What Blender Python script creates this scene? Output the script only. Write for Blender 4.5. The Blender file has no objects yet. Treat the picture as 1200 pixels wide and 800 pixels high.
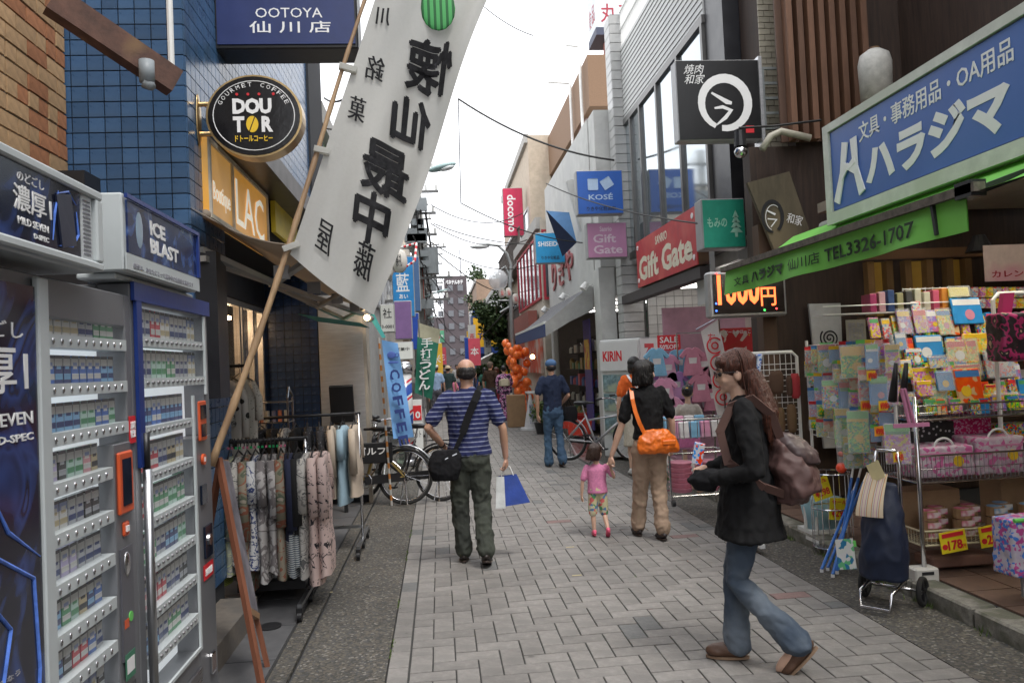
import bpy, bmesh, math, random
from math import radians as R, sin, cos, pi
from mathutils import Vector as V, Matrix, noise
random.seed(7)
S = bpy.context.scene
COL = S.collection
# ------------------------------------------------------------------ camera
F = 915.0                                   # focal length in photo pixels (1200 wide)
CAM = V((0, 0, 1.58)); YAW, PITCH, ROLL = 0.0941, 0.0286, 0.045
fw = V((sin(YAW)*cos(PITCH), cos(YAW)*cos(PITCH), sin(PITCH)))
r0 = V((cos(YAW), -sin(YAW), 0)); u0 = r0.cross(fw)
rt = r0*cos(ROLL) - u0*sin(ROLL); up = u0*cos(ROLL) + r0*sin(ROLL)
cd = bpy.data.cameras.new('camera'); cam = bpy.data.objects.new('camera', cd); COL.objects.link(cam)
cd.sensor_width = 36; cd.lens = F/1200*36; cd.clip_end = 2000; cd.clip_start = .05
cam.matrix_world = Matrix(((rt.x, up.x, -fw.x, CAM.x), (rt.y, up.y, -fw.y, CAM.y), (rt.z, up.z, -fw.z, CAM.z), (0, 0, 0, 1)))
S.camera = cam
cd.dof.use_dof = True; cd.dof.focus_distance = 6.0; cd.dof.aperture_fstop = 11.0
# ------------------------------------------------------------------ sky, sun, exposure
SUN_EL, SUN_AZ = R(62), R(150)
w = bpy.data.worlds.new('World'); S.world = w; w.use_nodes = True
nt = w.node_tree; nt.nodes.clear()
def wn(t, **k):
    n = nt.nodes.new(t)
    for a, b in k.items(): setattr(n, a, b)
    return n
sky = wn('ShaderNodeTexSky', sky_type='NISHITA', sun_disc=False, sun_elevation=SUN_EL, sun_rotation=SUN_AZ)
hs = wn('ShaderNodeHueSaturation'); hs.inputs['Saturation'].default_value = .25
mx = wn('ShaderNodeMix', data_type='RGBA'); mx.inputs[0].default_value = .8
tc = wn('ShaderNodeTexCoord'); no = wn('ShaderNodeTexNoise'); no.inputs['Scale'].default_value = 2.2; no.inputs['Detail'].default_value = 5
rp = wn('ShaderNodeValToRGB'); rp.color_ramp.elements[0].color = (11.0, 11.3, 12.0, 1); rp.color_ramp.elements[1].color = (14.5, 14.6, 14.8, 1)
bg = wn('ShaderNodeBackground'); bg.inputs['Strength'].default_value = .1; ou = wn('ShaderNodeOutputWorld')
L = nt.links.new
L(sky.outputs[0], hs.inputs['Color']); L(tc.outputs['Generated'], no.inputs['Vector']); L(no.outputs[0], rp.inputs[0])
L(hs.outputs[0], mx.inputs[6]); L(rp.outputs[0], mx.inputs[7]); L(mx.outputs[2], bg.inputs[0]); L(bg.outputs[0], ou.inputs[0])
sd = bpy.data.lights.new('sun', 'SUN'); sd.energy = 1.2; sd.angle = R(14); sd.color = (1, .96, .9)
so = bpy.data.objects.new('sun', sd); COL.objects.link(so)
sdir = V((sin(SUN_AZ)*cos(SUN_EL), cos(SUN_AZ)*cos(SUN_EL), sin(SUN_EL)))
so.rotation_euler = sdir.to_track_quat('Z', 'Y').to_euler(); so.location = (0, 0, 30)
S.view_settings.view_transform = 'Standard'; S.view_settings.look = 'None'; S.view_settings.exposure = .9; S.view_settings.gamma = 1
S.cycles.max_bounces = 6; S.cycles.diffuse_bounces = 3; S.cycles.glossy_bounces = 3; S.cycles.transparent_max_bounces = 12
S.cycles.use_denoising = True; S.cycles.sample_clamp_indirect = 4
# ------------------------------------------------------------------ ray helpers: a photo pixel onto a real plane
def ray(px, py): return (fw*F + rt*(px-600) - up*(py-400)).normalized()
def onX(px, py, X): d = ray(px, py); return CAM + d*(X-CAM.x)/d.x
def onY(px, py, Y): d = ray(px, py); return CAM + d*(Y-CAM.y)/d.y
def onZ(px, py, Z=0): d = ray(px, py); return CAM + d*(Z-CAM.z)/d.z
# ------------------------------------------------------------------ materials
MATS = {}
def mat(name, col=(.5, .5, .5), rough=.6, metal=0, var=.12, scale=6, bump=.15, emit=0, spec=.5, rnd=0, trans=0, stretch=None, tint=None, coat=0):
    if name in MATS: return MATS[name]
    m = bpy.data.materials.new(name); m.use_nodes = True; MATS[name] = m
    t = m.node_tree; b = t.nodes['Principled BSDF']; N = t.nodes.new; K = t.links.new
    b.inputs['Roughness'].default_value = rough; b.inputs['Metallic'].default_value = metal
    b.inputs['Specular IOR Level'].default_value = spec
    if coat: b.inputs['Coat Weight'].default_value = coat
    if trans: b.inputs['Transmission Weight'].default_value = trans
    c = tuple(col)+(1,)
    co = N('ShaderNodeTexCoord'); mp = N('ShaderNodeMapping'); K(co.outputs['Object'], mp.inputs[0])
    if stretch: mp.inputs['Scale'].default_value = stretch
    n1 = N('ShaderNodeTexNoise'); n1.inputs['Scale'].default_value = scale; n1.inputs['Detail'].default_value = 6; n1.inputs['Roughness'].default_value = .65
    K(mp.outputs[0], n1.inputs['Vector'])
    rm = N('ShaderNodeMapRange'); rm.inputs[1].default_value = .25; rm.inputs[2].default_value = .75
    rm.inputs[3].default_value = 1-var*1.6; rm.inputs[4].default_value = 1+var
    K(n1.outputs[0], rm.inputs[0])
    mu = N('ShaderNodeMix'); mu.data_type = 'RGBA'; mu.blend_type = 'MULTIPLY'; mu.inputs[0].default_value = 1
    mu.inputs[6].default_value = c; K(rm.outputs[0], mu.inputs[7]); src = mu.outputs[2]
    if tint:                                       # second colour in large soft patches
        n2 = N('ShaderNodeTexNoise'); n2.inputs['Scale'].default_value = scale*.3; K(mp.outputs[0], n2.inputs['Vector'])
        r2 = N('ShaderNodeMapRange'); r2.inputs[1].default_value = .48; r2.inputs[2].default_value = .62; K(n2.outputs[0], r2.inputs[0])
        m2 = N('ShaderNodeMix'); m2.data_type = 'RGBA'; K(r2.outputs[0], m2.inputs[0]); K(src, m2.inputs[6]); m2.inputs[7].default_value = tuple(tint)+(1,); src = m2.outputs[2]
    if rnd:                                        # a different tone for each copy
        oi = N('ShaderNodeObjectInfo'); r3 = N('ShaderNodeMapRange'); r3.inputs[3].default_value = 1-rnd; r3.inputs[4].default_value = 1+rnd*.7
        K(oi.outputs['Random'], r3.inputs[0]); m3 = N('ShaderNodeMix'); m3.data_type = 'RGBA'; m3.blend_type = 'MULTIPLY'; m3.inputs[0].default_value = 1
        K(src, m3.inputs[6]); K(r3.outputs[0], m3.inputs[7]); src = m3.outputs[2]
    K(src, b.inputs['Base Color'])
    rr = N('ShaderNodeMapRange'); rr.inputs[3].default_value = max(0, rough-.08); rr.inputs[4].default_value = min(1, rough+.1); K(n1.outputs[0], rr.inputs[0]); K(rr.outputs[0], b.inputs['Roughness'])
    if bump:
        bp = N('ShaderNodeBump'); bp.inputs['Strength'].default_value = bump; bp.inputs['Distance'].default_value = .01; K(n1.outputs[0], bp.inputs['Height']); K(bp.outputs[0], b.inputs['Normal'])
    if emit: K(src, b.inputs['Emission Color']); b.inputs['Emission Strength'].default_value = emit
    return m
def ramp_mat(name, kind, stops, scale=8, rough=.8, stretch=None, bump=.2, const=True, dist=0, detail=2, rot=None):
    """patterned cloth or print: voronoi / noise / wave through a colour ramp"""
    if name in MATS: return MATS[name]
    m = mat(name, (1, 1, 1), rough, bump=bump); t = m.node_tree; b = t.nodes['Principled BSDF']; N = t.nodes.new; K = t.links.new
    co = N('ShaderNodeTexCoord'); mp = N('ShaderNodeMapping'); K(co.outputs['Object'], mp.inputs[0])
    if stretch: mp.inputs['Scale'].default_value = stretch
    if rot: mp.inputs['Rotation'].default_value = rot
    if kind == 'cells':
        n = N('ShaderNodeTexVoronoi'); n.inputs['Scale'].default_value = scale; out = N('ShaderNodeSeparateColor'); K(mp.outputs[0], n.inputs[0]); K(n.outputs['Color'], out.inputs[0]); o = out.outputs[0]
    elif kind == 'dots':
        n = N('ShaderNodeTexVoronoi'); n.inputs['Scale'].default_value = scale; K(mp.outputs[0], n.inputs[0]); o = n.outputs['Distance']
    elif kind == 'wave':
        n = N('ShaderNodeTexWave'); n.bands_direction = 'Z'; n.inputs['Scale'].default_value = scale; n.inputs['Distortion'].default_value = dist; K(mp.outputs[0], n.inputs[0]); o = n.outputs['Fac']
    else:
        n = N('ShaderNodeTexNoise'); n.inputs['Scale'].default_value = scale; n.inputs['Detail'].default_value = detail; n.inputs['Distortion'].default_value = dist; K(mp.outputs[0], n.inputs[0]); o = n.outputs[0]
    r = N('ShaderNodeValToRGB'); e = r.color_ramp; e.interpolation = 'CONSTANT' if const else 'LINEAR'
    while len(e.elements) < len(stops): e.elements.new(.5)
    for i, (p, c) in enumerate(stops): e.elements[i].position = p; e.elements[i].color = tuple(c)+(1,)
    K(o, r.inputs[0]); K(r.outputs[0], b.inputs['Base Color'])
    return m
def stain(m, amt=.22, gum=True):
    """street dirt laid over a material in world space"""
    t = m.node_tree; b = t.nodes['Principled BSDF']; N = t.nodes.new; K = t.links.new; src = b.inputs['Base Color'].links[0].from_socket
    g = N('ShaderNodeNewGeometry'); n = N('ShaderNodeTexNoise'); n.inputs['Scale'].default_value = 1.1; n.inputs['Detail'].default_value = 7; n.inputs['Roughness'].default_value = .7; K(g.outputs['Position'], n.inputs['Vector'])
    r = N('ShaderNodeMapRange'); r.inputs[1].default_value = .35; r.inputs[2].default_value = .62; r.inputs[3].default_value = 1-amt; r.inputs[4].default_value = 1.05; K(n.outputs[0], r.inputs[0]); out = r.outputs[0]
    if gum:
        v = N('ShaderNodeTexVoronoi'); v.inputs['Scale'].default_value = 2.6; K(g.outputs['Position'], v.inputs['Vector']); q = N('ShaderNodeMapRange'); q.inputs[1].default_value = .035; q.inputs[2].default_value = .06; q.inputs[3].default_value = .62; q.inputs[4].default_value = 1; K(v.outputs['Distance'], q.inputs[0])
        mm = N('ShaderNodeMath'); mm.operation = 'MULTIPLY'; K(out, mm.inputs[0]); K(q.outputs[0], mm.inputs[1]); out = mm.outputs[0]
    x = N('ShaderNodeMix'); x.data_type = 'RGBA'; x.blend_type = 'MULTIPLY'; x.inputs[0].default_value = 1; K(src, x.inputs[6]); K(out, x.inputs[7]); K(x.outputs[2], b.inputs['Base Color']); return m
def glass(name='window_glass', col=(.75, .82, .85), rough=.02, alpha=.25):
    if name in MATS: return MATS[name]
    m = mat(name, col, rough, var=.03, bump=.02); t = m.node_tree; b = t.nodes['Principled BSDF']; b.inputs['Alpha'].default_value = alpha
    return m
# ------------------------------------------------------------------ mesh builder
WL = {}
def wloc(o): return WL.get(o.name, V((0, 0, 0)))
class MB:
    def __init__(s): s.v = []; s.f = []; s.m = []
    def add(s, vs, fs, m=0):
        k = len(s.v); s.v += [tuple(x) for x in vs]; s.f += [tuple(i+k for i in q) for q in fs]; s.m += [m]*len(fs); return s
    def box(s, x0, x1, y0, y1, z0, z1, m=0):
        return s.add([(x0,y0,z0),(x1,y0,z0),(x1,y1,z0),(x0,y1,z0),(x0,y0,z1),(x1,y0,z1),(x1,y1,z1),(x0,y1,z1)], [(0,3,2,1),(4,5,6,7),(0,1,5,4),(1,2,6,5),(2,3,7,6),(3,0,4,7)], m)
    def obox(s, c, ax, ay, az, m=0):           # box from centre and three half axes
        c, ax, ay, az = V(c), V(ax), V(ay), V(az)
        return s.add([c-ax-ay-az, c+ax-ay-az, c+ax+ay-az, c-ax+ay-az, c-ax-ay+az, c+ax-ay+az, c+ax+ay+az, c-ax+ay+az], [(0,3,2,1),(4,5,6,7),(0,1,5,4),(1,2,6,5),(2,3,7,6),(3,0,4,7)], m)
    def bar(s, a, b, w, h=None, m=0, upv=(0, 0, 1)):
        a, b = V(a), V(b); d = (b-a); n = d.normalized(); h = w if h is None else h
        x = n.cross(V(upv)); x = x.normalized() if x.length > 1e-4 else V((1, 0, 0)); y = x.cross(n)
        return s.obox((a+b)/2, x*w/2, d/2, y*h/2, m)
    def tube(s, pts, r, n=8, m=0, cap=True, ell=1.0):
        pts = [V(p) for p in pts]; rs = r if isinstance(r, (list, tuple)) else [r]*len(pts); k = len(s.v); pu = None; ring = []
        for i, p in enumerate(pts):
            d = (pts[min(i+1, len(pts)-1)]-pts[max(i-1, 0)]).normalized()
            if pu is None: pu = V((0, 0, 1)) if abs(d.z) < .9 else V((0, 1, 0))
            x = d.cross(pu); x = x.normalized() if x.length > 1e-5 else V((1, 0, 0)); y = x.cross(d).normalized(); pu = y
            ring += [p + x*rs[i]*cos(2*pi*j/n) + y*rs[i]*ell*sin(2*pi*j/n) for j in range(n)]
        fs = [(i*n+j, i*n+(j+1) % n, (i+1)*n+(j+1) % n, (i+1)*n+j) for i in range(len(pts)-1) for j in range(n)]
        if cap: fs += [tuple(reversed(range(n))), tuple(range((len(pts)-1)*n, len(pts)*n))]
        return s.add(ring, fs, m)
    def loft(s, rings, n=16, m=0, yaw=0):      # rings of (x, y, z, rx, ry), flat, stacked
        vs = []
        for (x, y, z, rx, ry) in rings:
            for j in range(n):
                a = 2*pi*j/n; ex, ey = rx*cos(a), ry*sin(a); vs.append((x+ex*cos(yaw)-ey*sin(yaw), y+ex*sin(yaw)+ey*cos(yaw), z))
        k = len(rings); fs = [(i*n+j, i*n+(j+1) % n, (i+1)*n+(j+1) % n, (i+1)*n+j) for i in range(k-1) for j in range(n)]
        fs += [tuple(reversed(range(n))), tuple(range((k-1)*n, k*n))]
        return s.add(vs, fs, m)
    def ell(s, c, r, n=12, k=8, m=0, rot=None):
        c = V(c); r = (r, r, r) if not isinstance(r, (tuple, list)) else r; vs = [V((0, 0, -r[2]))]
        for i in range(1, k):
            t = -pi/2+pi*i/k; vs += [V((r[0]*cos(t)*cos(2*pi*j/n), r[1]*cos(t)*sin(2*pi*j/n), r[2]*sin(t))) for j in range(n)]
        vs.append(V((0, 0, r[2]))); fs = [(0, 1+(j+1) % n, 1+j) for j in range(n)]
        fs += [(1+(i-1)*n+j, 1+(i-1)*n+(j+1) % n, 1+i*n+(j+1) % n, 1+i*n+j) for i in range(1, k-1) for j in range(n)]
        e = len(vs)-1; fs += [(e, 1+(k-2)*n+j, 1+(k-2)*n+(j+1) % n) for j in range(n)]
        if rot: vs = [rot @ v for v in vs]
        return s.add([v+c for v in vs], fs, m)
    def poly(s, pts, d, m=0):                  # flat outline pts extruded by vector d
        pts = [V(p) for p in pts]; n = len(pts); d = V(d)
        return s.add(pts+[p+d for p in pts], [tuple(range(n)), tuple(range(2*n-1, n-1, -1))]+[(i, i+n, (i+1) % n+n, (i+1) % n) for i in range(n)], m)
    def sheet(s, fn, nu, nv, m=0):             # grid surface fn(u, v) -> point
        vs = [fn(i/nu, j/nv) for j in range(nv+1) for i in range(nu+1)]; a = nu+1
        return s.add(vs, [(j*a+i, j*a+i+1, (j+1)*a+i+1, (j+1)*a+i) for j in range(nv) for i in range(nu)], m)
    def disc(s, c, r, t, axis='Y', n=28, m=0, ry=None):
        c = V(c); ry = ry or r; A = {'Y': (V((1,0,0)), V((0,0,1)), V((0,1,0))), 'X': (V((0,1,0)), V((0,0,1)), V((1,0,0))), 'Z': (V((1,0,0)), V((0,1,0)), V((0,0,1)))}[axis]
        return s.poly([c-A[2]*t/2+A[0]*r*cos(2*pi*j/n)+A[1]*ry*sin(2*pi*j/n) for j in range(n)], A[2]*t, m)
    def ring(s, c, r, t, axis=None, n=28, k=6, m=0, arc=(0, 1), e1=None, e2=None):
        c = V(c); e1 = V(e1) if e1 else V((1, 0, 0)); e2 = V(e2) if e2 else V((0, 0, 1)); full = arc == (0, 1)
        pts = [c+e1*r*cos(2*pi*(arc[0]+(arc[1]-arc[0])*j/n))+e2*r*sin(2*pi*(arc[0]+(arc[1]-arc[0])*j/n)) for j in range(n+1)]
        return s.tube(pts, t, k, m, cap=not full)
    def mesh(s, name, mats, o=V((0, 0, 0)), smooth=False, recalc=True):
        me = bpy.data.meshes.new(name); me.from_pydata([V(p)-o for p in s.v], [], s.f)
        for q in (mats if isinstance(mats, (list, tuple)) else [mats]): me.materials.append(q)
        me.polygons.foreach_set('material_index', s.m)
        if recalc:
            bm = bmesh.new(); bm.from_mesh(me); bmesh.ops.recalc_face_normals(bm, faces=bm.faces); bm.to_mesh(me); bm.free()
        if smooth: me.polygons.foreach_set('use_smooth', [True]*len(me.polygons))
        me.update(); return me
    def bb(s):
        a = [min(p[i] for p in s.v) for i in range(3)]; b = [max(p[i] for p in s.v) for i in range(3)]; return V(a), V(b)
    def build(s, name, mats, parent=None, smooth=False, bevel=0, label=None, cat=None, group=None, kind=None, vox=0, it=2, wr=None):
        a, b = s.bb(); o = (a+b)/2
        if parent is None: o.z = a.z
        if vox: me = remesh(s, name, mats, o, vox, it, wr)
        else:
            me = s.mesh(name, mats, o, smooth)
            if bevel:
                bm = bmesh.new(); bm.from_mesh(me); bmesh.ops.bevel(bm, geom=[e for e in bm.edges if e.calc_face_angle(0) > .5], offset=bevel, segments=1, affect='EDGES'); bm.to_mesh(me); bm.free()
        ob = bpy.data.objects.new(name, me); COL.objects.link(ob); WL[ob.name] = o.copy()
        if parent is not None: ob.parent = parent; ob.location = o-wloc(parent)
        else: ob.location = o
        return tag(ob, label, cat, group, kind)
def tag(o, label=None, cat=None, group=None, kind=None):
    if label: o['label'] = label
    if cat: o['category'] = cat
    if group: o['group'] = group
    if kind: o['kind'] = kind
    return o
def thing(name, loc, label, cat, group=None):
    o = bpy.data.objects.new(name, None); COL.objects.link(o); o.location = loc; o.empty_display_size = .1; WL[o.name] = V(loc)
    return tag(o, label, cat, group)
def copy_tree(o, parent=None):
    c = o.copy(); COL.objects.link(c); c.parent = parent; WL[c.name] = wloc(o)
    for ch in list(o.children): copy_tree(ch, c)
    return c
def place(o, loc, rz=None, label=None, group=None):
    o.location = loc
    if rz is not None: o.rotation_euler = (0, 0, rz)
    return tag(o, label, None, group)
TMP = bpy.data.scenes.new('tmp')
def evalmesh(ob):
    TMP.collection.objects.link(ob); vl = TMP.view_layers[0]; vl.update(); dg = vl.depsgraph
    me = bpy.data.meshes.new_from_object(ob.evaluated_get(dg), depsgraph=dg); TMP.collection.objects.unlink(ob); return me
def remesh(mb, name, mats, o, vox, it, wr):
    ob = bpy.data.objects.new('t', mb.mesh('t', mats, o, recalc=False)); md = ob.modifiers.new('r', 'REMESH'); md.mode = 'VOXEL'; md.voxel_size = vox; md.use_smooth_shade = True
    if it: sm = ob.modifiers.new('s', 'SMOOTH'); sm.factor = .5; sm.iterations = it
    me = evalmesh(ob); bpy.data.objects.remove(ob); me.name = name
    if wr:                                       # folds: (amplitude, scale xyz)
        amp, sc = wr; sc = V(sc); nv = [v.normal.copy() for v in me.vertices]
        for v, n_ in zip(me.vertices, nv):
            p = v.co+o; q = V((p.x*sc.x, p.y*sc.y, p.z*sc.z)); h = (1-abs(noise.noise(q))*3)*.5+(1-abs(noise.noise(q*2.1+V((7, 3, 1))))*3)*.33+noise.noise(q*4.6)*.3; v.co += n_*max(h-.15, -.22)*amp
    me.polygons.foreach_set('use_smooth', [True]*len(me.polygons))
    return me
TXT = 0
def text(s, parent, o, u, v, w, h, m, ext=.002, mirror=False, bold=.0, name='lettering', shear=0, keep=False, rot=0, space=1, world=True):
    """raised print fitted into a w x h box whose lower left corner is o, along unit vectors u, v"""
    if any(ord(q) >= 0x4e00 for q in s): bold = min(bold, .008)      # heavy offsets break dense glyphs
    c = bpy.data.curves.new('t', 'FONT'); c.body = s; c.size = 1; c.extrude = .001; c.offset = bold; c.shear = shear; c.resolution_u = 2; c.space_character = space; c.space_line = .95
    ob = bpy.data.objects.new('t', c); me = evalmesh(ob); bpy.data.objects.remove(ob); bpy.data.curves.remove(c)
    if not len(me.vertices): return None
    if rot: me.transform(Matrix.Rotation(rot, 4, 'Z'))
    xs = [p.co.x for p in me.vertices]; ys = [p.co.y for p in me.vertices]; x0, x1, y0, y1 = min(xs), max(xs), min(ys), max(ys)
    sx, sy = w/max(x1-x0, 1e-4), h/max(y1-y0, 1e-4); dx = dy = 0
    if keep: k = min(sx, sy); dx = (w-(x1-x0)*k)/2; dy = (h-(y1-y0)*k)/2; sx = sy = k
    o, u, v = V(o), V(u), V(v); n = u.cross(v); pl = wloc(parent) if (parent is not None and world) else V((0, 0, 0))
    cx = o+u*w/2+v*h/2
    for p in me.vertices:
        a = (p.co.x-x0)*sx+dx; b = (p.co.y-y0)*sy+dy
        if mirror: a = w-a
        p.co = o+u*a+v*b+n*(ext if p.co.z > 0 else -.0005)-cx
    me.materials.clear(); me.materials.append(m); me.name = name
    t = bpy.data.objects.new(name, me); COL.objects.link(t); WL[t.name] = cx
    if parent is not None: t.parent = parent
    t.location = cx-pl
    return t
X1, Y1, Z1 = V((1, 0, 0)), V((0, 1, 0)), V((0, 0, 1))
def lerp(a, b, t): return a+(b-a)*t
# common materials
white = mat('white_paint', (.75, .75, .73), .45, var=.06); black = mat('black_plastic', (.015, .015, .017), .4, var=.2)
chrome = mat('chrome', (.6, .6, .62), .2, 1, var=.1, bump=.03); steel = mat('brushed_steel', (.42, .43, .45), .28, 1, var=.12, stretch=(1, 1, 12), bump=.04)
dark = mat('dark_metal', (.03, .03, .033), .45, .3); greym = mat('grey_metal', (.3, .3, .31), .4, .6)
concrete = mat('concrete', (.33, .32, .3), .9, var=.22, scale=9, bump=.4, tint=(.24, .23, .21)); red = mat('red_paint', (.6, .02, .03), .45)
ink = mat('black_ink', (.012, .012, .014), .7, var=.1, bump=0); cream = mat('cream_plaster', (.55, .5, .42), .85, var=.12, tint=(.48, .43, .35))
wprint = mat('white_print', (.82, .82, .82), .5, var=.03, bump=0); yprint = mat('yellow_print', (.8, .52, .02), .5, var=.05, bump=0); rprint = mat('red_print', (.65, .02, .03), .5, var=.05, bump=0)
# ================================================================== GROUND
gm = mat('asphalt', (.06, .06, .062), .9, var=.2, scale=30, bump=.5)
MB().box(-60, 60, -20, 400, -.4, -.03).build('ground', gm, kind='structure')
pebble = ramp_mat('pebble_aggregate', 'cells', [(0, (.05, .047, .042)), (.3, (.08, .075, .065)), (.55, (.115, .1, .08)), (.8, (.065, .065, .065)), (.93, (.2, .185, .165))], 75, .85, bump=1)
pavbase = mat('paving_joint', (.045, .045, .042), .95, var=.2, scale=40, bump=.3)
PX0, PX1 = -.34, 2.45
road = MB().box(PX0, PX1, 2.2, 90, -.02, -.008).build('road', pavbase, kind='structure')
gl = MB().box(-.83, PX0-.004, 2.2, 60, -.02, -.002).build('left_gutter', pebble, kind='structure')
MB().box(-.955, -.85, 2.2, 60, -.02, .004).build('left_kerb_strip', pebble, kind='structure')
MB().box(PX1+.004, 2.9, 2.2, 60, -.02, -.002).build('right_gutter', pebble, kind='structure')
slab = mat('slate_slab', (.1, .1, .105), .6, var=.15, scale=14, bump=.15, rnd=.15); slabd = mat('dark_joint', (.03, .03, .03), .9)
lp = MB().box(-4, -.96, 2.2, 60, -.03, 0).build('left_pavement', slabd, kind='structure')
k = 0
sl = MB().box(-.18, .18, -.29, .29, -.01, .008).mesh('slab', slab)
for i in range(4):
    for j in range(14):
        o = bpy.data.objects.new('slab', sl); COL.objects.link(o); o.parent = lp; o.location = V((-1.15-i*.37, 3+j*.59+.2*(i % 2), .0))-WL[lp.name]
# pavers: herringbone of 2:1 blocks
paver = mat('paver_grey', (.235, .221, .208), .8, var=.16, scale=26, bump=.4, rnd=.13, tint=(.195, .184, .174))
paverd = mat('paver_slate', (.15, .15, .148), .8, var=.16, scale=26, bump=.4, rnd=.1); paverp = mat('paver_pink', (.225, .145, .135), .8, var=.16, scale=26, bump=.4, rnd=.1)
for m_ in (paver, paverd, paverp, pebble, slab): stain(m_, gum=m_ is not pebble)
c_ = (PX1-(PX0+.118))/22; g_ = .0035
def paver_mesh(sx, sy, m):
    b = MB().box(-sx/2+g_, sx/2-g_, -sy/2+g_, sy/2-g_, -.016, 0); me = b.mesh('paver', m)
    bm = bmesh.new(); bm.from_mesh(me); bmesh.ops.bevel(bm, geom=[e for e in bm.edges if e.verts[0].co.z > -.01 and e.verts[1].co.z > -.01], offset=.0025, segments=1, affect='EDGES'); bm.to_mesh(me); bm.free(); return me
pink = [onZ(556, 724), onZ(697, 665), onZ(783, 768), onZ(915, 696), onZ(798, 628), onZ(655, 611), onZ(650, 560), onZ(722, 585)]
tiles = []
for j in range(0, 300):
    y = 3.05+j*c_
    for i in range(22):
        x = PX0+.118+i*c_; d = (i-j) % 4
        if d == 0: tiles.append((x+c_, y+c_/2, min(2, 22-i)*c_ if i < 21 else c_, c_, x))
        elif i == 0 and d == 1: tiles.append((x+c_/2, y+c_/2, c_, c_, None))
        elif d == 3: tiles.append((x+c_/2, y+c_, c_, 2*c_, None))
fix = []
for (x, y, sx, sy, x0) in tiles:
    if x0 is not None: x = x0+sx/2
    fix.append((x, y, sx, sy))
for j in range(0, 150): fix.append((PX0+.058, 3.05+.118+j*.236, .112, .236))
fix.sort(key=lambda t: t[1])
PM = {}
used = 0; stuff = [MB(), MB(), MB()]
for (x, y, sx, sy) in fix:
    q = V((x, y, 0)); isp = any((q-p).length < .1 and abs(p.y-y) < .062 for p in pink) and sx > .2
    rr_ = random.random(); mi = 2 if isp else (1 if rr_ < .035 and sx < .2 else 0)
    v_ = ray; dxy = q-CAM; c3 = V((dxy.dot(rt), dxy.dot(up), dxy.dot(fw))); px = 600+F*c3.x/c3.z; py = 400-F*c3.y/c3.z
    vis = py < 815 and px < 1200
    if vis and used < 300:
        key = (round(sx, 2), round(sy, 2), mi)
        if key not in PM: PM[key] = paver_mesh(sx, sy, (paver, paverd, paverp)[mi])
        o = bpy.data.objects.new('paver', PM[key]); COL.objects.link(o); o.parent = road; used += 1
        o.location = V((x, y, random.uniform(-.0015, .0015)))-WL[road.name]; o.rotation_euler = (random.uniform(-.006, .006), random.uniform(-.006, .006), random.uniform(-.006, .006))
    elif y < 40:
        z = random.uniform(-.0015, .0015); stuff[mi if mi else random.choice((0, 0, 0, 1) if random.random() < .1 else (0,))].box(x-sx/2+g_, x+sx/2-g_, y-sy/2+g_, y+sy/2-g_, -.016, z)
for s_, m_ in zip(stuff, (paver, paverd, paverp)):
    if s_.v: s_.build('far_pavers', m_, road, kind='stuff')
# right kerb stones and shop floor
kst = mat('kerb_stone', (.24, .23, .2), .95, var=.3, scale=22, bump=.8, tint=(.12, .12, .09), rnd=.1)
rk = MB().box(2.92, 3.08, 2.2, 40, -.03, .06).build('right_kerb', mat('kerb_bed', (.1, .1, .09), .95), kind='structure')
y = 3
while y < 16:
    l_ = .58; o = MB().box(2.905, 3.07, y+.01, y+l_-.01, -.02, .1).build('kerb_stone', kst, rk, bevel=.012); o.rotation_euler = (0, random.uniform(-.02, .02), random.uniform(-.01, .01)); y += l_
ftile = mat('brown_floor_tile', (.16, .1, .075), .55, var=.2, scale=12, bump=.15, rnd=.12); wtile_f = mat('pale_floor_tile', (.6, .57, .52), .5, var=.08)
rf = MB().box(3.08, 8, 2.2, 7.9, -.03, .085).build('right_shop_floor', slabd, kind='structure')
fm_ = MB().box(-.145, .145, -.145, .145, 0, .012).mesh('floor_tile', ftile)
for i in range(6):
    for j in range(14):
        o = bpy.data.objects.new('floor_tile', fm_); COL.objects.link(o); o.parent = rf; o.location = V((3.24+i*.3, 3.4+j*.3, .086))-WL[rf.name]
MB().box(3.08, 8, 7.95, 40, -.03, .1).build('right_far_pavement', wtile_f, kind='structure')
# moss and weeds in the gutter joints
weed = mat('weed_green', (.09, .14, .03), .8, var=.4, scale=30)
wb = MB()
def blade(b, p, h, l):
    a = random.uniform(0, 6.28); d = V((cos(a), sin(a), 0)); s = V((-sin(a), cos(a), 0))*.004; p = V(p); b.add([p-s, p+s, p+d*l+V((0, 0, h))], [(0, 1, 2)])
for k in range(2600):
    y = random.uniform(4, 15); cl = noise.noise(V((y*1.7, 0, 3)));
    if cl < .02: continue
    blade(wb, (random.gauss(2.885, .02), y, .0), random.uniform(.01, .05), random.uniform(.005, .03))
for k in range(900):
    y = random.uniform(3, 8)
    if noise.noise(V((y*2.3, 5, 3))) > .1: blade(wb, (random.gauss(-.338, .006), y, -.005), random.uniform(.006, .016), .01)
wb.build('weeds', weed, kind='stuff')
lm = mat('litter', (.42, .36, .22), .8)
for (px, py) in ((384, 694), (676, 674), (668, 641)):
    p = onZ(px, py); MB().box(p.x-.035, p.x+.035, p.y-.01, p.y+.01, .001, .004).build('paint_mark', lm, road, kind='structure')

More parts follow.
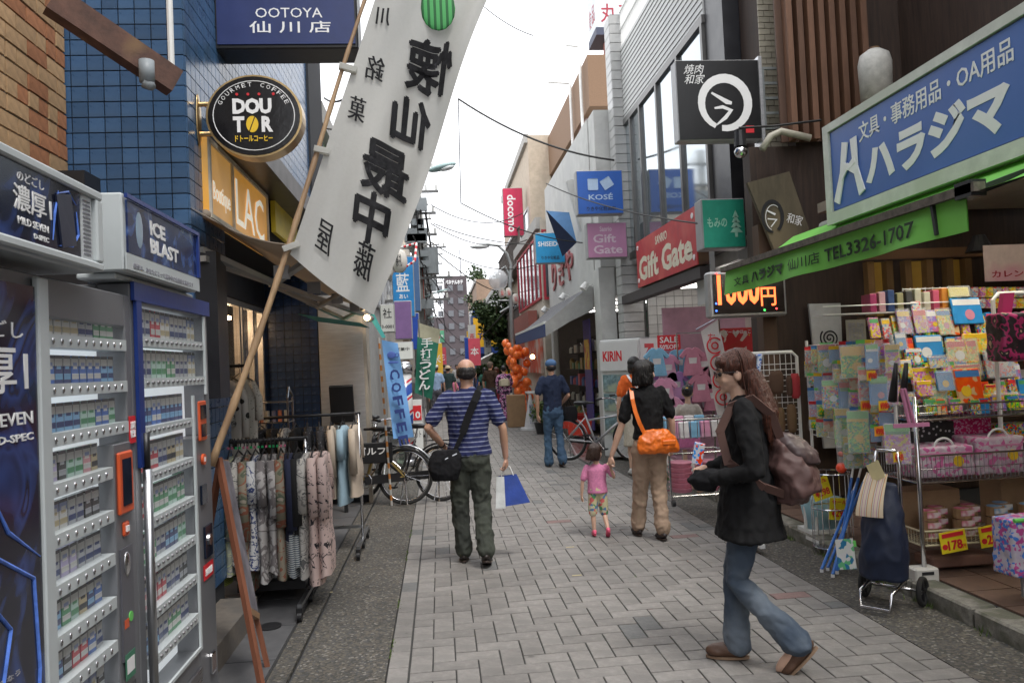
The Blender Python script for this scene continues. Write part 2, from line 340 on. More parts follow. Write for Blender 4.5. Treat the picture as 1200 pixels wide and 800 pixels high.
# ================================================================== LEFT: brick building, blue tiles
b1 = thing('brick_building', (-3.5, 2, 0), 'tan brick building above the cigarette machines at left edge', 'building')
MB().box(-7, -2.16, -3, 4.835, 0, 9).build('wall', mat('mortar', (.2, .17, .14), .95, var=.2, scale=30, bump=.5), b1)
bm1 = mat('brick_tan', (.47, .3, .16), .85, var=.18, scale=22, bump=.5, rnd=.13); bm2 = mat('brick_orange', (.42, .18, .085), .85, var=.2, scale=22, bump=.5, rnd=.15)
bme = [MB().box(-.02, .012, -.103, .103, -.04, .04).mesh('brick', m) for m in (bm1, bm2)]; bmh = [MB().box(-.02, .012, -.048, .048, -.04, .04).mesh('brick', m) for m in (bm1, bm2)]
for r in range(25):
    z = 2.2+r*.093; y = 4.835 - (0 if r % 2 else .108) ; o_ = 0
    if r % 2 == 0:
        o = bpy.data.objects.new('brick', random.choice(bmh)); COL.objects.link(o); o.parent = b1; o.location = V((-2.16, 4.835-.05, z))-WL[b1.name]
    y -= .11
    while y > 3.5:
        if random.random() < .25:
            for q in (.055, -.055):
                o = bpy.data.objects.new('brick', bmh[random.random() < .3]); COL.objects.link(o); o.parent = b1; o.location = V((-2.16+random.uniform(-.003, .003), y+q, z))-WL[b1.name]
        else:
            o = bpy.data.objects.new('brick', bme[random.random() < .16]); COL.objects.link(o); o.parent = b1; o.location = V((-2.16+random.uniform(-.003, .003), y, z))-WL[b1.name]
        y -= .216
b2 = thing('tiled_building', (-3, 7, 0), 'building clad in square blue tiles beside the brick building', 'building')
tbed = mat('dark_grout', (.03, .032, .038), .9); tb = mat('blue_glazed_tile', (.052, .12, .24), .28, var=.2, scale=9, bump=.08, rnd=.2, tint=(.05, .1, .18))
MB().box(-4, -1.47, 4.86, 5.35, 0, 9).box(-4, -1.47, 5.35, 9.5, 2.75, 9).build('wall', tbed, b2)
tf = MB().box(-.0435, .0435, 0, .012, -.0435, .0435).mesh('tile', tb); ts = MB().box(0, .012, -.0435, .0435, -.0435, .0435).mesh('tile', tb); nt_ = 0
tw = MB()
for r in range(90):
    z = .3+r*.094
    for c in range(9):
        x = -1.512-c*.094
        if 2.1 < z < 4.15 and nt_ < 290:
            o = bpy.data.objects.new('tile', tf); COL.objects.link(o); o.parent = b2; o.location = V((x, 4.848, z))-WL[b2.name]; o.rotation_euler = (random.gauss(0, .012), 0, random.gauss(0, .012)); nt_ += 1
        else: tw.box(x-.0435, x+.0435, 4.848, 4.86, z-.0435, z+.0435)
    for c in range(8):
        y = 4.905+c*.094
        if 2.1 < z < 4.15 and c < 3:
            o = bpy.data.objects.new('tile', ts); COL.objects.link(o); o.parent = b2; o.location = V((-1.47, y, z))-WL[b2.name]; nt_ += 1
        else: tw.box(-1.47, -1.458, y-.0435, y+.0435, z-.0435, z+.0435)
    if z > 3.2:
        for c in range(44):
            y = 5.657+c*.094; tw.box(-1.47, -1.458, y-.0435, y+.0435, z-.0435, z+.0435)
tw.build('tile_cladding', tb, b2, kind='stuff')
# black soffit band over the boutique, shop recess behind the awning
blk = mat('black_cladding', (.02, .02, .024), .35, var=.2)
MB().box(-1.47, -1.2, 5.3, 9.4, 3.13, 3.3).build('soffit_band', blk, b2)
lo = mat('signboard_orange', (.7, .33, .05), .4, emit=.18, var=.12, tint=(.66, .36, .1), scale=3)
sg = thing('shop_sign', (-1.44, 5.8, 2.8), 'long orange boutique signboard with white frame above the awning', 'sign')
MB().box(-1.47, -1.42, 5.12, 6.85, 2.6, 3.12).build('panel', lo, sg); fr_ = MB()
for z in (2.6, 3.09): fr_.box(-1.42, -1.405, 5.12, 6.85, z, z+.03)
for y in (5.12, 5.68, 6.82): fr_.box(-1.42, -1.405, y, y+.03, 2.631, 3.089)
fr_.build('frame', mat('worn_white', (.5, .46, .38), .6, var=.2), sg)
lw_ = mat('lit_white_print', (.85, .82, .7), .5, emit=.25, bump=0); text('Boutique', sg, (-1.415, 5.2, 2.7), Y1, Z1, .42, .16, lw_, bold=.01); text('LAC', sg, (-1.415, 5.78, 2.68), Y1, Z1, .9, .34, lw_)
MB().box(-1.44, -1.4, 7.1, 8.2, 2.85, 3.3).build('yellow_sign', mat('yellow_panel', (.75, .6, .05), .4), label='small yellow fascia sign past the orange boutique board', cat='sign')
rb = thing('boutique_front', (-2.1, 7.4, 0), 'dark boutique front with aluminium glass doors behind the clothes racks', 'shop front')
dwood = mat('dark_interior', (.035, .028, .024), .8, var=.3)
MB().box(-4, -2.6, 5.35, 9.5, .0, 2.75).build('back_wall', mat('boutique_wall', (.32, .2, .11), .8, var=.3), rb)
alum = mat('aluminium', (.55, .55, .56), .35, .8, stretch=(1, 1, 10))
fr_ = MB()
for y in (6.0, 6.75, 7.55, 8.3, 8.42, 8.9, 9.35): fr_.box(-2.1, -2.04, y, y+.06, 0, 2.3)
fr_.box(-2.1, -2.04, 5.4, 9.45, 2.3, 2.36).build('door_frame', alum, rb)
MB().box(-2.1, -2.02, 5.4, 9.45, 2.37, 2.74).build('lintel', blk, rb)
for y in (6.06, 6.81, 7.61, 8.48): MB().box(-2.075, -2.065, y, y+.68 if y < 8 else y+.4, 0.02, 2.29).build('door_glass', glass('shop_glass', (.3, .3, .3), .03, .14), rb)
for y, c in ((6.3, (.6, .3, .12)), (6.9, (.7, .5, .3)), (7.7, (.5, .45, .4)), (8.7, (.55, .3, .12))):
    MB().box(-2.58, -2.5, y, y+.35, 1.0, 1.9).build('interior_shelf', mat('interior_'+str(y), c, .6, emit=.0), rb)
MB().box(-2.2, -1.6, 5.36, 5.42, 1.2, 2.7).build('shutter_panel', blk, label='black side panel hanging at near end of the boutique', cat='panel')
MB().box(-1.47, -1.33, 4.9, 5.12, 1.45, 2.35).build('speaker_box', blk, label='tall black box on the blue corner beside the machines', cat='box')
for i, y in enumerate((6.4, 8.2)):  # unseen tubes, added to give the boutique interior a warm light
    t = thing('interior_lamp', (-2.3, y, 2.3), f'added warm lamp brightening the boutique interior, {"nearer" if i == 0 else "farther"} one', 'lamp'); MB().box(-2.45, -2.25, y, y+.6, 2.2, 2.24).build('tube', mat('added_warm_tube', (1, .7, .4), .5, emit=14, var=0, bump=0), t)
# step
stp = MB().box(-3, -1.24, 2.2, 5.25, 0.008, .15).build('shop_step', mat('stone_step', (.16, .14, .12), .8, var=.2, scale=20, tint=(.12, .11, .1)), kind='structure')
# next building with blue tiles and stainless cladding facing us
b3 = thing('pillar_building', (-1.5, 9.9, 0), 'building end with dark blue tiled pillar and stainless steel panel beyond the racks', 'building')
MB().box(-4, -1.43, 9.52, 10.6, 0, 9).box(-1.43, -.92, 9.56, 10.6, 0, 2.55).build('wall', tbed, b3)
tbn = mat('navy_tile', (.03, .06, .14), .25, var=.2, rnd=.12); tn = MB().box(-.045, .045, 0, .012, -.045, .045).mesh('tile', tbn)
for r in range(26):
    for c in range(9):
        o = bpy.data.objects.new('tile', tn); COL.objects.link(o); o.parent = b3; o.location = V((-1.48-c*.097, 9.508, .3+r*.097))-WL[b3.name]
MB().box(-1.42, -.9, 9.5, 9.556, .1, 2.5).build('steel_panel', mat('stainless', (.62, .62, .62), .42, .9, var=.12, stretch=(1, 1, 8), bump=.08), b3)
MB().box(-.9, -.86, 9.5, 9.9, 0, 2.5).build('downpipe', mat('pale_pipe', (.4, .36, .3), .6), b3)
MB().box(-.87, -.86, 9.52, 9.6, 1.45, 1.6).build('switch_box', white, b3)

# ================================================================== generic facade
def facade(name, label, x, y0, y1, z1, side, wallm, wins=(), depth=6, group=None, framem=None, cornice=.12, endwin=False):
    """row building: face on x, side +1 looks to +x (left row), -1 looks to -x (right row)"""
    t = thing(name, (x, (y0+y1)/2, 0), label, 'building', group); a, b = (x-depth, x) if side > 0 else (x, x+depth)
    MB().box(a, b, y0, y1, 0, z1).build('wall', wallm, t)
    fm = framem or alum; k = side
    if cornice: MB().box(min(x-.05*k, x+.12*k), max(x-.05*k, x+.12*k), y0+.01, y1-.01, z1-.25, z1+.05).build('cornice', mat('cornice_grey', (.4, .39, .37), .8), t)
    for (wy0, wy1, wz0, wz1, n) in wins:
        f = MB(); e = .06; xa, xb = sorted((x-.02*k, x+.05*k))
        f.box(xa, xb, wy0, wy1, wz0-e, wz0).box(xa, xb, wy0, wy1, wz1, wz1+e)
        for i in range(n+1): yy = lerp(wy0, wy1-e, i/n); f.box(xa, xb, yy, yy+e, wz0, wz1)
        fo = f.build('window', fm, t); xa, xb = sorted((x+.005*k, x+.02*k)); MB().box(xa, xb, wy0+e, wy1-e, wz0, wz1).build('pane', mat('far_glass', (.1, .13, .15), .08, spec=.9, var=.2, scale=2), fo)
    return t
# left row beyond
pal = [('pale green', (.45, .58, .42)), ('grey', (.38, .38, .37)), ('cream', (.55, .5, .42)), ('white', (.65, .65, .63)), ('brown', (.25, .17, .12)), ('beige', (.5, .42, .33))]
ys = [10.65, 15, 19.5, 24, 29, 35, 42, 50]; hs_ = [8.5, 5.2, 6.0, 5.2, 7, 6, 8, 7]; ci = [0, 1, 3, 2, 4, 2, 1]
for i in range(7):
    nm, c = pal[ci[i]]; y0, y1, h = ys[i], ys[i+1]-.05, hs_[i+1]; x = -1.55 if i == 0 else -1.3-.0*i
    facade('row_building', f'{nm} narrow building on left side, number {["one","two","three","four","five","six","seven"][i]} beyond the stainless panel' if 0 else f'{nm} building in the left row, {"just past the stainless panel" if i == 0 else ["behind the blue shop signs","by the utility pole","past the utility pole","in the middle of the left row","far down the left row","last of the left row"][i-1]}', x, y0, y1, h, 1, mat('plaster_'+nm.replace(' ', '_'), c, .85, var=.14), [(y0+.4, y1-.4, 3, 4.1, 3)]+([(y0+.4, y1-.4, 4.9, 5.8, 3)] if h > 6.4 else []), group=None)
MB().box(-3.4, -1.56, 9.5, 10.6, 9.02, 9.6).build('roof_box', greym, b3)

# ================================================================== RIGHT: stationery shop
wood = mat('dark_wood', (.045, .026, .018), .7, var=.35, scale=5, stretch=(6, 6, .5), bump=.3)
s1 = thing('stationery_shop', (4.5, 5.5, 0), 'dark wooden shop building with open front on the right', 'building')
xw_ = onY(928, 80, 7.6).x; MB().box(3.22, 6.6, 7.6, 7.78, .1, onY(900, 172, 7.6).z).box(xw_, 6.6, 7.6, 7.78, onY(900, 172, 7.6).z+.002, 9).build('far_wall', wood, s1)
MB().box(6.5, 6.6, 2.0, 7.59, .1, 2.85).build('back_wall', mat('shop_backwall', (.45, .36, .27), .8, var=.2), s1)
MB().box(3.6, 6.6, 2.0, 7.0, 2.86, 2.95).build('ceiling', mat('shop_ceiling', (.3, .27, .22), .8), s1)
MB().box(4.9, 6.6, 2.0, 7.59, 2.96, 9).build('upper_wall', wood, s1)
MB().box(3.2, 3.34, 7.44, 7.59, .1, 2.85).build('post', mat('brown_post', (.09, .05, .03), .7, stretch=(5, 5, .5)), s1)
for i, x in enumerate((4.35, 4.55, 4.75, 4.98, 5.2, 5.4)): MB().box(x, x+.07, 7.5, 7.59, 1.9, 2.45).build('slat', mat('slat_brown', (.2, .11, .04), .6, stretch=(5, 5, .5), rnd=.3), s1)
MB().box(4.2, 5.8, 7.45, 7.49, 2.46, 2.56).box(4.2, 5.8, 7.45, 7.49, 1.8, 1.88).build('rail', mat('rail_brown', (.14, .07, .03), .6), s1)
for i in range(3): MB().box(4.45+i*.42, 4.5+i*.42+.1, 7.592, 7.598, 1.9, 2.45).build('lit_panel', mat('amber_panel', (.5, .3, .05), .5), s1)
sm_ = mat('louvre_brown', (.17, .085, .05), .6, stretch=(5, 5, .5), rnd=.25, var=.2)
a = onY(925, 100, 7.5); b = onY(1012, 100, 7.5)
for i in range(8):
    x = lerp(a.x, b.x, i/7); MB().box(x-.03, x+.03, 7.42, 7.52, onY(960, 165, 7.5).z, 6.5).build('slat', sm_, s1)
MB().box(a.x-.1, b.x+.1, 7.525, 7.55, onY(960, 165, 7.5).z, 6.5).build('screen_back', mat('screen_back', (.11, .06, .04), .7), s1)
# cream brick pier
pr = thing('brick_pier', (3.3, 8.0, 0), 'cream brick pier between the dark wood wall and the glazed shop', 'wall')
xa = onY(892, 80, 7.9).x; xb = onY(926, 80, 7.9).x; za = onY(900, 170, 7.9).z
MB().box(xa, 4.4, 7.92, 8.4, 0, 9).build('wall', wood, pr)
cb = mat('brick_cream', (.42, .38, .3), .8, var=.15, rnd=.12, bump=.3); cbm = MB().box(-.06, .06, 0, .02, -.028, .028).mesh('brick', cb); cbh = MB().box(-.028, .028, 0, .02, -.028, .028).mesh('brick', cb)
for r in range(60):
    z = za+r*.064
    if z > 6.2: break
    xx = xa+(0 if r % 2 else -.063)
    for c in range(3):
        x = xx+.06+c*.126
        if x-.06 < xa-.001: x = xa+.028; me = cbh
        else: me = cbm
        if x > xb+.03: continue
        o = bpy.data.objects.new('brick', me); COL.objects.link(o); o.parent = pr; o.location = V((x, 7.9, z))-WL[pr.name]
MB().box(3.34, 3.8, 8.42, 8.97, 2.9, 9).build('dark_column', blk, label='tall black column at the near end of the glazed storey', cat='column')

# ================================================================== RIGHT: glazed shop above the gift store
wt = mat('white_wall_tile', (.56, .56, .54), .35, var=.1, rnd=.07, scale=5); grout = mat('grey_grout', (.2, .2, .19), .9)
s2 = thing('gift_store_building', (3.3, 11, 0), 'white tiled building with a band of tall windows over the gift store', 'building')
MB().box(3.32, 9, 8.98, 13.0, 5.66, 6.9).build('parapet', mat('white_strip_cladding', (.6, .6, .59), .5, var=.08, stretch=(1, 1, .2)), s2)
MB().box(3.55, 9, 8.98, 13.0, 2.86, 3.26).build('floor_slab', grout, s2)
jn = MB()
for i in range(14): jn.box(3.312, 3.319, 8.98, 13.0, 5.72+i*.085, 5.728+i*.085)
jn.build('cladding_joints', grout, s2)
fb = MB(); wf = mat('window_frame_grey', (.16, .155, .15), .4, .5)
for z in (3.27, 5.56): fb.box(3.3, 3.4, 8.98, 13.0, z, z+.1)
for y in (9.0, 10.0, 11.0, 11.95, 12.55): fb.box(3.3, 3.38, y, y+.07, 3.37, 5.56)
fo = fb.build('window', wf, s2)
for (y0, y1) in ((9.07, 10), (10.07, 11), (11.07, 11.95), (12.02, 12.55), (12.62, 13)):
    MB().box(3.34, 3.35, y0, y1, 3.37, 5.56).build('pane', mat('mirror_glass', (.42, .47, .5), .03, .85, var=.05, bump=.02, scale=1), fo)
rl = MB()
for i in range(60): y = 9+i*.067; rl.box(3.33, 3.345, y, y+.012, 6.92, 7.5)
rl.box(3.32, 3.355, 8.98, 13.0, 7.5, 7.53).box(3.32, 3.355, 8.98, 13.0, 7.2, 7.22).build('roof_railing', white, s2)
# tile pier and far end wall of the recess
pt = mat('tile_grey_white', (.46, .46, .45), .35, var=.1, rnd=.06)
MB().box(3.17, 3.55, 13.03, 13.4, 0, 7.5).build('pier_core', grout, s2)
for r in range(46):
    z = .12+r*.16; MB().box(3.15, 3.5, 13.0, 13.028, z+.006, z+.154).build('tile', pt, s2)
    MB().box(3.145, 3.169, 13.03, 13.4, z+.006, z+.154).build('tile', pt, s2)
tl = MB().box(-.073, .073, 0, .01, -.073, .073).mesh('tile', wt)
MB().box(3.551, 7, 12.93, 13.0, .1, 2.85).build('recess_wall', grout, s2)
for r in range(17):
    for c in range(13):
        o = bpy.data.objects.new('tile', tl); COL.objects.link(o); o.parent = s2; o.location = V((3.63+c*.155, 12.918, .2+r*.155))-WL[s2.name]
MB().box(3.6, 7, 8.98, 12.9, 2.7, 2.85).build('recess_ceiling', mat('recess_ceiling', (.5, .5, .48), .7), s2)
MB().box(4.55, 7, 11.3, 11.4, .1, 2.7).build('inner_wall', mat('inner_wall', (.5, .42, .4), .8), s2)
MB().box(6.9, 7, 8.98, 11.3, .1, 2.7).build('back_wall', mat('inner_wall', (.5, .42, .4), .8), s2)
for y in (9.6, 11.6):
    MB().box(3.7, 4.9, y, y+.06, 2.62, 2.68).build('ceiling_tube', mat('lit_tube', (1, .96, .9), .5, emit=7, bump=0), label=f'fluorescent tube on the gift store ceiling, {"nearer" if y < 10 else "farther"} one', cat='lamp')
# ---- cosmetics shop
pw = mat('off_white_render', (.55, .55, .53), .8, var=.12, scale=3, tint=(.5, .5, .49))
s3 = thing('cosmetics_shop', (3.0, 16, 0), 'off white rendered cosmetics shop with triangular blue fin', 'building')
MB().box(2.86, 3.14, 13.5, 14.0, 0, 3.2).box(2.9, 8, 13.5, 14.0, 3.21, 6.0).box(2.88, 8, 14.01, 19.8, 2.75, 6.0).box(5.2, 8, 14.01, 19.8, 0, 2.74).box(2.88, 5.2, 19.4, 19.8, 0, 2.74).build('wall', pw, s3)
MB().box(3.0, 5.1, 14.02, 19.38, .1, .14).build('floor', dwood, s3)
for i, y in enumerate((15.0, 17.2)):
    t = thing('ceiling_light', (3.9, y, 2.7), f'fluorescent light inside the cosmetics shop, {["nearer", "farther"][i]} one', 'lamp'); MB().box(3.3, 4.6, y, y+.08, 2.66, 2.7).build('tube', mat('lit_tube'), t)
A_, B_, C_, D_ = onY(640, 247, 15.2), onY(667, 249, 15.2), onY(676, 284, 15.2), onY(662, 298, 15.2)
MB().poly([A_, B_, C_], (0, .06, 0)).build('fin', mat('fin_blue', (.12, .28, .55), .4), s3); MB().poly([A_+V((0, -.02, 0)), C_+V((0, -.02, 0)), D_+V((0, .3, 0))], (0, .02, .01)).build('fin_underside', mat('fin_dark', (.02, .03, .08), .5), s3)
MB().poly([onY(664, 212, 15), onY(672, 210, 15), onY(708, 332, 15), onY(690, 300, 15)], (0, .15, 0)).build('white_fin', pw, s3)
text('りきや', s3, (2.87, 19.0, 3.3), -Y1, Z1, 3.0, .7, mat('faded_red', (.4, .12, .12), .6), ext=.03, bold=.01)
MB().box(2.98, 3.0, 15.2, 15.9, .2, 2.4).build('purple_panel', mat('purple_panel', (.09, .07, .3), .5), s3)
MB().box(2.97, 2.979, 15.3, 15.8, 1.4, 2.0).build('poster', mat('poster_red_yellow', (.8, .5, .05), .5, tint=(.6, .08, .05), scale=20), s3)
MB().box(3.6, 4.9, 14.6, 14.7, 2.15, 2.45).build('aisle_sign', mat('green_sign', (.05, .35, .12), .5), s3)
# ---- large building with brown cornice
s4 = thing('brown_cornice_building', (4.2, 30, 0), 'tall pale building with a long brown tiled cornice', 'building')
bt_ = mat('brown_mosaic', (.23, .14, .085), .8, var=.2, scale=40)
MB().box(4.15, 12, 19.9, 44, 0, 7.9).build('wall', mat('pale_grey_render', (.48, .47, .44), .85, var=.1), s4)
MB().box(4.0, 12, 19.0, 44, 7.9, 9.2).build('cornice', bt_, s4)
MB().box(4.08, 4.14, 19.9, 21.0, 0, 7.89).build('pink_strip', mat('dusty_pink', (.4, .27, .25), .8), s4)
for i in range(5): MB().box(4.09, 4.14, 22+i*4, 25+i*4, 5.4, 6.6).build('window', mat('far_glass'), s4)
pp = MB(); pp.tube([(3.9, 19.5, 7.0), (3.9, 19.5, 9.6), (3.6, 19.6, 9.7)], .04).tube([(3.9, 21, 7.4), (3.9, 21, 9.2), (3.3, 21, 9.25)], .04); pp.build('pipe', white, s4)
# ---- red window building etc. (right row)
s5 = facade('red_window_building', 'cream corner building with red framed upper windows past the cosmetics shop', 2.75, 20.0, 26, 5.3, -1, cream, [(20.2, 25.7, 3.3, 4.9, 6)], framem=mat('red_frame', (.45, .03, .05), .5), depth=1.3)
MB().box(2.8, 4.0, 19.9, 19.99, 3.3, 4.9).build('end_window', mat('far_glass'), s5); fb = MB()
for x in (2.76, 3.3, 3.85): fb.box(x, x+.06, 19.86, 19.899, 3.25, 4.95)
fb.box(2.76, 3.91, 19.85, 19.899, 3.19, 3.25).box(2.76, 3.91, 19.85, 19.899, 4.95, 5.0).build('end_frame', mat('red_frame'), s5)
MB().box(2.45, 2.7, 21.0, 25.0, 2.5, 3.0).build('board', mat('brown_board', (.3, .1, .08), .6), label='brown fascia board under the red framed windows', cat='sign')
MB().box(2.66, 2.74, 20.4, 25.5, 1.3, 2.3).build('poster_wall', mat('poster_red', (.55, .12, .07), .6, tint=(.5, .4, .35), scale=6), s5)
facade('balcony_building', 'beige apartment block with railed balconies behind the phone shop sign', 3.3, 26.1, 36, 9.3, -1, mat('plaster_beige', (.5, .42, .33), .85), [(26.6, 30.5, 3, 4.3, 3), (26.6, 30.5, 5.6, 6.9, 3), (31.5, 35.5, 3, 4.3, 3), (31.5, 35.5, 5.6, 6.9, 3)], depth=.75)
bb = MB()
for z in (2.6, 5.2):
    for i in range(46): y = 26.4+i*.2; bb.box(2.9, 2.93, y, y+.03, z, z+1)
    bb.box(2.88, 2.94, 26.3, 35.7, z+1, z+1.05).box(2.9, 3.29, 26.3, 35.7, z-.12, z)
bb.build('balcony_railing', mat('dark_rail', (.12, .1, .09), .6), label='rows of dark balcony railings on the beige block', cat='railing')
facade('far_right_building', 'white far building past the tree on the right', 3.4, 46, 58, 6, -1, mat('plaster_white', (.65, .65, .63)), [(47, 57, 3, 4.4, 5)])
facade('far_right_building', 'brown building at the far right end of the street', 3.0, 58.2, 75, 8, -1, mat('plaster_brown', (.25, .17, .12)), [(59, 73, 3, 4.4, 6), (59, 73, 5, 6.4, 6)])
# yellow rental shop
s6 = thing('yellow_shop', (3.2, 40, 0), 'yellow shop front with blue bands behind the tree', 'building')
ym = mat('yellow_fascia', (.85, .48, .02), .5, var=.06); bl = mat('blue_band', (.03, .08, .35), .5)
xa, xb = onY(556, 390, 40).x, onY(602, 390, 40).x; z0, z1 = onY(575, 406, 40).z, onY(575, 372, 40).z
MB().box(xa, xb+2, 40, 44, 0, z1+.3).build('wall', mat('blue_wall', (.04, .1, .35), .6), s6)
MB().box(xa-.05, xb+2, 39.7, 39.99, z0, z1).build('fascia', ym, s6); MB().box(xa-.05, xb+2, 39.7, 39.99, z0-.35, z0-.01).box(xa-.05, xb+2, 39.7, 39.99, z1+.01, z1+.4).build('band', bl, s6)
MB().box(xa+.5, xb+1.5, 39.8, 39.99, .8, z0-.37).build('lower_panel', ym, s6)
text('TSUTAYA', s6, (xa+.15, 39.7, z0+.35), X1, Z1, 1.7, .35, mat('navy_print', (.03, .05, .25), .5), bold=.02)
# end of street tower
s7 = thing('brown_tower', (0, 160, 0), 'purple brown apartment tower closing the street', 'building')
tm = mat('tower_brown', (.085, .068, .074), .8, var=.12, scale=.5)
A = onY(498, 400, 160); B = onY(551, 400, 160); zt = onY(540, 345, 160).z; zt2 = onY(530, 323, 160).z; C = onY(519, 330, 160).x; D = onY(547, 330, 160).x
MB().box(A.x, B.x, 160, 175, 0, onY(505, 372, 160).z).box(C, D+.3, 159.9, 175, 0, zt).box(C+.3, D, 160.5, 172, 0, zt2).build('wall', tm, s7)
text('パネテルホテル'[:6], s7, (C+.5, 160.3, onY(530, 333, 160).z), X1, Z1, 3.6, .9, wprint, bold=.03)
for r in range(6):
    for c in range(4): x = A.x+.8+c*2.1; z = 4+r*2.6; MB().box(x, x+1.1, 159.7, 159.89, z, z+1.2).build('window', mat('pale_window', (.14, .145, .16), .6), s7)
MB().tube([(D-1, 165, zt2), (D-1, 165, zt2+6)], .15).build('mast', greym, s7)
# distant low-rise fill on both sides of the end
for i, (x0, x1, y, h, c) in enumerate([(-14, -3, 78, 7, 1), (5, 9, 90, 8, 2), (-9, -2.4, 110, 9, 3), (6, 16, 120, 9, 5)]):
    nm, cc = pal[c]; t = thing('far_block', ((x0+x1)/2, y, 0), f'{nm} block closing the view {"left" if x0 < 0 else "right"} of the tower, {"nearer" if y < 100 else "farther"} one', 'building')
    MB().box(x0, x1, y, y+10, 0, h).build('wall', mat('plaster_'+nm.replace(' ', '_'), cc), t)
    for k in range(4): MB().box(lerp(x0, x1, (k+.2)/4), lerp(x0, x1, (k+.8)/4), y-.05, y-.001, 4, 5.4).build('window', mat('far_glass'), t)

# the street behind the viewpoint (seen only in reflections)
bh = mat('rear_row', (.4, .38, .35), .85, var=.2, scale=2)
MB().box(-9, -2.3, -30, -3.05, 0, 5.5).build('left_row_behind', bh, kind='structure'); MB().box(3.3, 9, -30, 1.9, 0, 5.5).build('right_row_behind', bh, kind='structure'); MB().box(-9, 9, -36, -30.1, 0, 6).build('row_end_behind', bh, kind='structure')
# ================================================================== CIGARETTE MACHINES
vgrey = mat('machine_grey', (.19, .195, .21), .4, .3, var=.06, scale=3); vwhite = mat('machine_white', (.52, .56, .57), .35, var=.06, scale=3)
poster = ramp_mat('dark_ad_print', 'noise', [(0, (.008, .009, .016)), (.5, (.012, .014, .03)), (.62, (.03, .06, .2)), (.68, (.012, .014, .03)), (.75, (.08, .15, .45))], 2.2, .12, const=False, bump=.0, dist=2.5)
glow = mat('ad_blue_streak', (.12, .25, .8), .3, var=.3, scale=20, bump=0); packcols = {
 'white': (.62, .62, .6), 'green': (.08, .3, .14), 'blue': (.05, .14, .45), 'sky': (.2, .42, .65), 'black': (.02, .02, .02), 'lilac': (.45, .4, .6), 'red': (.5, .04, .06), 'gold': (.5, .42, .25), 'mint': (.45, .62, .55), 'pink': (.6, .3, .33), 'navy': (.02, .04, .16), 'silver': (.4, .42, .45)}
packm = {k_: ramp_mat('pack_'+k_, 'wave', [(0, c_2), (.35, tuple(min(1, x*1.25+.03) for x in c_2)), (.82, c_2), (.9, (.55, .55, .53) if k_ != 'white' else (.25, .3, .5))], 2.3, .3, bump=0) for k_, c_2 in packcols.items()}
_alt = {'white': 'gold', 'green': 'white', 'blue': 'white', 'sky': 'navy', 'black': 'silver', 'lilac': 'white', 'red': 'white', 'gold': 'black', 'mint': 'green', 'pink': 'white', 'navy': 'sky', 'silver': 'navy'}
packme = {}
for k_ in packm:
    b = MB().box(-.02, 0, -.024, .024, 0, .088).box(0, .0006, -.024, .024, .012, .03, 1).box(0, .0006, -.014, .014, .045, .066, 1).box(0, .0007, -.024, .024, .078, .0882, 2).box(-.0195, .0002, .0241, .0262, 0, .088, 2)
    packme[k_] = b.mesh('sample_pack', [packm[k_], packm[_alt[k_]], mat('pack_shadow_grey', (.1, .1, .11), .4)])
acr = glass('machine_acrylic', (.8, .85, .88), .02, .03); acr.node_tree.nodes['Principled BSDF'].inputs['Specular IOR Level'].default_value = .25; lcd = mat('lcd_dark', (.01, .015, .03), .08); orange_p = mat('orange_red_plastic', (.65, .1, .03), .4)
glowp = mat('machine_backlight', (.8, .85, .88), .5, emit=.3, var=.03, bump=0)
def shelf_rows(t, x, y0s, y1s, zs, schemes, tall=.088, btn='oval'):
    """window rows on the plane x facing +X"""
    for r, z in enumerate(zs):
        y0, y1 = y0s, y1s[r]; n = int((y1-y0)/.0565)
        sh = MB(); sh.box(x-.07, x+.006, y0, y1, z-.052, z-.012)
        so_ = sh.build('shelf', vwhite, t); b = MB(); 
        for i in range(n):
            yy = y0+.03+i*(y1-y0-.03)/n
            if btn == 'oval': b.ell((x+.007, yy, z-.033), (.005, .007, .011), 8, 4)
            else: b.ell((x+.007, yy, z-.03), (.008, .014, .008), 8, 4)
        b.build('button_row', chrome if btn == 'oval' else greym, so_, smooth=True, kind='stuff')
        sc = schemes[r % len(schemes)]
        for i in range(n):
            yy = y0+.03+i*(y1-y0-.03)/n; kx = sc[(i*len(sc))//n]
            o = bpy.data.objects.new('sample_pack', packme[kx]); COL.objects.link(o); o.parent = t; o.location = V((x-.03, yy, z-.012))-WL[t.name]; o.scale = (1, 1, tall/.088); o.rotation_euler = (0, 0, random.uniform(-.06, .06))
def streaks(t, x, pts, r=.006):
    b = MB()
    for q in pts: b.tube([(x, a_, z_) for a_, z_ in q], [r*.3]+[r]*(len(q)-2)+[r*.3], 6)
    b.build('blue_streak', glow, t)
XM = -1.15
m1 = thing('cigarette_machine', (-1.5, 2.15, 0), 'large grey cigarette vending machine with dark poster door at far left', 'vending machine')
MB().box(-1.85, XM-.12, 1.35, 2.893, .05, 1.9).box(XM-.12, XM-.002, 1.35, 2.24, .05, 1.9).box(XM-.12, XM-.002, 2.84, 2.893, .05, 1.9).box(XM-.12, XM-.002, 2.24, 2.84, 1.78, 1.9).box(XM-.12, XM-.002, 2.24, 2.84, .05, .5).build('cabinet', vgrey, m1, bevel=.004)
MB().box(XM-.13, XM-.1, 2.25, 2.83, .5, 1.78).build('back_light', glowp, m1)
MB().box(XM, XM+.012, 1.4, 2.17, .2, 1.86).build('poster_door', poster, m1)
MB().box(XM, XM+.02, 2.175, 2.235, .08, 1.89).build('door_frame', vwhite, m1, bevel=.004)
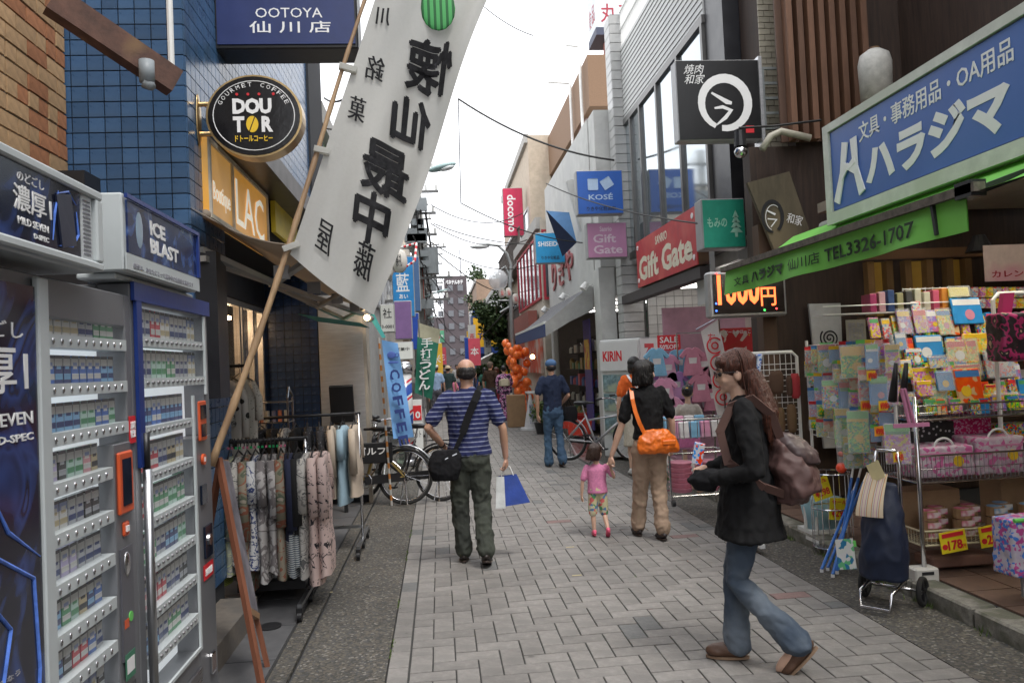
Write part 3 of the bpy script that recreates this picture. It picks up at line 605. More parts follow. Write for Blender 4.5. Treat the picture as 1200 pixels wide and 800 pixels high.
streaks(m1, XM+.013, [[(1.5, 1.2), (1.9, 1.17), (2.12, 1.05), (2.14, .8), (2.1, .45), (1.7, .3)], [(1.6, 1.1), (1.9, 1.05), (2.0, .95), (1.95, .8), (1.7, .75)], [(1.9, 1.35), (2.0, 1.2), (2.16, 1.1)], [(1.5, .5), (2.0, .44), (2.15, .4)]])
text('濃厚1', m1, (XM+.012, 1.72, 1.56), Y1, Z1, .4, .13, wprint, bold=.02); text('のどごし', m1, (XM+.012, 1.76, 1.71), Y1, Z1, .34, .045, wprint)
text('MILD SEVEN', m1, (XM+.012, 1.76, 1.475), Y1, Z1, .38, .035, wprint, bold=.01); text('■ D-SPEC', m1, (XM+.012, 1.9, 1.43), Y1, Z1, .24, .022, wprint, bold=.02)
for k in range(9): text('喫煙は健康を損なう', m1, (XM+.012, 1.72+.012*k, .82-.05*k), Y1, Z1, .32, .016, mat('grey_print', (.3, .3, .34), .5, bump=0))
rows1 = [1.743-.1485*i for i in range(9)]
sch = [['white', 'white', 'white', 'silver', 'green', 'green'], ['blue', 'navy', 'blue', 'blue', 'sky'], ['sky', 'sky', 'sky', 'mint', 'blue', 'mint'], ['lilac', 'black', 'mint', 'mint', 'pink', 'gold'], ['white', 'white', 'silver', 'black', 'black'], ['silver', 'lilac', 'silver', 'silver'], ['sky', 'green', 'mint', 'gold', 'navy', 'blue'], ['navy', 'black', 'red', 'red', 'blue', 'silver'], ['white', 'red', 'white', 'black']]
shelf_rows(m1, XM, 2.25, [2.83]*3+[2.68]*6, rows1[:9], sch)
MB().box(XM, XM+.004, 2.25, 2.83, .52, 1.78).build('acrylic_window', acr, m1)
MB().box(XM-.05, XM+.006, 2.69, 2.84, .5, 1.36).build('control_panel', vgrey, m1, bevel=.003)
MB().box(XM+.0065, XM+.02, 2.7, 2.825, 1.11, 1.33).build('price_display', orange_p, m1, bevel=.006); MB().box(XM+.02, XM+.023, 2.725, 2.8, 1.14, 1.305).build('screen', lcd, m1)
MB().box(XM+.0065, XM+.014, 2.74, 2.79, 1.03, 1.08).build('coin_slot', orange_p, m1, bevel=.006); MB().box(XM+.014, XM+.02, 2.755, 2.775, 1.045, 1.065).build('slot_mark', wprint, m1)
MB().box(XM+.0065, XM+.012, 2.71, 2.815, .6, .99).build('card_panel', mat('card_panel_grey', (.1, .1, .12), .3), m1); MB().ell((XM+.012, 2.76, .93), (.01, .025, .045), 12, 8).build('reader', chrome, m1, smooth=True)
MB().box(XM+.0125, XM+.014, 2.72, 2.805, .53, .62).build('green_sticker', mat('sticker_green', (.05, .2, .12), .5), m1); MB().box(XM+.0145, XM+.0155, 2.73, 2.795, .55, .6).build('sticker_white', wprint, m1)
MB().disc((XM+.013, 2.78, .74), .018, .003, 'X', 14).build('green_light', mat('leaf_green', (.15, .6, .12), .4), m1); MB().box(XM+.0125, XM+.014, 2.725, 2.76, .71, .74).build('red_mark', orange_p, m1)
MB().box(XM, XM+.004, 2.845, 2.9, 1.35, 1.45).build('red_notice', rprint, m1); text('未成年者\n喫煙禁止', m1, (XM+.004, 2.85, 1.37), Y1, Z1, .045, .06, wprint)
MB().box(XM-.1, XM-.09, 2.25, 2.83, .5, .51).build('sill', vwhite, m1); m1.location.y += .165; m1.scale = (1, 1, 1)
h1 = thing('machine_header', (-1.4, 1.9, 1.92), 'large white framed advertising light box above the left cigarette machine', 'light box')
XH = -1.08
MB().box(-1.6, XH-.012, 1.2, 2.55, 1.935, 2.2).build('case', vwhite, h1, bevel=.02)
MB().box(XH-.02, XH, 1.3, 2.38, 1.965, 2.165).build('advert', poster, h1); MB().box(XH-.02, XH, 2.39, 2.46, 1.965, 2.165).build('warning_strip', mat('pale_print', (.55, .58, .6), .5), h1)
fr_ = MB().box(XH-.02, XH+.012, 1.25, 2.52, 2.166, 2.195).box(XH-.02, XH+.012, 1.25, 2.52, 1.937, 1.964).box(XH-.02, XH+.012, 2.475, 2.52, 1.9645, 2.1655).build('frame', vwhite, h1, bevel=.006)
text('濃厚1', h1, (XH, 2.0, 2.04), Y1, Z1, .2, .07, wprint, bold=.02); text('のどごし', h1, (XH, 2.02, 2.12), Y1, Z1, .14, .028, wprint); text('MILD SEVEN', h1, (XH, 2.02, 2.005), Y1, Z1, .16, .02, wprint, bold=.01); text('D-SPEC', h1, (XH, 2.1, 1.978), Y1, Z1, .08, .014, wprint, bold=.02)
MB().obox((XH+.004, 2.28, 2.06), (.003, 0, 0), (0, .045, .01), (0, -.015, .075)).build('pack_picture', mat('pack_dark_blue', (.02, .025, .05), .3), h1)
streaks(h1, XH+.003, [[(2.2, 1.99), (2.215, 2.07), (2.24, 2.14)], [(2.23, 2.13), (2.3, 2.15), (2.35, 2.12)], [(2.24, 1.98), (2.32, 1.99), (2.36, 2.03), (2.35, 2.1)]], .004)
for k in range(14): text('健康注意表示文', h1, (XH, 2.4, 2.145-.0128*k), Y1, Z1, .05, .006, mat('grey_print'))
h1.location.y += .12
m2 = thing('cigarette_machine', (-1.5, 3.4, 0), 'narrower cigarette vending machine with blue rim and chrome pillar', 'vending machine')
MB().box(-1.85, XM-.12, 2.925, 3.9, .05, 1.95).box(XM-.12, XM-.002, 3.62, 3.9, .05, 1.3).box(XM-.12, XM-.002, 3.83, 3.9, 1.3, 1.95).box(XM-.12, XM-.002, 2.925, 2.99, .05, 1.95).box(XM-.12, XM-.002, 2.99, 3.83, 1.88, 1.95).box(XM-.12, XM-.002, 2.99, 3.62, .05, .33).build('cabinet', vgrey, m2, bevel=.004)
MB().box(XM-.13, XM-.1, 2.99, 3.83, .33, 1.88).build('back_light', glowp, m2)
bluem = mat('machine_blue', (.02, .05, .24), .3, .2); MB().box(XM, XM+.014, 2.93, 3.9, 1.885, 1.955).box(XM, XM+.014, 2.95, 3.0, 1.25, 1.884).build('blue_rim', bluem, m2)
MB().tube([(XM+.02, 2.99, .1), (XM+.02, 2.99, 1.24)], .017, 14).build('chrome_pillar', mat('pillar_silver', (.45, .46, .48), .3, 1, var=.03, bump=0), m2, smooth=True); MB().tube([(XM+.018, 2.99, 1.241), (XM+.018, 2.99, 1.38)], .014, 14).build('lock_handle', black, m2, smooth=True)
sch2 = [['silver', 'red', 'white', 'silver', 'silver', 'white'], ['silver', 'mint', 'green', 'silver', 'white'], ['navy', 'blue', 'navy', 'navy'], ['red', 'red', 'silver', 'gold', 'white'], ['red', 'green', 'green', 'mint', 'green'], ['green', 'silver', 'navy', 'mint'], ['pink', 'red', 'silver', 'black'], ['navy', 'silver', 'green', 'silver']]
rows2 = [1.765, 1.6]+[1.41-.178*i for i in range(6)]
shelf_rows(m2, XM, 3.03, [3.82]*2+[3.6]*6, rows2, sch2, .115, 'pill')
MB().box(XM, XM+.004, 3.01, 3.82, 1.5, 1.88).box(XM, XM+.004, 3.01, 3.62, .35, 1.499).build('acrylic_window', acr, m2)
MB().box(XM, XM+.01, 3.815, 3.835, 1.5, 1.88).box(XM, XM+.01, 3.61, 3.63, .35, 1.5).box(XM, XM+.01, 3.0, 3.63, .335, .35).build('window_trim', vwhite, m2)
MB().box(XM+.001, XM+.012, 3.69, 3.8, 1.28, 1.47).build('price_display', orange_p, m2, bevel=.005); MB().box(XM+.0125, XM+.016, 3.705, 3.785, 1.385, 1.45).box(XM+.0125, XM+.016, 3.71, 3.78, 1.3, 1.36).build('screen', lcd, m2)
MB().disc((XM+.006, 3.75, 1.19), .026, .012, 'X', 16).build('coin_slot', orange_p, m2); MB().box(XM+.012, XM+.015, 3.742, 3.758, 1.18, 1.2).build('slot_mark', wprint, m2)
MB().box(XM, XM+.01, 3.7, 3.78, .98, 1.07).build('coin_return_slot', lcd, m2); MB().box(XM, XM+.01, 3.73, 3.84, .72, .87).build('bill_slot', lcd, m2); MB().disc((XM+.012, 3.79, .8), .028, .01, 'X', 14).build('lock', chrome, m2)
MB().box(XM, XM+.003, 3.71, 3.86, .62, .69).build('red_notice', rprint, m2); text('未成年者喫煙禁止', m2, (XM+.003, 3.73, .635), Y1, Z1, .11, .035, wprint)
MB().box(XM, XM+.01, 3.4, 3.62, .1, .26).build('tray', steel, m2, bevel=.006); MB().box(XM, XM+.01, 3.76, 3.84, .16, .26).build('coin_return', chrome, m2, bevel=.01)
m2.location.y += .135
h2 = thing('machine_header', (-1.3, 3.3, 1.96), 'white sided light box with blue ice advert above the right cigarette machine', 'light box')
MB().box(-1.245, -1.12, 2.87, 3.72, 1.98, 2.265).box(-1.3, -1.16, 2.9, 3.8, 1.957, 1.979).build('case', vwhite, h2, bevel=.006)
MB().box(-1.12, -1.112, 2.9, 3.7, 2.05, 2.245).build('advert', ramp_mat('ice_ad_print', 'noise', [(0, (.006, .008, .02)), (.5, (.01, .02, .08)), (.62, (.05, .1, .28)), (.7, (.2, .28, .4)), (.76, (.01, .015, .05))], 6, .15, const=False, bump=0, dist=1.5), h2)
text('ICE\nBLAST', h2, (-1.112, 3.12, 2.08), Y1, Z1, .33, .13, wprint, bold=.04); MB().ell((-1.112, 3.01, 2.15), (.003, .035, .07), 12, 8).build('capsule_picture', mat('steel_blue', (.3, .4, .5), .3), h2)
MB().box(-1.114, -1.108, 2.87, 3.73, 1.985, 2.045).build('lower_strip', vwhite, h2); text('喫煙は、あなたにとって脳卒中の危険性を高めます', h2, (-1.108, 2.93, 1.995), Y1, Z1, .7, .02, mat('grey_print'))
fr_ = MB().box(-1.112, -1.1, 2.87, 3.73, 2.246, 2.262).box(-1.112, -1.1, 3.705, 3.725, 2.05, 2.245).build('blue_edge', bluem, h2)
h2.location.y += .06
MB().box(-2.1, -1.85, 4.35, 4.55, 2.0, 2.72).build('junction_box', black, label='black box fixed to blue tiles above the machine header', cat='box')
rust = mat('rusty_wood', (.11, .055, .04), .8, var=.4, scale=10, tint=(.2, .12, .06), bump=.6)
a, b = onY(60, 0, 4.15), onY(205, 98, 4.5); MB().bar(a, b, .1, .14).build('beam', rust, label='rusty brown beam slanting across the blue tiled wall', cat='beam')
p = onY(172, 82, 4.35); MB().tube([p+V((0, 0, .05)), p-V((0, 0, .07))], .04, 14).tube([p-V((0, 0, .07)), p-V((-.03, 0, .1))], [.04, .02], 14).build('lamp', mat('lamp_grey', (.25, .28, .3), .5), smooth=True, label='small grey spotlight on the rusty beam', cat='lamp')
p = onY(201, 80, 4.5); MB().tube([p, V((p.x, p.y, 6))], .018, 8).build('conduit', white, label='white vertical conduit on the blue tiled wall', cat='pipe')

# ================================================================== SIGNS ON THE LEFT
navy = mat('sign_navy', (.015, .03, .13), .35, var=.1)
Yo = 5.55; a, b = onY(252, 58, Yo), onY(420, 52, Yo)
so1 = thing('hanging_sign', (a.x, Yo, a.z), 'dark blue box sign of the restaurant hanging at top left', 'sign')
MB().box(a.x, b.x, Yo, Yo+.28, a.z, a.z+1.0).build('box', black, so1, bevel=.01); MB().box(a.x+.02, b.x-.02, Yo-.012, Yo-.001, a.z+.03, a.z+.98).build('face', navy, so1)
q = onY(300, 22, Yo); text('OOTOYA', so1, (q.x, Yo-.012, q.z), X1, Z1, .46, .07, wprint); q = onY(293, 40, Yo); text('仙 川 店', so1, (q.x, Yo-.012, q.z), X1, Z1, .56, .085, wprint, bold=.01); text('大戸屋ごはん処', so1, (q.x, Yo-.012, q.z+.27), X1, Z1, .6, .12, wprint)
MB().box(a.x-.2, a.x-.005, Yo+.05, Yo+.24, a.z+.15, a.z+1).build('bracket', black, so1)
Yd = 5.0; c = onY(298, 136, Yd)
dt = thing('oval_sign', (c.x, Yd, c.z), 'round black coffee shop sign with gold rim on blue tiled corner', 'sign')
n_ = 40
def oval(r1, r2, y0, y1, cc=c): return MB().poly([(cc.x+r1*cos(2*pi*j/n_), y0, cc.z+r2*sin(2*pi*j/n_)) for j in range(n_)], (0, y1-y0, 0))
oval(.297, .262, Yd, Yd+.13).build('rim', mat('brass', (.5, .36, .18), .3, .9), dt); oval(.283, .25, Yd-.006, Yd-.001).build('face', mat('gloss_black', (.01, .01, .012), .15), dt)
MB().tube([(c.x+.25*cos(2*pi*j/n_), Yd-.008, c.z+.22*sin(2*pi*j/n_)) for j in range(n_+1)], .003, 6, cap=False).build('white_ring', wprint, dt)
for i, ch in enumerate('GOURMET COFFEE'):
    if ch == ' ': continue
    a_ = pi*.86-i*(pi*.72/13); p = V((c.x+.212*cos(a_), Yd-.008, c.z+.185*sin(a_))); u = V((sin(a_), 0, -cos(a_))); v = V((cos(a_), 0, sin(a_))); text(ch, dt, p-u*.012, u, v, .023, .026, wprint)
text('DOU', dt, (c.x-.13, Yd-.008, c.z+.01), X1, Z1, .24, .1, wprint, bold=.05, space=.95); text('T', dt, (c.x-.13, Yd-.008, c.z-.105), X1, Z1, .07, .1, wprint, bold=.05); text('R', dt, (c.x+.045, Yd-.008, c.z-.105), X1, Z1, .07, .1, wprint, bold=.05)
bean = oval(.037, .052, Yd-.011, Yd-.0065, V((c.x-.012, 0, c.z-.055))).build('bean', yprint, dt); MB().tube([(c.x-.03, Yd-.012, c.z-.1), (c.x-.015, Yd-.012, c.z-.06), (c.x+.005, Yd-.012, c.z-.01)], .003, 5).build('bean_seam', ink, dt)
text('ドトールコーヒー', dt, (c.x-.12, Yd-.008, c.z-.165), X1, Z1, .23, .04, yprint, bold=.02)
dd = MB()
for i in range(4): dd.disc((c.x-.1+i*.068+(.02 if i == 3 else 0), Yd-.01, c.z+.135), .009, .004, 'Y', 10)
dd.build('red_dots', rprint, dt)
for z in (-.09, .1): MB().tube([(c.x-.28, Yd+.065, c.z+z), (-1.46, Yd+.065, c.z+z)], .016, 8).build('bracket', mat('brass'), dt)
MB().ell((-1.452, Yd+.065, c.z), (.012, .05, .17), 12, 8).build('wall_plate', mat('brass'), dt, smooth=True)
# awning
aw = thing('awning', (-1.4, 7, 2.3), 'dark beige retractable awning over the clothes racks with folding arms', 'awning')
fab = mat('awning_fabric', (.33, .28, .23), .85, var=.12, scale=4, bump=.1)
tlf = fab.node_tree; t_l = tlf.nodes.new('ShaderNodeBsdfTranslucent'); t_l.inputs[0].default_value = (.5, .42, .34, 1); m_s = tlf.nodes.new('ShaderNodeMixShader'); m_s.inputs[0].default_value = .3
tlf.links.new(tlf.nodes['Principled BSDF'].outputs[0], m_s.inputs[1]); tlf.links.new(t_l.outputs[0], m_s.inputs[2]); tlf.links.new(m_s.outputs[0], tlf.nodes['Material Output'].inputs[0])
def awf(u, v):
    y = lerp(4.7, 9.3, v); x = lerp(-1.42, -.75, u); z = lerp(2.58+.02*sin(v*9), 2.33, u)-.06*sin(pi*u)+.012*sin(v*25)*u; return V((x, y, z))
b = MB().sheet(awf, 10, 40); a_ = len(b.v); b.add([V(p)+V((0, 0, .006)) for p in b.v], [tuple(reversed(f)) for f in b.f]); b.build('fabric', fab, aw, smooth=True)
MB().box(-.77, -.73, 4.7, 9.3, 2.29, 2.34).build('front_bar', mat('bar_grey', (.35, .34, .32), .5), aw)
MB().tube([(-1.44, 5.1, 2.62), (-1.44, 9.35, 2.62)], .03, 12).build('roller', fab, aw, smooth=True)
for y in (4.9, 6.9, 8.8):
    e = V((-1.1, y+.55, 2.2)); MB().bar((-1.42, y, 2.36), e, .05, .035).bar(e, (-.76, y+.05, 2.3), .045, .03).ell(e, .035, 8, 6).build('arm', mat('arm_pale', (.5, .49, .46), .4, .4), aw)
MB().bar((-1.4, 4.85, 2.3), (-.85, 9.0, 2.22), .05, .035).build('torsion_bar', mat('arm_pale'), aw)
for y in (5.2, 6.2, 7.2, 8.2): MB().box(-1.05+(y-5.2)*.05, -.95+(y-5.2)*.05, y, y+.03, 2.2, 2.29).build('clamp', greym, aw)
p = onY(430, 372, 9.25); lb = thing('lamp', p, 'bare lit bulb at the far end of the awning', 'lamp'); MB().ell(p, .035, 12, 8).build('bulb', mat('bulb_warm', (1, .62, .3), .4, emit=14, var=0, bump=0), lb, smooth=True); MB().ell(p+V((.03, .08, -.01)), (.05, .05, .04), 10, 6).build('shade', greym, lb, smooth=True)
tq = mat('teal_cloth', (.05, .3, .28), .8); MB().poly([onY(437, 365, 9.35), onY(452, 395, 9.35), onY(448, 396, 9.3), onY(433, 372, 9.3)], (0, .02, 0)).build('awning_flap', tq, label='teal canvas flap hanging at the far awning corner', cat='awning')
a2 = MB(); a2.add([(-1.4, 8.0, 2.18), (-1.4, 9.4, 2.18), (-.8, 9.4, 2.08), (-.8, 8.3, 2.08)], [(0, 1, 2, 3)]); a2.build('green_awning', tq, label='teal awning cloth folded beneath the beige awning', cat='awning')

# ================================================================== BAMBOO POLE AND BANNER
bam = mat('bamboo', (.42, .28, .16), .5, var=.2, scale=9, stretch=(4, 4, .6), bump=.3, tint=(.3, .19, .11))
A = onY(247, 545, 4.05); B = onY(442, -30, 4.35); pl_ = MB(); N_ = 34
pts = []; rr = []
for i in range(N_+1):
    t_ = i/N_; p = A.lerp(B, t_)+V((.02*sin(t_*5), 0, 0)); r_ = lerp(.019, .009, t_); pts.append(p); rr.append(r_*(1.25 if i % 4 == 0 else 1))
MB().tube(pts, rr, 10).build('bamboo_pole', bam, smooth=True, label='long bamboo pole leaning out beside the machines', cat='pole')
clf = mat('banner_cloth', (.6, .6, .575), .85, var=.05, scale=50, bump=.15)
clf.node_tree.nodes['Principled BSDF'].inputs['Transmission Weight'].default_value = 0
TL, BL, BR, TR = onY(466, -80, 4.38), onY(340, 298, 4.18), onY(437, 368, 4.3), onY(600, -70, 4.55)
def bnf(u, v):                              # u across from pole, v up
    p = (BL.lerp(BR, u)).lerp(TL.lerp(TR, u), v); wv = .055*sin(u*7+v*5)+.03*sin(v*12+u*3)+.012*sin(u*17-v*6); p.y += wv*(.25+u); p.x += .015*sin(v*7)*u; p.z += -.025*sin(pi*u)*(1-v)
    return p
ban = thing('banner', BL, 'white Japanese cloth banner with black brush letters seen from behind', 'banner')
bb = MB().sheet(bnf, 24, 60); nb = list(bb.v); bb.build('cloth', clf, ban, smooth=True)
cloth_o = ban.children[0]
md = clf.node_tree; tl_ = md.nodes.new('ShaderNodeBsdfTranslucent'); tl_.inputs[0].default_value = (.75, .75, .7, 1); ms = md.nodes.new('ShaderNodeMixShader'); ms.inputs[0].default_value = .45
md.links.new(md.nodes['Principled BSDF'].outputs[0], ms.inputs[1]); md.links.new(tl_.outputs[0], ms.inputs[2]); md.links.new(ms.outputs[0], md.nodes['Material Output'].inputs[0])
inkb = mat('brush_ink', (.035, .035, .04), .85, var=.5, scale=30, bump=0)
def bchar(ch, u0_, v0_, du, dv, bold=.03, sh=0):
    c_b = bnf(u0_, v0_); uu = (bnf(u0_+.02, v0_)-c_b).normalized(); vv = (bnf(u0_, v0_+.02)-c_b); vv = (vv-uu*vv.dot(uu)).normalized()
    t = text(ch, ban, c_b-uu*du/2-vv*dv/2, uu, vv, du, dv, inkb, ext=.004, mirror=True, bold=0, shear=sh)
    me = t.data                              # wrap on the cloth
    bm = bmesh.new(); bm.from_mesh(me); bmesh.ops.triangulate(bm, faces=bm.faces)
    for _ in range(2): bmesh.ops.subdivide_edges(bm, edges=[e for e in bm.edges if e.calc_length() > .03], cuts=1)
    bmesh.ops.triangulate(bm, faces=bm.faces)
    for _ in range(2): bmesh.ops.subdivide_edges(bm, edges=[e for e in bm.edges if e.calc_length() > .03], cuts=1)
    bmesh.ops.triangulate(bm, faces=bm.faces); bm.to_mesh(me); bm.free()
    cx = WL[t.name]; sgn = uu.cross(vv); sgn = sgn if sgn.y < 0 else -sgn
    W_ = (BR-BL).length
    for q in me.vertices:
        d = q.co; a_ = d.dot(uu)/W_+u0_; b_ = d.dot(vv)/((TL-BL).length)+v0_; q.co = bnf(a_, b_)+V((0, -.014, 0))-cx
for ch, px, py, du, dv in (('懐', 503, 82, .25, .27), ('仙', 482, 145, .21, .23), ('最', 456, 200, .27, .24), ('中', 436, 252, .22, .23), ('川', 448, 22, .08, .1), ('銘', 440, 80, .1, .13), ('菓', 418, 128, .1, .13), ('屋', 385, 277, .1, .15), ('藤', 430, 302, .12, .16)):
    # invert the px position on the banner by search
    best = min(((u_/24, v_/40) for u_ in range(25) for v_ in range(41)), key=lambda q: (lambda d3: (600+F*d3.dot(rt)/d3.dot(fw)-px)**2+(400-F*d3.dot(up)/d3.dot(fw)-py)**2)(bnf(*q)-CAM))
    for o_ in ((-.012, 0), (.012, 0), (0, .004), (0, -.004)) if du > .15 else ((0, 0), (.008, 0)): bchar(ch, best[0]+o_[0], best[1]+o_[1], du, dv, 0, .25)
cpt = onY(513, 12, 4.43); mel = MB(); mel.ell(cpt+V((0, -.02, 0)), (.1, .012, .13), 14, 8); mel.build('emblem', ramp_mat('melon_green', 'wave', [(0, (.08, .4, .12)), (.6, (.02, .13, .04))], 9, .7, stretch=(1, 1, .02), rot=(0, R(90), 0)), ban, smooth=True)
for v_ in (.03, .3, .55, .82):
    p = bnf(0, v_); q = min(pts, key=lambda s_: (s_-p).length); MB().bar(p+V((.03, -.01, 0)), q-V((.02, .01, 0)), .045, .03).build('tie_loop', clf, ban)

# ================================================================== CLOTHES RACKS
def rack(loc, x0, x1, z, label):
    t = thing('clothes_rack', loc, label, 'clothes rack', 'clothes racks'); x, y = loc[0], loc[1]
    MB().tube([(x0, y, z), (x1, y, z)], .013, 8).build('rail', dark, t, smooth=True)
    for xx in (x0+.06, x1-.02):
        MB().tube([(xx, y, .12), (xx, y, z)], .013, 8).build('upright', chrome, t, smooth=True); MB().bar((xx, y-.42, .1), (xx, y+.42, .1), .03, .025).build('foot', steel, t)
        for yy in (-.42, 0, .42): MB().disc((xx, y+yy, .037), .032, .028, 'X', 14).box(xx-.02, xx+.02, y+yy-.015, y+yy+.015, .05, .09).build('caster', black, t)
    MB().bar((x0+.06, y, .2), (x1-.02, y, .2), .025).build('crossbar', steel, t)
    return t
gmat = {
 'grey floral': ramp_mat('cloth_grey_floral', 'noise', [(0, (.45, .43, .4)), (.45, (.24, .23, .22)), (.52, (.5, .48, .44)), (.6, (.12, .12, .12))], 14, .9, dist=1),
 'white dotted': ramp_mat('cloth_white_dotted', 'dots', [(0, (.03, .03, .03)), (.28, (.6, .58, .55))], 12, .9),
 'navy': mat('cloth_navy', (.02, .025, .06), .9, var=.2, scale=30), 'black': mat('cloth_black', (.012, .012, .013), .9, var=.3, scale=30),
 'olive knit': ramp_mat('cloth_olive_knit', 'wave', [(0, (.12, .15, .03)), (.5, (.28, .32, .08))], 28, .9, const=False, bump=.5),
 'monochrome print': ramp_mat('cloth_bw_print', 'noise', [(0, (.55, .55, .52)), (.5, (.03, .03, .04)), (.58, (.6, .6, .57))], 16, .9, dist=2),
 'rust floral': ramp_mat('cloth_rust_floral', 'noise', [(0, (.3, .26, .2)), (.42, (.28, .1, .06)), (.5, (.22, .2, .14)), (.6, (.1, .12, .08)), (.68, (.35, .3, .24))], 9, .9, dist=1),
 'blue print': ramp_mat('cloth_blue_print', 'noise', [(0, (.6, .6, .6)), (.48, (.05, .07, .18)), (.56, (.6, .6, .6))], 18, .9, dist=1.5),
 'grey camouflage': ramp_mat('cloth_camo', 'noise', [(0, (.5, .48, .47)), (.46, (.2, .18, .18)), (.56, (.45, .43, .42)), (.66, (.28, .25, .25))], 6, .9, dist=1.5),
 'pink print': ramp_mat('cloth_pink_print', 'noise', [(0, (.62, .47, .43)), (.56, (.03, .025, .03)), (.64, (.62, .47, .43))], 11, .9, dist=2.5),
 'black sparkle': ramp_mat('cloth_black_sparkle', 'dots', [(0, (.3, .3, .32)), (.22, (.02, .02, .024))], 60, .8),
 'beige': mat('cloth_beige', (.48, .4, .32), .9, var=.1), 'pale blue': mat('cloth_pale_blue', (.3, .43, .52), .9, var=.08), 'yellow floral': ramp_mat('cloth_yg_floral', 'noise', [(0, (.25, .27, .22)), (.45, (.4, .42, .25)), (.53, (.2, .22, .24)), (.6, (.42, .4, .36))], 13, .9, dist=1),
 'white lace': ramp_mat('cloth_white_lace', 'dots', [(0, (.25, .23, .2)), (.2, (.58, .56, .5))], 40, .9), 'striped hem': ramp_mat('cloth_striped', 'wave', [(0, (.5, .52, .5)), (.5, (.08, .1, .14))], 22, .9)}
def garment(loc, kind, ztop, zbot, half=.19, thick=.028, label='', group='garments on the clothes racks', yaw=0, hem=None):
    """blouse or dress on a hanger, flat side across local Y; edge towards the viewer"""
    t = thing('garment', (loc[0], loc[1], ztop), label, 'garment', group)
    sd_ = random.random()*50; nr = 14; n = 18; vs = []
    for i in range(nr+1):
        f = i/nr; z = -.1-f*(ztop-.1-zbot); wd = half*(.35+.65*min(1, (f*7)**.6)) * (1+.12*f*noise.noise(V((sd_, f*2, 0)))); th = thick*(.8+.5*f+.5*noise.noise(V((sd_, f*3, 5))))
        for j in range(n):
            a_ = 2*pi*j/n; fold = 1+.35*f*noise.noise(V((sd_+cos(a_)*2.2, sin(a_)*2.2, f*1.2)))
            vs.append(V((th*cos(a_)*fold+.012*noise.noise(V((sd_, f*4, 2))), wd*sin(a_)*(.9+.1*fold), z+.03*f*noise.noise(V((cos(a_), sin(a_), sd_))))))
    b = MB(); fs = [(i*n+j, i*n+(j+1) % n, (i+1)*n+(j+1) % n, (i+1)*n+j) for i in range(nr) for j in range(n)]+[tuple(range(n))]
    b.add(vs, fs)
    if hem: b.m = [1 if (min(vs[q].z for q in f) < -(ztop-.1-zbot)*.72-.1) else 0 for f in fs]
    o = b.mesh('cloth', [gmat[kind]]+([gmat[hem]] if hem else []), smooth=True); ob = bpy.data.objects.new('cloth', o); COL.objects.link(ob); ob.parent = t
    # sleeves
    for s_ in (-1, 1):
        L_ = random.uniform(.25, .5)*min(1, (ztop-zbot)/.9)
        sb = MB().tube([(0, s_*half*.75, -.13), (.012, s_*half*1.05, -.25), (.015, s_*half*1.02, -.15-L_)], [.03, .032, .036], 8, ell=.8); so_ = bpy.data.objects.new('sleeve', sb.mesh('sleeve', gmat[kind], smooth=True)); COL.objects.link(so_); so_.parent = t
    hb = MB().tube([(0, -half*.8, -.12), (0, 0, -.06), (0, half*.8, -.12)], .006, 6).tube([(0, 0, -.06), (0, 0, -.02), (0, .02, 0), (0, 0, .018), (0, -.015, .005)], .003, 6)
    ho = bpy.data.objects.new('hanger', hb.mesh('hanger', black)); COL.objects.link(ho); ho.parent = t
    t.rotation_euler = (0, 0, yaw+random.uniform(-.12, .12)); return t
Yr = 5.55; Zr = 1.13
rack((-1.5, Yr, 0), -2.0, -.93, Zr, 'clothes rack nearest the machines, its garments reaching the floor')
seq = ['white lace', 'monochrome print', 'white lace', 'navy', 'monochrome print', 'olive knit', 'yellow floral', 'grey floral', 'rust floral', 'blue print', 'grey camouflage', 'grey camouflage', 'rust floral', 'navy', 'black', 'grey floral', 'pink print', 'pink print']
n = len(seq); seen = {}
for i, kx in enumerate(seq):
    x = -1.8+i*(.97/(n-1)); hemk = 'striped hem' if kx in ('navy', 'black') and i > 10 else None
    zb = .2+.14*((i*7) % 5)/5-(.1 if kx in ('pink print', 'rust floral') else 0)
    seen[kx] = seen.get(kx, 0)+1; nxt = seq[i+1] if i+1 < n else None
    lb_ = f'{kx} garment on front rack, {seq[i-1]} to its left' + (f', {nxt} to its right' if nxt else '')
    if i == 0: lb_ = 'first white lace garment on the front rack, half behind the machine'
    if i == n-1: lb_ = 'pink print garment at the street end of the front rack'
    garment((x, Yr, 0), kx, Zr, zb, label=lb_, hem=hemk, thick=.037)
Y2 = 7.1
rack((-1.5, Y2, 0), -2.0, -.72, 1.2, 'second clothes rack behind the front one, dark and pale blue garments')
seq2 = ['navy', 'grey floral', 'black', 'black sparkle', 'black', 'grey floral', 'black', 'black sparkle', 'black sparkle', 'beige', 'pale blue', 'beige']
for i, kx in enumerate(seq2):
    x = -1.9+i*(1.12/11); nxt = seq2[i+1] if i < 11 else None
    garment((x, Y2, 0), kx, 1.2, .36+(.12 if kx == 'beige' else 0)+(.05 if kx == 'pale blue' else 0), label=f'{kx} garment on the rear rack ' + (f'with {seq2[i-1]} left and {nxt} right' if 0 < i < 11 else ('at its hidden left end' if i == 0 else 'at its street end')), thick=.045, group='garments on the rear rack')
MB().tube([(-2.0, 6.25, 1.66), (-1.5, 6.25, 1.66)], .012, 8).tube([(-1.98, 6.25, .01), (-1.98, 6.25, 1.66)], .012, 8).tube([(-1.5, 6.25, .01), (-1.5, 6.25, 1.66)], .012, 8).build('hanging_rail', dark, label='higher black rail behind the front rack holding blouses', cat='clothes rack')
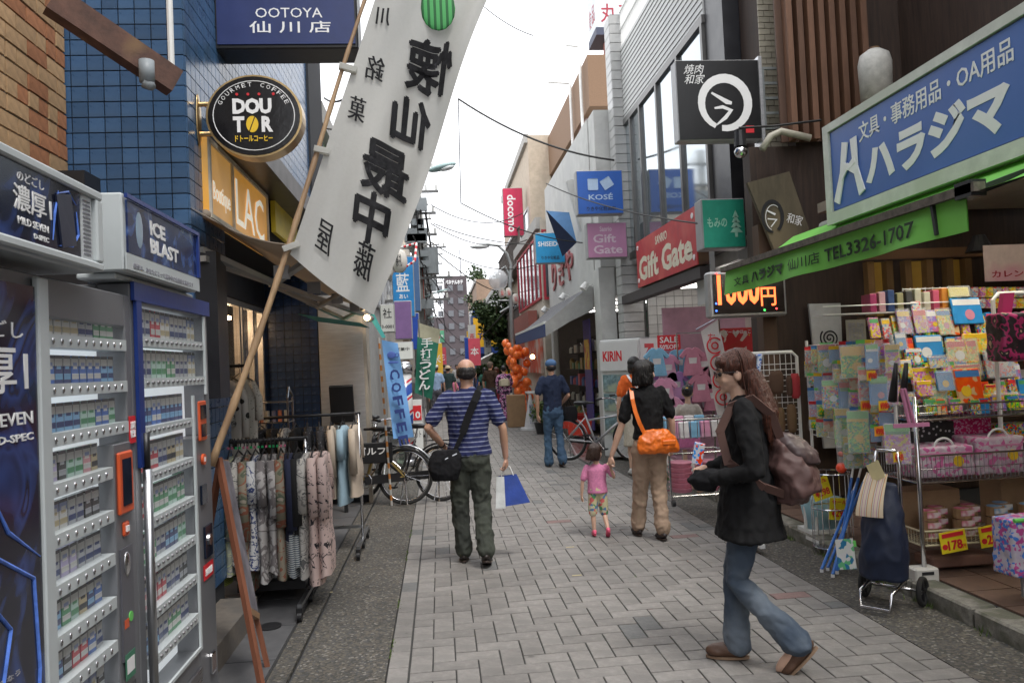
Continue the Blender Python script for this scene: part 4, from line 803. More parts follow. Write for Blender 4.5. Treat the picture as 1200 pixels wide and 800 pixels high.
for i, kx in enumerate(['white dotted', 'grey floral', 'monochrome print', 'white dotted', 'white lace']):
    garment((-1.95+i*.1, 6.25, 0), kx, 1.66, .9, label=f'{kx} blouse on the high rail behind the front rack, {["first", "second", "third", "fourth", "last"][i]} from left', thick=.05, group='blouses on the high rail', yaw=.8)
# hanger hooks row with size dots
hb = MB(); hc = MB()
for i in range(36): x = -1.95+i*.025; hb.tube([(x, Yr-.05, Zr-.03), (x, Yr, Zr+.02), (x, Yr+.05, Zr-.02)], .004, 5); (hc.box(x-.006, x+.006, Yr-.07, Yr-.058, Zr-.045, Zr-.03, random.choice((0, 0, 1))))
t = thing('spare_hangers', (-1.5, Yr, Zr), 'row of black hangers with green and pink size tags on the front rack', 'hangers')
hb.build('hooks', black, t); hc.build('size_tags', [mat('tag_green', (.02, .5, .15), .4), mat('tag_pink', (.6, .15, .25), .4)], t)
# easel
bw = mat('easel_brown', (.24, .09, .05), .55, var=.2, stretch=(4, 4, .5))
ez = thing('easel', (-1.1, 4.3, 0), 'reddish brown easel leaning by the machine with a grey picture board', 'easel')
ap = onY(254, 532, 4.2)
for (q0, q1) in ((onY(256, 536, 4.12), onZ(308, 812)), (onY(262, 560, 4.35), onZ(308, 792)+V((0, .12, 0))), (onY(258, 540, 4.3), V((-1.42, 4.5, .15)))): MB().bar(q0, q1, .028, .026).build('leg', bw, ez)
t_a, t_b, b_a, b_b = onY(257, 540, 4.14), onY(266, 541, 4.36), onY(290, 715, 4.1), onY(301, 722, 4.36)
MB().poly([t_a, t_b, b_b, b_a], (.012, 0, .004)).build('board', mat('picture_grey', (.2, .19, .22), .5, var=.5, scale=8), ez)
MB().bar(b_a, b_b, .03, .03).bar(t_a, t_b, .02, .02).bar(t_b, b_b, .016, .02).bar(t_a, b_a, .016, .02).build('frame', mat('gilt', (.35, .2, .1), .4), ez)
# small things by the boutique door: shelf with goods, slanted sign board, drain cover
sh = thing('display_shelf', (-1.7, 8.0, 0), 'wire display stand with small wrapped goods before the boutique door', 'shelf')
b = MB()
for z in (.9, 1.1, 1.3): b.box(-1.95, -1.5, 7.9, 8.2, z, z+.012)
for x in (-1.94, -1.51):
    b.tube([(x, 7.92, 0), (x, 7.92, 1.35), (x-.0, 8.0, 1.45), (x, 8.18, 1.35), (x, 8.18, 0)], .01, 6)
b.build('frame', chrome, sh)
for i in range(14): x = -1.9+(i % 7)*.06; z = (.912, 1.112)[i//7]; MB().tube([(x, 7.98, z), (x, 7.98, z+.11)], .02, 8).build('jar', mat('jar_'+str(i % 3), ((.6, .2, .1), (.5, .5, .45), (.2, .2, .3))[i % 3], .4), sh)
MB().obox((-1.1, 8.9, 1.22), (.13, 0, 0), (0, .03, .01), (0, -.05, .2)).box(-1.12, -1.08, 8.9, 8.94, 0, 1.05).build('menu_board', dark, label='dark slanted menu board standing before the steel panel', cat='board')
MB().disc((-1.12, 5.05, .012), .07, .012, 'Z', 20).build('drain_cover', dark, label='small round drain cover on slate slabs by the rack', cat='drain cover')
MB().box(-1.44, -.98, 5.55, 6.2, .1, .16).build('low_trolley', dark, label='low black board under the front clothes rack', cat='trolley')

# ================================================================== BICYCLES
def bicycle(label, frame_c, basket=True, rear_rack=True):
    """faces local +X, origin on the ground under the middle"""
    t = thing('bicycle', (0, 0, 0), label, 'bicycle', 'parked bicycles'); fm_ = mat('bike_frame_'+label[:6], frame_c, .35, .3)
    WL[t.name] = V((0, 0, 0)); r = .33; xr, xf = -.52, .56
    for xc in (xr, xf):
        w_ = MB().ring((xc, 0, r), r-.018, .018, n=36, k=8).build('wheel', mat('tyre_rubber', (.02, .02, .02), .85), t, smooth=True)
        MB().ring((xc, 0, r), r-.043, .009, n=36, k=6).build('rim', chrome, w_, smooth=True); sp = MB()
        for j in range(18): a_ = 2*pi*j/18; sp.tube([(xc, (.02 if j % 2 else -.02), r), (xc+(r-.045)*cos(a_), 0, r+(r-.045)*sin(a_))], .0016, 4)
        sp.tube([(xc, -.04, r), (xc, .04, r)], .018, 8).build('spokes', chrome, w_)
        MB().ring((xc, 0, r), r+.022, .012, n=20, k=6, arc=(.02, .5) if xc < 0 else (.05, .42)).build('mudguard', steel if frame_c[0] > .2 else dark, t, smooth=True)
    bbk = V((-.05, 0, .29)); st = V((-.2, 0, .72)); hd = V((.34, 0, .78)); hd2 = V((.38, 0, .62))
    f = MB().tube([bbk, st], .017).tube([bbk, hd2], .02).tube([st-V((-.03, 0, .1)), hd2+V((0, 0, .08))], .014).tube([hd, hd2], .022).tube([bbk, (xr, .05, r)], .011).tube([bbk, (xr, -.05, r)], .011).tube([st-V((0, 0, .06)), (xr, .06, r)], .009).tube([st-V((0, 0, .06)), (xr, -.06, r)], .009)
    f.tube([hd2, (.44, .055, .6), (xf, .055, r)], .012).tube([hd2, (.44, -.055, .6), (xf, -.055, r)], .012); f.build('frame', fm_, t, smooth=True)
    MB().tube([st, st+V((-.03, 0, .14))], .012).build('seat_post', chrome, t)
    MB().loft([(-.25, 0, .86, .1, .07), (-.25, 0, .885, .13, .09), (-.245, 0, .91, .12, .085), (-.24, 0, .92, .07, .05)], 14).loft([(-.12, 0, .875, .09, .025), (-.12, 0, .905, .09, .025)], 12).build('saddle', black, t, vox=.008)
    MB().tube([hd, hd+V((-.02, 0, .14))], .013).tube([(.12, .27, .96), (.22, .26, .98), (.3, .15, .97), (.33, 0, .93), (.3, -.15, .97), (.22, -.26, .98), (.12, -.27, .96)], .011).build('handlebar', chrome, t, smooth=True)
    for s_ in (-1, 1): MB().tube([(.12, .27*s_, .96), (.22, .262*s_, .98)], .017, 8).build('grip', black, t, smooth=True)
    MB().ring((bbk.x, .05, bbk.z), .085, .007, n=20, k=5).tube([bbk+V((0, .07, 0)), bbk+V((.1, .07, -.12))], .01).tube([bbk-V((0, .07, 0)), bbk-V((.1, .07, -.12))], .01).tube([bbk-V((0, .08, 0)), bbk+V((0, .08, 0))], .015).build('crank', chrome, t)
    for s_ in (-1, 1): p = bbk+V((.1*s_, .1*s_, -.12*s_)); MB().box(p.x-.045, p.x+.045, p.y-.035, p.y+.035, p.z-.01, p.z+.01).build('pedal', black, t)
    MB().bar(bbk+V((0, .05, 0)), (xr, .05, r), .01, .1).build('chain_guard', dark, t)
    MB().tube([(xr, .06, r-.02), (xr-.06, .2, .02)], .008).tube([(xr, .06, r-.02), (xr+.04, .12, .02)], .008).build('kickstand', chrome, t)
    if rear_rack: MB().box(xr-.15, xr+.17, -.07, -.06, .71, .72).box(xr-.15, xr+.17, .06, .07, .71, .72).box(xr-.15, xr-.14, -.06, .06, .71, .72).box(xr, xr+.01, -.06, .06, .71, .72).tube([(xr, .065, r), (xr, .065, .71)], .006).tube([(xr, -.065, r), (xr, -.065, .71)], .006).build('carrier', dark, t)
    if basket:
        b_ = MB()
        for z in (.7, .76, .82, .88, .94):
            g = (z-.7)*.25; b_.tube([(.45-g, -.15-g, z), (.68+g, -.15-g, z), (.68+g, .15+g, z), (.45-g, .15+g, z), (.45-g, -.15-g, z)], .004, 4)
        for k in range(7): yy = -.15+k*.05; b_.tube([(.45, yy, .7), (.39, yy*1.4, .94)], .003, 4).tube([(.68, yy, .7), (.74, yy*1.4, .94)], .003, 4).tube([(.45, yy, .7), (.68, yy, .7)], .003, 4)
        b_.build('basket', dark, t)
    MB().box(xr-.36, xr-.345, -.03, .03, .52, .56).build('reflector', orange_p, t)
    MB().tube([(.52, .0, .62), (.57, 0, .62)], [.02, .03], 10).build('headlight', chrome, t)
    return t
def put_bike(t, px, py, Xr_dir, label=None): pass
bk = bicycle('gold framed bicycle parked nearest behind the clothes racks', (.45, .32, .1), basket=True, rear_rack=False)
# rear wheel foot at photo (475, 592)
def set_bike(t, foot, ang, tilt=.05):
    f_ = onZ(*foot); d = V((cos(ang), sin(ang), 0)); t.location = f_+d*.52; t.rotation_euler = (tilt, 0, ang)
set_bike(bk, (476, 591), R(170))
bk2 = bicycle('black bicycle behind the gold one, its rear wheel touching the paving', (.02, .02, .025)); set_bike(bk2, (517, 587), R(158), .06)
bk3 = bicycle('dark bicycle with bell handlebar, third in the row by the steel panel', (.03, .03, .05)); set_bike(bk3, (455, 560), R(150), .05)
bk4 = bicycle('silver bicycle standing in front of the cosmetics shop', (.5, .5, .52), basket=False, rear_rack=False)
p = onZ(678, 541); d = V((cos(R(-62)), sin(R(-62)), 0)); bk4.location = p+V((.25, -.45, .05)); bk4.rotation_euler = (.05, 0, R(-35))
tag(bk4, group='parked bicycles')
for q in (bk, bk2, bk3, bk4): pass
# bag in basket with lettering
p = onY(440, 532, 9.25); bg_ = thing('bicycle_bag', (p.x, 9.2, p.z-.1), 'dark bag with white lettering over the gold bicycle frame', 'bag'); MB().box(p.x-.28, p.x+.2, 9.2, 9.24, p.z-.1, p.z+.14).build('cloth', black, bg_, bevel=.01); text('ゴルフ', bg_, (p.x-.2, 9.2, p.z), X1, Z1, .32, .09, wprint, bold=.02)
# ================================================================== BANNERS, SIGNS FURTHER LEFT
cbn = thing('coffee_banner', onZ(459, 592), 'light blue coffee banner on a pole beyond the bicycles', 'banner')
c0, c1, c2, c3 = onY(447, 398, 9.0), onY(466, 402, 9.1), onY(485, 512, 9.1), onY(461, 514, 9.0)
lbm = mat('banner_light_blue', (.17, .38, .72), .7, var=.08)
def cfn(u, v): p = c3.lerp(c2, u).lerp(c0.lerp(c1, u), v); p.y += .02*sin(v*9+u*3); return p
MB().sheet(cfn, 8, 24).build('cloth', lbm, cbn, smooth=True)
g_b = onZ(459, 592); MB().tube([g_b, onY(444, 396, 9.05)], .013, 8).build('pole', ramp_mat('striped_pole', 'wave', [(0, (.5, .2, .05)), (.5, (.5, .5, .48))], 2.5, .5), cbn)
uu = (c2-c3).normalized(); vv = (c0-c3); vv = (vv-uu*vv.dot(uu)).normalized()
for i, ch in enumerate('COFFEE'): v_ = .74-.135*i; text(ch, cbn, cfn(.25, v_)+V((0, -.03, -.05)), (Z1*-1+X1*.15).normalized(), (X1+Z1*.15).normalized(), .11, .11, mat('navy_print2', (.03, .06, .25), .6), bold=.03)
MB().ell(cfn(.5, .86)+V((0, -.02, 0)), (.05, .006, .04), 10, 6).ell(cfn(.5, .8)+V((0, -.02, -.02)), (.08, .004, .012), 10, 4).ring(cfn(.85, .87)+V((0, -.02, 0)), .02, .005, n=12).build('cup_mark', mat('mid_blue', (.08, .15, .5), .6), cbn)
bp = thing('barber_pole', onZ(478, 545), 'barber pole with red and blue spiral stripes and chrome cap on the left', 'barber pole'); q = WL[bp.name]; zt = onY(478, 425, q.y).z
MB().tube([(q.x, q.y, .35), (q.x, q.y, zt-.16)], .12, 20).build('striped_glass', ramp_mat('barber_stripes', 'wave', [(0, (.6, .6, .6)), (.3, (.5, .03, .05)), (.55, (.6, .6, .6)), (.75, (.03, .08, .35))], .75, .15, rot=(0, R(35), 0)), bp, smooth=True)
MB().tube([(q.x, q.y, zt-.159), (q.x, q.y, zt-.03)], .14, 20).ell((q.x, q.y, zt-.03), (.13, .13, .06), 16, 6).tube([(q.x, q.y, .1), (q.x, q.y, .349)], .14, 20).tube([(q.x, q.y, 0), (q.x, q.y, .1)], .17, 20).build('metal_caps', chrome, bp, smooth=True)
rs = thing('floor_sign', onZ(490, 540), 'small white stand sign with red panel beside the barber pole', 'sign'); q = WL[rs.name]; z0, z1, zm = onY(490, 530, q.y).z, onY(490, 468, q.y).z, onY(490, 492, q.y).z
MB().box(q.x-.1, q.x+.1, q.y, q.y+.08, 0, z1).build('panel', white, rs); MB().box(q.x-.09, q.x+.09, q.y-.01, q.y-.001, zm, z1-.1).build('red_panel', rprint, rs); text('10', rs, (q.x-.07, q.y-.01, zm+.03), X1, Z1, .14, .12, wprint, bold=.03); text('カット', rs, (q.x-.07, q.y-.001, zm-.3), X1, Z1, .14, .12, ink, bold=.01)
gb = thing('green_banner', onZ(500, 520), 'dark green banner with white brush writing and beige top', 'banner'); q = WL[gb.name]; Yg = q.y
c0, c1, c2, c3 = onY(490, 378, Yg), onY(516, 386, Yg), onY(506, 468, Yg), onY(486, 460, Yg)
def gfn(u, v): p = c3.lerp(c2, u).lerp(c0.lerp(c1, u), v); p.y += .03*sin(v*7+u*3); return p
b = MB().sheet(gfn, 6, 20); b.m = [1 if f[0] >= 7*16 else 0 for f in b.f]; b.build('cloth', [mat('banner_green', (.015, .16, .1), .7), mat('banner_beige', (.4, .38, .27), .7)], gb, smooth=True)
MB().tube([q, onY(490, 374, Yg)], .015, 8).build('pole', greym, gb)
for i, ch in enumerate('手打うどん'): text(ch, gb, gfn(.22, .66-.15*i)+V((0, -.06, 0)), X1, Z1, .24, .2, wprint, bold=.02)
def boxsign(name, px0, py0, px1, py1, Y, m, label, th=.12, txt=None, tm=None, tbox=None, bold=.02, group=None, face=True):
    a, b = onY(px0, py1, Y), onY(px1, py0, Y); t = thing(name, (a.x, Y, a.z), label, 'sign', group)
    MB().box(a.x, b.x, Y, Y+th, a.z, b.z).build('box', mat('sign_case', (.35, .35, .35), .5), t, bevel=.01)
    MB().box(a.x+.015, b.x-.015, Y-.01, Y-.0005, a.z+.015, b.z-.015).build('face', m, t)
    w_, h_ = b.x-a.x, b.z-a.z
    for (s_, fx, fz, fw_, fh_, mm) in (txt or []): text(s_, t, (a.x+w_*fx, Y-.01, a.z+h_*fz), X1, Z1, w_*fw_, h_*fh_, mm, bold=bold)
    return t, a, b
pb = mat('print_blue', (.02, .25, .6), .5)
boxsign('projecting_sign', 461, 300, 484, 372, 16, pb, 'tall bright blue projecting sign with white character on the left', txt=[('藍', .18, .42, .6, .3, wprint), ('あい', .3, .3, .4, .08, wprint), ('ク', .35, .8, .25, .12, wprint)])
boxsign('projecting_sign', 463, 352, 482, 398, 15, mat('sign_purple', (.22, .12, .3), .5), 'plain purple projecting sign below the bright blue one')
boxsign('projecting_sign', 483, 300, 491, 365, 18, mat('sign_slate_blue', (.06, .14, .3), .5), 'narrow slate blue sign right of the bright blue one')
boxsign('projecting_sign', 482, 366, 491, 410, 17, mat('sign_royal', (.02, .08, .45), .5), 'narrow royal blue sign beneath the slate blue one')
boxsign('projecting_sign', 491, 300, 496, 375, 20, mat('sign_redbrown', (.4, .07, .03), .5), 'narrow red brown sign beside the slate blue one')
boxsign('projecting_sign', 462, 400, 484, 422, 14.5, white, 'small white notice board below the purple sign', txt=[('営業中', .1, .5, .7, .2, ink)])
t, a, b = boxsign('projecting_sign', 446, 356, 462, 390, 12, mat('sign_offwhite', (.6, .6, .57), .5), 'small off white sign with black character by the awning end', txt=[('社', .2, .5, .6, .35, ink), ('3-0001', .1, .15, .8, .12, ink)])
boxsign('projecting_sign', 503, 416, 516, 442, 36, mat('sign_yellow_far', (.8, .55, .05), .5), 'small yellow and white banner sign hanging far down the street', txt=[('夏市', .1, .3, .8, .4, mat('navy_print'))])
boxsign('projecting_sign', 568, 388, 575, 420, 34, white, 'white vertical sign left of the yellow shop', txt=[('歯科', .2, .4, .6, .4, ink)])
boxsign('projecting_sign', 545, 395, 549, 425, 33, mat('sign_royal'), 'far narrow blue sign right of the tower base')
# lanterns
for i, (px, py, w_) in enumerate(((468, 306, 9), (454, 316, 7), (588, 343, 4), (596, 343, 4), (604, 350, 4))):
    Y = 13 if i < 2 else 22; p = onY(px, py, Y); r_ = w_*Y/915; t = thing('paper_lantern', p-V((0, 0, r_*1.5)), ['larger white paper lantern with black writing under the striped cord', 'smaller white paper lantern left of the larger one', 'white and red lantern on the curved lamp, leftmost', 'white and red lantern on the curved lamp, middle', 'white and red lantern on the curved lamp, rightmost'][i], 'lantern')
    b = MB().loft([(p.x, p.y, p.z+r_*1.5*sin(a_), r_*max(.35, cos(a_*.85))*(1+.03*(k % 2)), r_*max(.35, cos(a_*.85))*(1+.03*(k % 2))) for k, a_ in enumerate([(-1+2*k/16)*1.4 for k in range(17)])], 16)
    b.build('paper', mat('lantern_paper', (.66, .63, .58), .7), t, smooth=True); text('祭礼' if i < 2 else '仙', t, (p.x-r_*.4, p.y-r_*1.02, p.z-r_*.8), X1, Z1, r_*.8, r_*1.6, ink if i < 2 else rprint, bold=.02)
cd_ = MB(); pts_ = [onY(447, 322, 13), onY(470, 316, 13), onY(486, 306, 13), onY(488, 285, 13.3), onY(470, 290, 13.3)]
for i in range(4): 
    for k in range(6): cd_.tube([pts_[i].lerp(pts_[i+1], k/6), pts_[i].lerp(pts_[i+1], (k+1)/6)], .02, 6, m=k % 2)
cd_.build('festival_cord', [rprint, wprint], label='red and white twisted cord hung round the lanterns', cat='cord')
# ================================================================== STATIONERY SHOP SIGN AND AWNING
sblue = mat('sign_blue', (.03, .11, .42), .4, var=.08, scale=2, tint=(.045, .13, .43)); XS = 3.1
ha = thing('shop_sign', (XS, 5, 2.56), 'huge blue stationery shop signboard with white logo and katakana at top right', 'sign')
ya, yb, za, zb = 3.0, onX(968, 150, XS).y, onX(982, 262, XS).z, onX(968, 150, XS).z
MB().box(XS+.001, XS+.22, ya, yb, za, zb).build('box', mat('sign_back', (.4, .42, .38), .6, var=.15), ha)
MB().box(XS-.02, XS, ya, yb-.09, za+.1, zb-.07).build('face', sblue, ha)
b = MB(); b.box(XS-.035, XS, ya, yb, zb-.06, zb).box(XS-.035, XS, ya, yb, za, za+.09).box(XS-.035, XS, yb-.08, yb, za+.091, zb-.061); b.build('frame', mat('aged_white', (.6, .62, .56), .5, var=.15, tint=(.5, .53, .45)), ha)
Hs = zb-za
def htext(s, yl, wd, z, h, bold=.02): return text(s, ha, (XS-.021, yl, z), -Y1, Z1, wd, h, wprint, bold=bold)
yl = yb-.13
lg = MB()                                     # H shaped logo of two swung strokes
def st(pts, ws):
    L_ = [V((XS-.03, yl-p[0], za+.15+p[1])) for p in pts]; n = len(L_); le = []; ri = []
    for i in range(n):
        d = (L_[min(i+1, n-1)]-L_[max(i-1, 0)]).normalized(); nn = V((0, -d.z, d.y)); le.append(L_[i]+nn*ws[i]/2); ri.append(L_[i]-nn*ws[i]/2)
    lg.poly([q-V((len(lg.v)*.00012, 0, 0)) for q in le+ri[::-1]], (.009, 0, 0))
_d = .009
st([(.02, 0), (.12, .2), (.18, .42)], [.08, .06, .08]); st([(.38, .0), (.31, .2), (.30, .42)], [.08, .06, .08]); st([(.1, .17), (.2, .235), (.33, .17)], [.06, .05, .06]); st([(.15, .25), (.22, .22), (.31, .26)], [.05, .04, .05])
lg.build('logo', wprint, ha)
htext('ハラジマ', yl-.43, 1.42, za+.17, .29, .05); htext('文具・事務用品・OA用品', yl-.37, 1.52, za+.51, .14, .015)
grn = mat('awning_green', (.16, .5, .07), .7, var=.08, scale=4, bump=.1); XW = 2.6
ga = thing('awning', (2.9, 5.4, 2.3), 'bright green shop awning with telephone number on its hanging edge', 'awning')
y0, y1 = onX(1133, 250, XW).y, onX(851, 330, XW).y; z1 = onX(1133, 228, XW).z; zt2 = onX(851, 318, XW).z; z0a, z0b = onX(1133, 271, XW).z, onX(851, 346, XW).z
def gaf(u, v): y = lerp(y0, y1, u); return V((XW-.02*sin(u*14)*(1-v)+.01*sin(u*31)*(1-v), y, lerp(lerp(z0a, z0b, u), lerp(z1, zt2, u), v)))
b = MB().sheet(gaf, 60, 8); b.add([V(p)+V((.006, 0, 0)) for p in list(b.v)], [tuple(reversed(f)) for f in list(b.f)]); b.build('valance', grn, ga, smooth=True)
b = MB().sheet(lambda u, v: V((lerp(XW, 3.25, v), lerp(y0-.5, y1, u), lerp(lerp(z1, zt2, u), 2.62, v)-.05*sin(pi*v))), 20, 6); b.build('canopy', grn, ga, smooth=True)
MB().bar((XW, y0-.1, z1+.02), (XW, y1+.05, zt2+.02), .06, .045).build('front_bar', mat('weathered_bar', (.13, .11, .09), .8, var=.4, scale=20), ga)
MB().tube([(3.28, 3.2, 2.62), (3.28, 6.3, 2.62)], .04, 10).build('roller', mat('bar_grey'), ga, smooth=True)
MB().bar((3.2, y0+.02, 2.5), (XW, y0-.02, z1), .04, .04).bar((XW-.01, y0+.25, z1+.04), (XW-.01, y0+.22, z1-.16), .02, .02).box(XW-.03, XW+.05, y0-.08, y0+.04, z1-.02, z1+.06).build('arm', dark, ga)
def gtext(s, u0, u1, v0, v1, bold=.01):       # u measured from the far (left) end, wraps on the valance
    a_ = gaf(u0, v0); w_ = abs(gaf(u0, 0).y-gaf(u1, 0).y); c_a = gaf(u0, v0); e_ = gaf(u1, v0); uu = (e_-c_a).normalized(); vv = V((0, 0, 1)); hh = (gaf(u0, v1)-gaf(u0, v0)).length
    t = text(s, ga, c_a+V((-.012, 0, 0)), uu, vv, w_, hh, mat('dark_green_print', (.015, .04, .015), .7, bump=0), bold=bold); cx = WL[t.name]
    for q in t.data.vertices:
        p = q.co+cx; u_ = (p.y-y0)/(y1-y0); q.co.x = gaf(u_, .4).x-.009-cx.x-(.001 if q.co.x < 0 else 0)
gtext('文具', .93, .845, .25, .62); gtext('ハラジマ', .83, .63, .22, .68, .05); gtext('仙川店', .6, .46, .25, .66, .01); gtext('TEL3326-1707', .44, .12, .22, .68, .02)
tb_ = mat('tube_light', (1, .93, .78), .5, emit=22, var=0, bump=0)
for i in range(3):
    f = thing('ceiling_light', (3.9, 4.4+i*.01, 2.8), f'fluorescent light under the shop ceiling, {["nearest the street", "middle one", "farthest inside"][i]}', 'lamp', 'fluorescent lights of the stationery shop')
    x = 3.45+i*.35; MB().box(x-.06, x+.06, 3.7, 5.5, 2.795, 2.85).build('housing', white, f); MB().tube([(x, 3.75, 2.775), (x, 5.45, 2.775)], .017, 8).build('tube', tb_, f)
MB().tube([(3.3, 3.3, 2.72), (3.3, 5.2, 2.72)], .045, 12).build('duct', mat('duct_grey', (.3, .3, .3), .5), smooth=True, label='grey round duct beneath the blue signboard', cat='duct')
al = thing('interior_lamp', (4.9, 6.6, 2.5), 'warm pendant shade inside the stationery shop', 'lamp'); MB().loft([(4.9, 6.6, 2.4, .12, .12), (4.9, 6.6, 2.55, .05, .05)], 14).build('shade', dark, al)

# ================================================================== PROJECTING SIGNS ON THE RIGHT
Y = 7.75; a, b_ = onY(799, 165, Y), onY(888, 70, Y)
t = thing('projecting_sign', (a.x, Y, a.z), 'black square restaurant sign with white brush circle high on the right', 'sign')
MB().box(a.x-.03, b_.x, Y, Y+.16, a.z, b_.z).build('box', mat('sign_case_pale', (.5, .5, .5), .4), t, bevel=.008); MB().box(a.x-.02, b_.x-.01, Y-.012, Y-.001, a.z+.01, b_.z-.01).build('face', mat('sign_black', (.008, .008, .009), .3), t)
W_ = b_.x-a.x; cx, cz = a.x+W_*.55, a.z+(b_.z-a.z)*.45; r_ = W_*.29; br = MB()
wr_ = [.035, .075, .08, .06, .07, .085, .08, .06, .04, .03, .02]
def ribbon(b, pts, ws, y):
    n = len(pts)
    for i in range(n-1):
        pass
    Q = [V((p_[0], y, p_[1])) for p_ in pts]; vs = []
    for i in range(n):
        d = (Q[min(i+1, n-1)]-Q[max(i-1, 0)]).normalized(); nn = V((-d.z, 0, d.x)); w_ = ws[min(i, len(ws)-1)]/2; vs += [Q[i]+nn*w_, Q[i]-nn*w_]
    for o_ in (0, .004): b.add([v+V((0, o_, 0)) for v in vs], [(2*i, 2*i+1, 2*i+3, 2*i+2) for i in range(n-1)])
def arc(cx, cz, rx, rz, a0, a1, n=22, w0=.05, w1=.05, wm=.09):
    return [(cx+rx*cos(lerp(a0, a1, i/n)), cz+rz*sin(lerp(a0, a1, i/n))) for i in range(n+1)], [lerp(w0, w1, i/n)+(wm-w0)*sin(pi*i/n) for i in range(n+1)]
P_, Ws = arc(cx, cz, r_, r_*1.05, R(-100), R(245), 26, .06, .05, .1); ribbon(br, P_, [w*1.0 for w in Ws], Y-.018)
ribbon(br, [(cx-r_*.55, cz+r_*.45), (cx+r_*.1, cz+r_*.05), (cx+r_*.3, cz-.0)], [.02, .05, .03], Y-.018)
ribbon(br, [(cx-r_*.45, cz-r_*.2), (cx-r_*.1, cz-r_*.15), (cx+r_*.25, cz-r_*.3), (cx, cz-r_*.6), (cx-r_*.4, cz-r_*.9)], [.02, .035, .05, .04, .015], Y-.018)
br.build('brush_circle', wprint, t); text('焼肉\n和家', t, (a.x+W_*.06, Y-.013, a.z+W_*.68), X1, Z1, W_*.26, W_*.24, wprint, shear=.3); MB().box(cx+r_*.85, cx+r_*1.2, Y-.016, Y-.013, cz-r_*1.25, cz-r_*.95).build('seal', rprint, t)
MB().box(b_.x-.005, b_.x+.03, Y-.02, Y+.18, a.z-.06, b_.z+.03).build('side_frame', alum, t)
b = MB(); p0 = onY(897, 150, Y+.05); p1 = onY(915, 80, Y+.05); b.bar((p0.x, Y+.06, p0.z), (p0.x, Y+.06, p1.z), .03).bar((p1.x, Y+.06, p0.z), (p1.x, Y+.06, p1.z), .03)
for i in range(5): z = lerp(p0.z, p1.z, i/4); b.bar((b_.x, Y+.06, z), (p1.x, Y+.06, z), .025)
b.build('bracket', mat('bracket_grey', (.35, .37, .37), .5), t)
p = onY(868, 178, 7.2); ml = thing('street_mirror_lamp', p, 'silvery globe lamp hanging on a wire below the black sign', 'lamp'); MB().ell(p, .062, 14, 10).build('globe', chrome, ml, smooth=True); MB().tube([p+V((0, 0, .05)), p+V((0, 0, .2))], [.06, .05], 12).build('holder', black, ml)
MB().tube([onY(866, 150, 7.2), onY(905, 148, 7.25), onY(962, 141, 7.3)], .012, 6).build('cable', black, label='black cable running from globe lamp to the blue signboard', cat='cable')
p = onY(900, 168, 7.5); MB().tube([onY(893, 175, 7.4), onY(903, 160, 7.4), onY(915, 154, 7.4), onY(950, 162, 7.35)], .035, 12).build('drain_pipe', mat('pipe_cream', (.5, .47, .38), .5), smooth=True, label='cream drain pipe bending under the brick pier', cat='pipe')
c = onY(1026, 92, 6.9); tk = thing('tank', c, 'white rounded tank behind the blue signboard', 'tank'); MB().loft([(c.x, c.y, c.z-.2, .14, .14), (c.x, c.y, c.z+.14, .15, .15), (c.x, c.y, c.z+.22, .13, .13), (c.x, c.y, c.z+.27, .06, .06)], 20).build('body', mat('tank_white', (.55, .54, .5), .5, var=.2, scale=12), tk, smooth=True); MB().tube([(c.x, c.y, c.z+.265), (c.x, c.y, c.z+.29)], .05, 12).build('cap', rust, tk)
# tilted wooden board
Y = 7.3; q0, q1, q2, q3 = onY(876, 214, Y), onY(925, 201, Y), onY(952, 280, Y), onY(908, 294, Y)
t = thing('wooden_sign', q3, 'tilted weathered wooden board sign with brush emblem', 'sign'); MB().poly([q0, q1, q2, q3], (0, .05, 0)).build('board', mat('weathered_wood', (.1, .08, .05), .8, var=.35, scale=8, stretch=(1, 1, .25), tint=(.15, .12, .07)), t)
b = MB(); cc = onY(905, 254, Y); P_, Ws = arc(cc.x, cc.z, .1, .15, R(-60), R(270), 22, .03, .02, .04); ribbon(b, P_, Ws, Y-.008); b.build('emblem_ring', ink, t); b = MB(); ribbon(b, [(cc.x-.05, cc.z+.06), (cc.x+.03, cc.z+.02)], [.012, .02], Y-.008); ribbon(b, [(cc.x-.05, cc.z-.02), (cc.x+.04, cc.z-.03), (cc.x-.02, cc.z-.1)], [.012, .02, .01], Y-.008)
P_, Ws = arc(cc.x+.012, cc.z-.01, .082, .125, R(-50), R(250), 18, .004, .004, .006); ribbon(b, P_, Ws, Y-.0075); b.build('emblem_white', wprint, t); q = onY(922, 258, Y); text('和家', t, (q.x-.01, Y-.002, q.z-.02), (X1-Z1*.3).normalized(), (Z1+X1*.3).normalized(), .16, .1, wprint)
# small green sign
t, a, b_ = boxsign('projecting_sign', 824, 232, 872, 292, 8.2, mat('sign_emerald', (.02, .33, .22), .45), 'small emerald green projecting sign with white tree beneath the windows', th=.22, txt=[('もみの', .12, .42, .45, .2, mat('pale_green_print', (.35, .65, .5), .5))])
b = MB(); x = a.x+(b_.x-a.x)*.77; z = a.z+.12
for i in range(4): b.poly([(x-.07+.012*i, 8.185, z+.05+i*.055), (x+.07-.012*i, 8.185, z+.05+i*.055), (x, 8.185, z+.13+i*.055)], (0, .004+.0004*i, 0))
b.box(x-.015, x+.015, 8.185, 8.189, z, z+.05).build('tree_mark', mat('pale_green_print'), t)
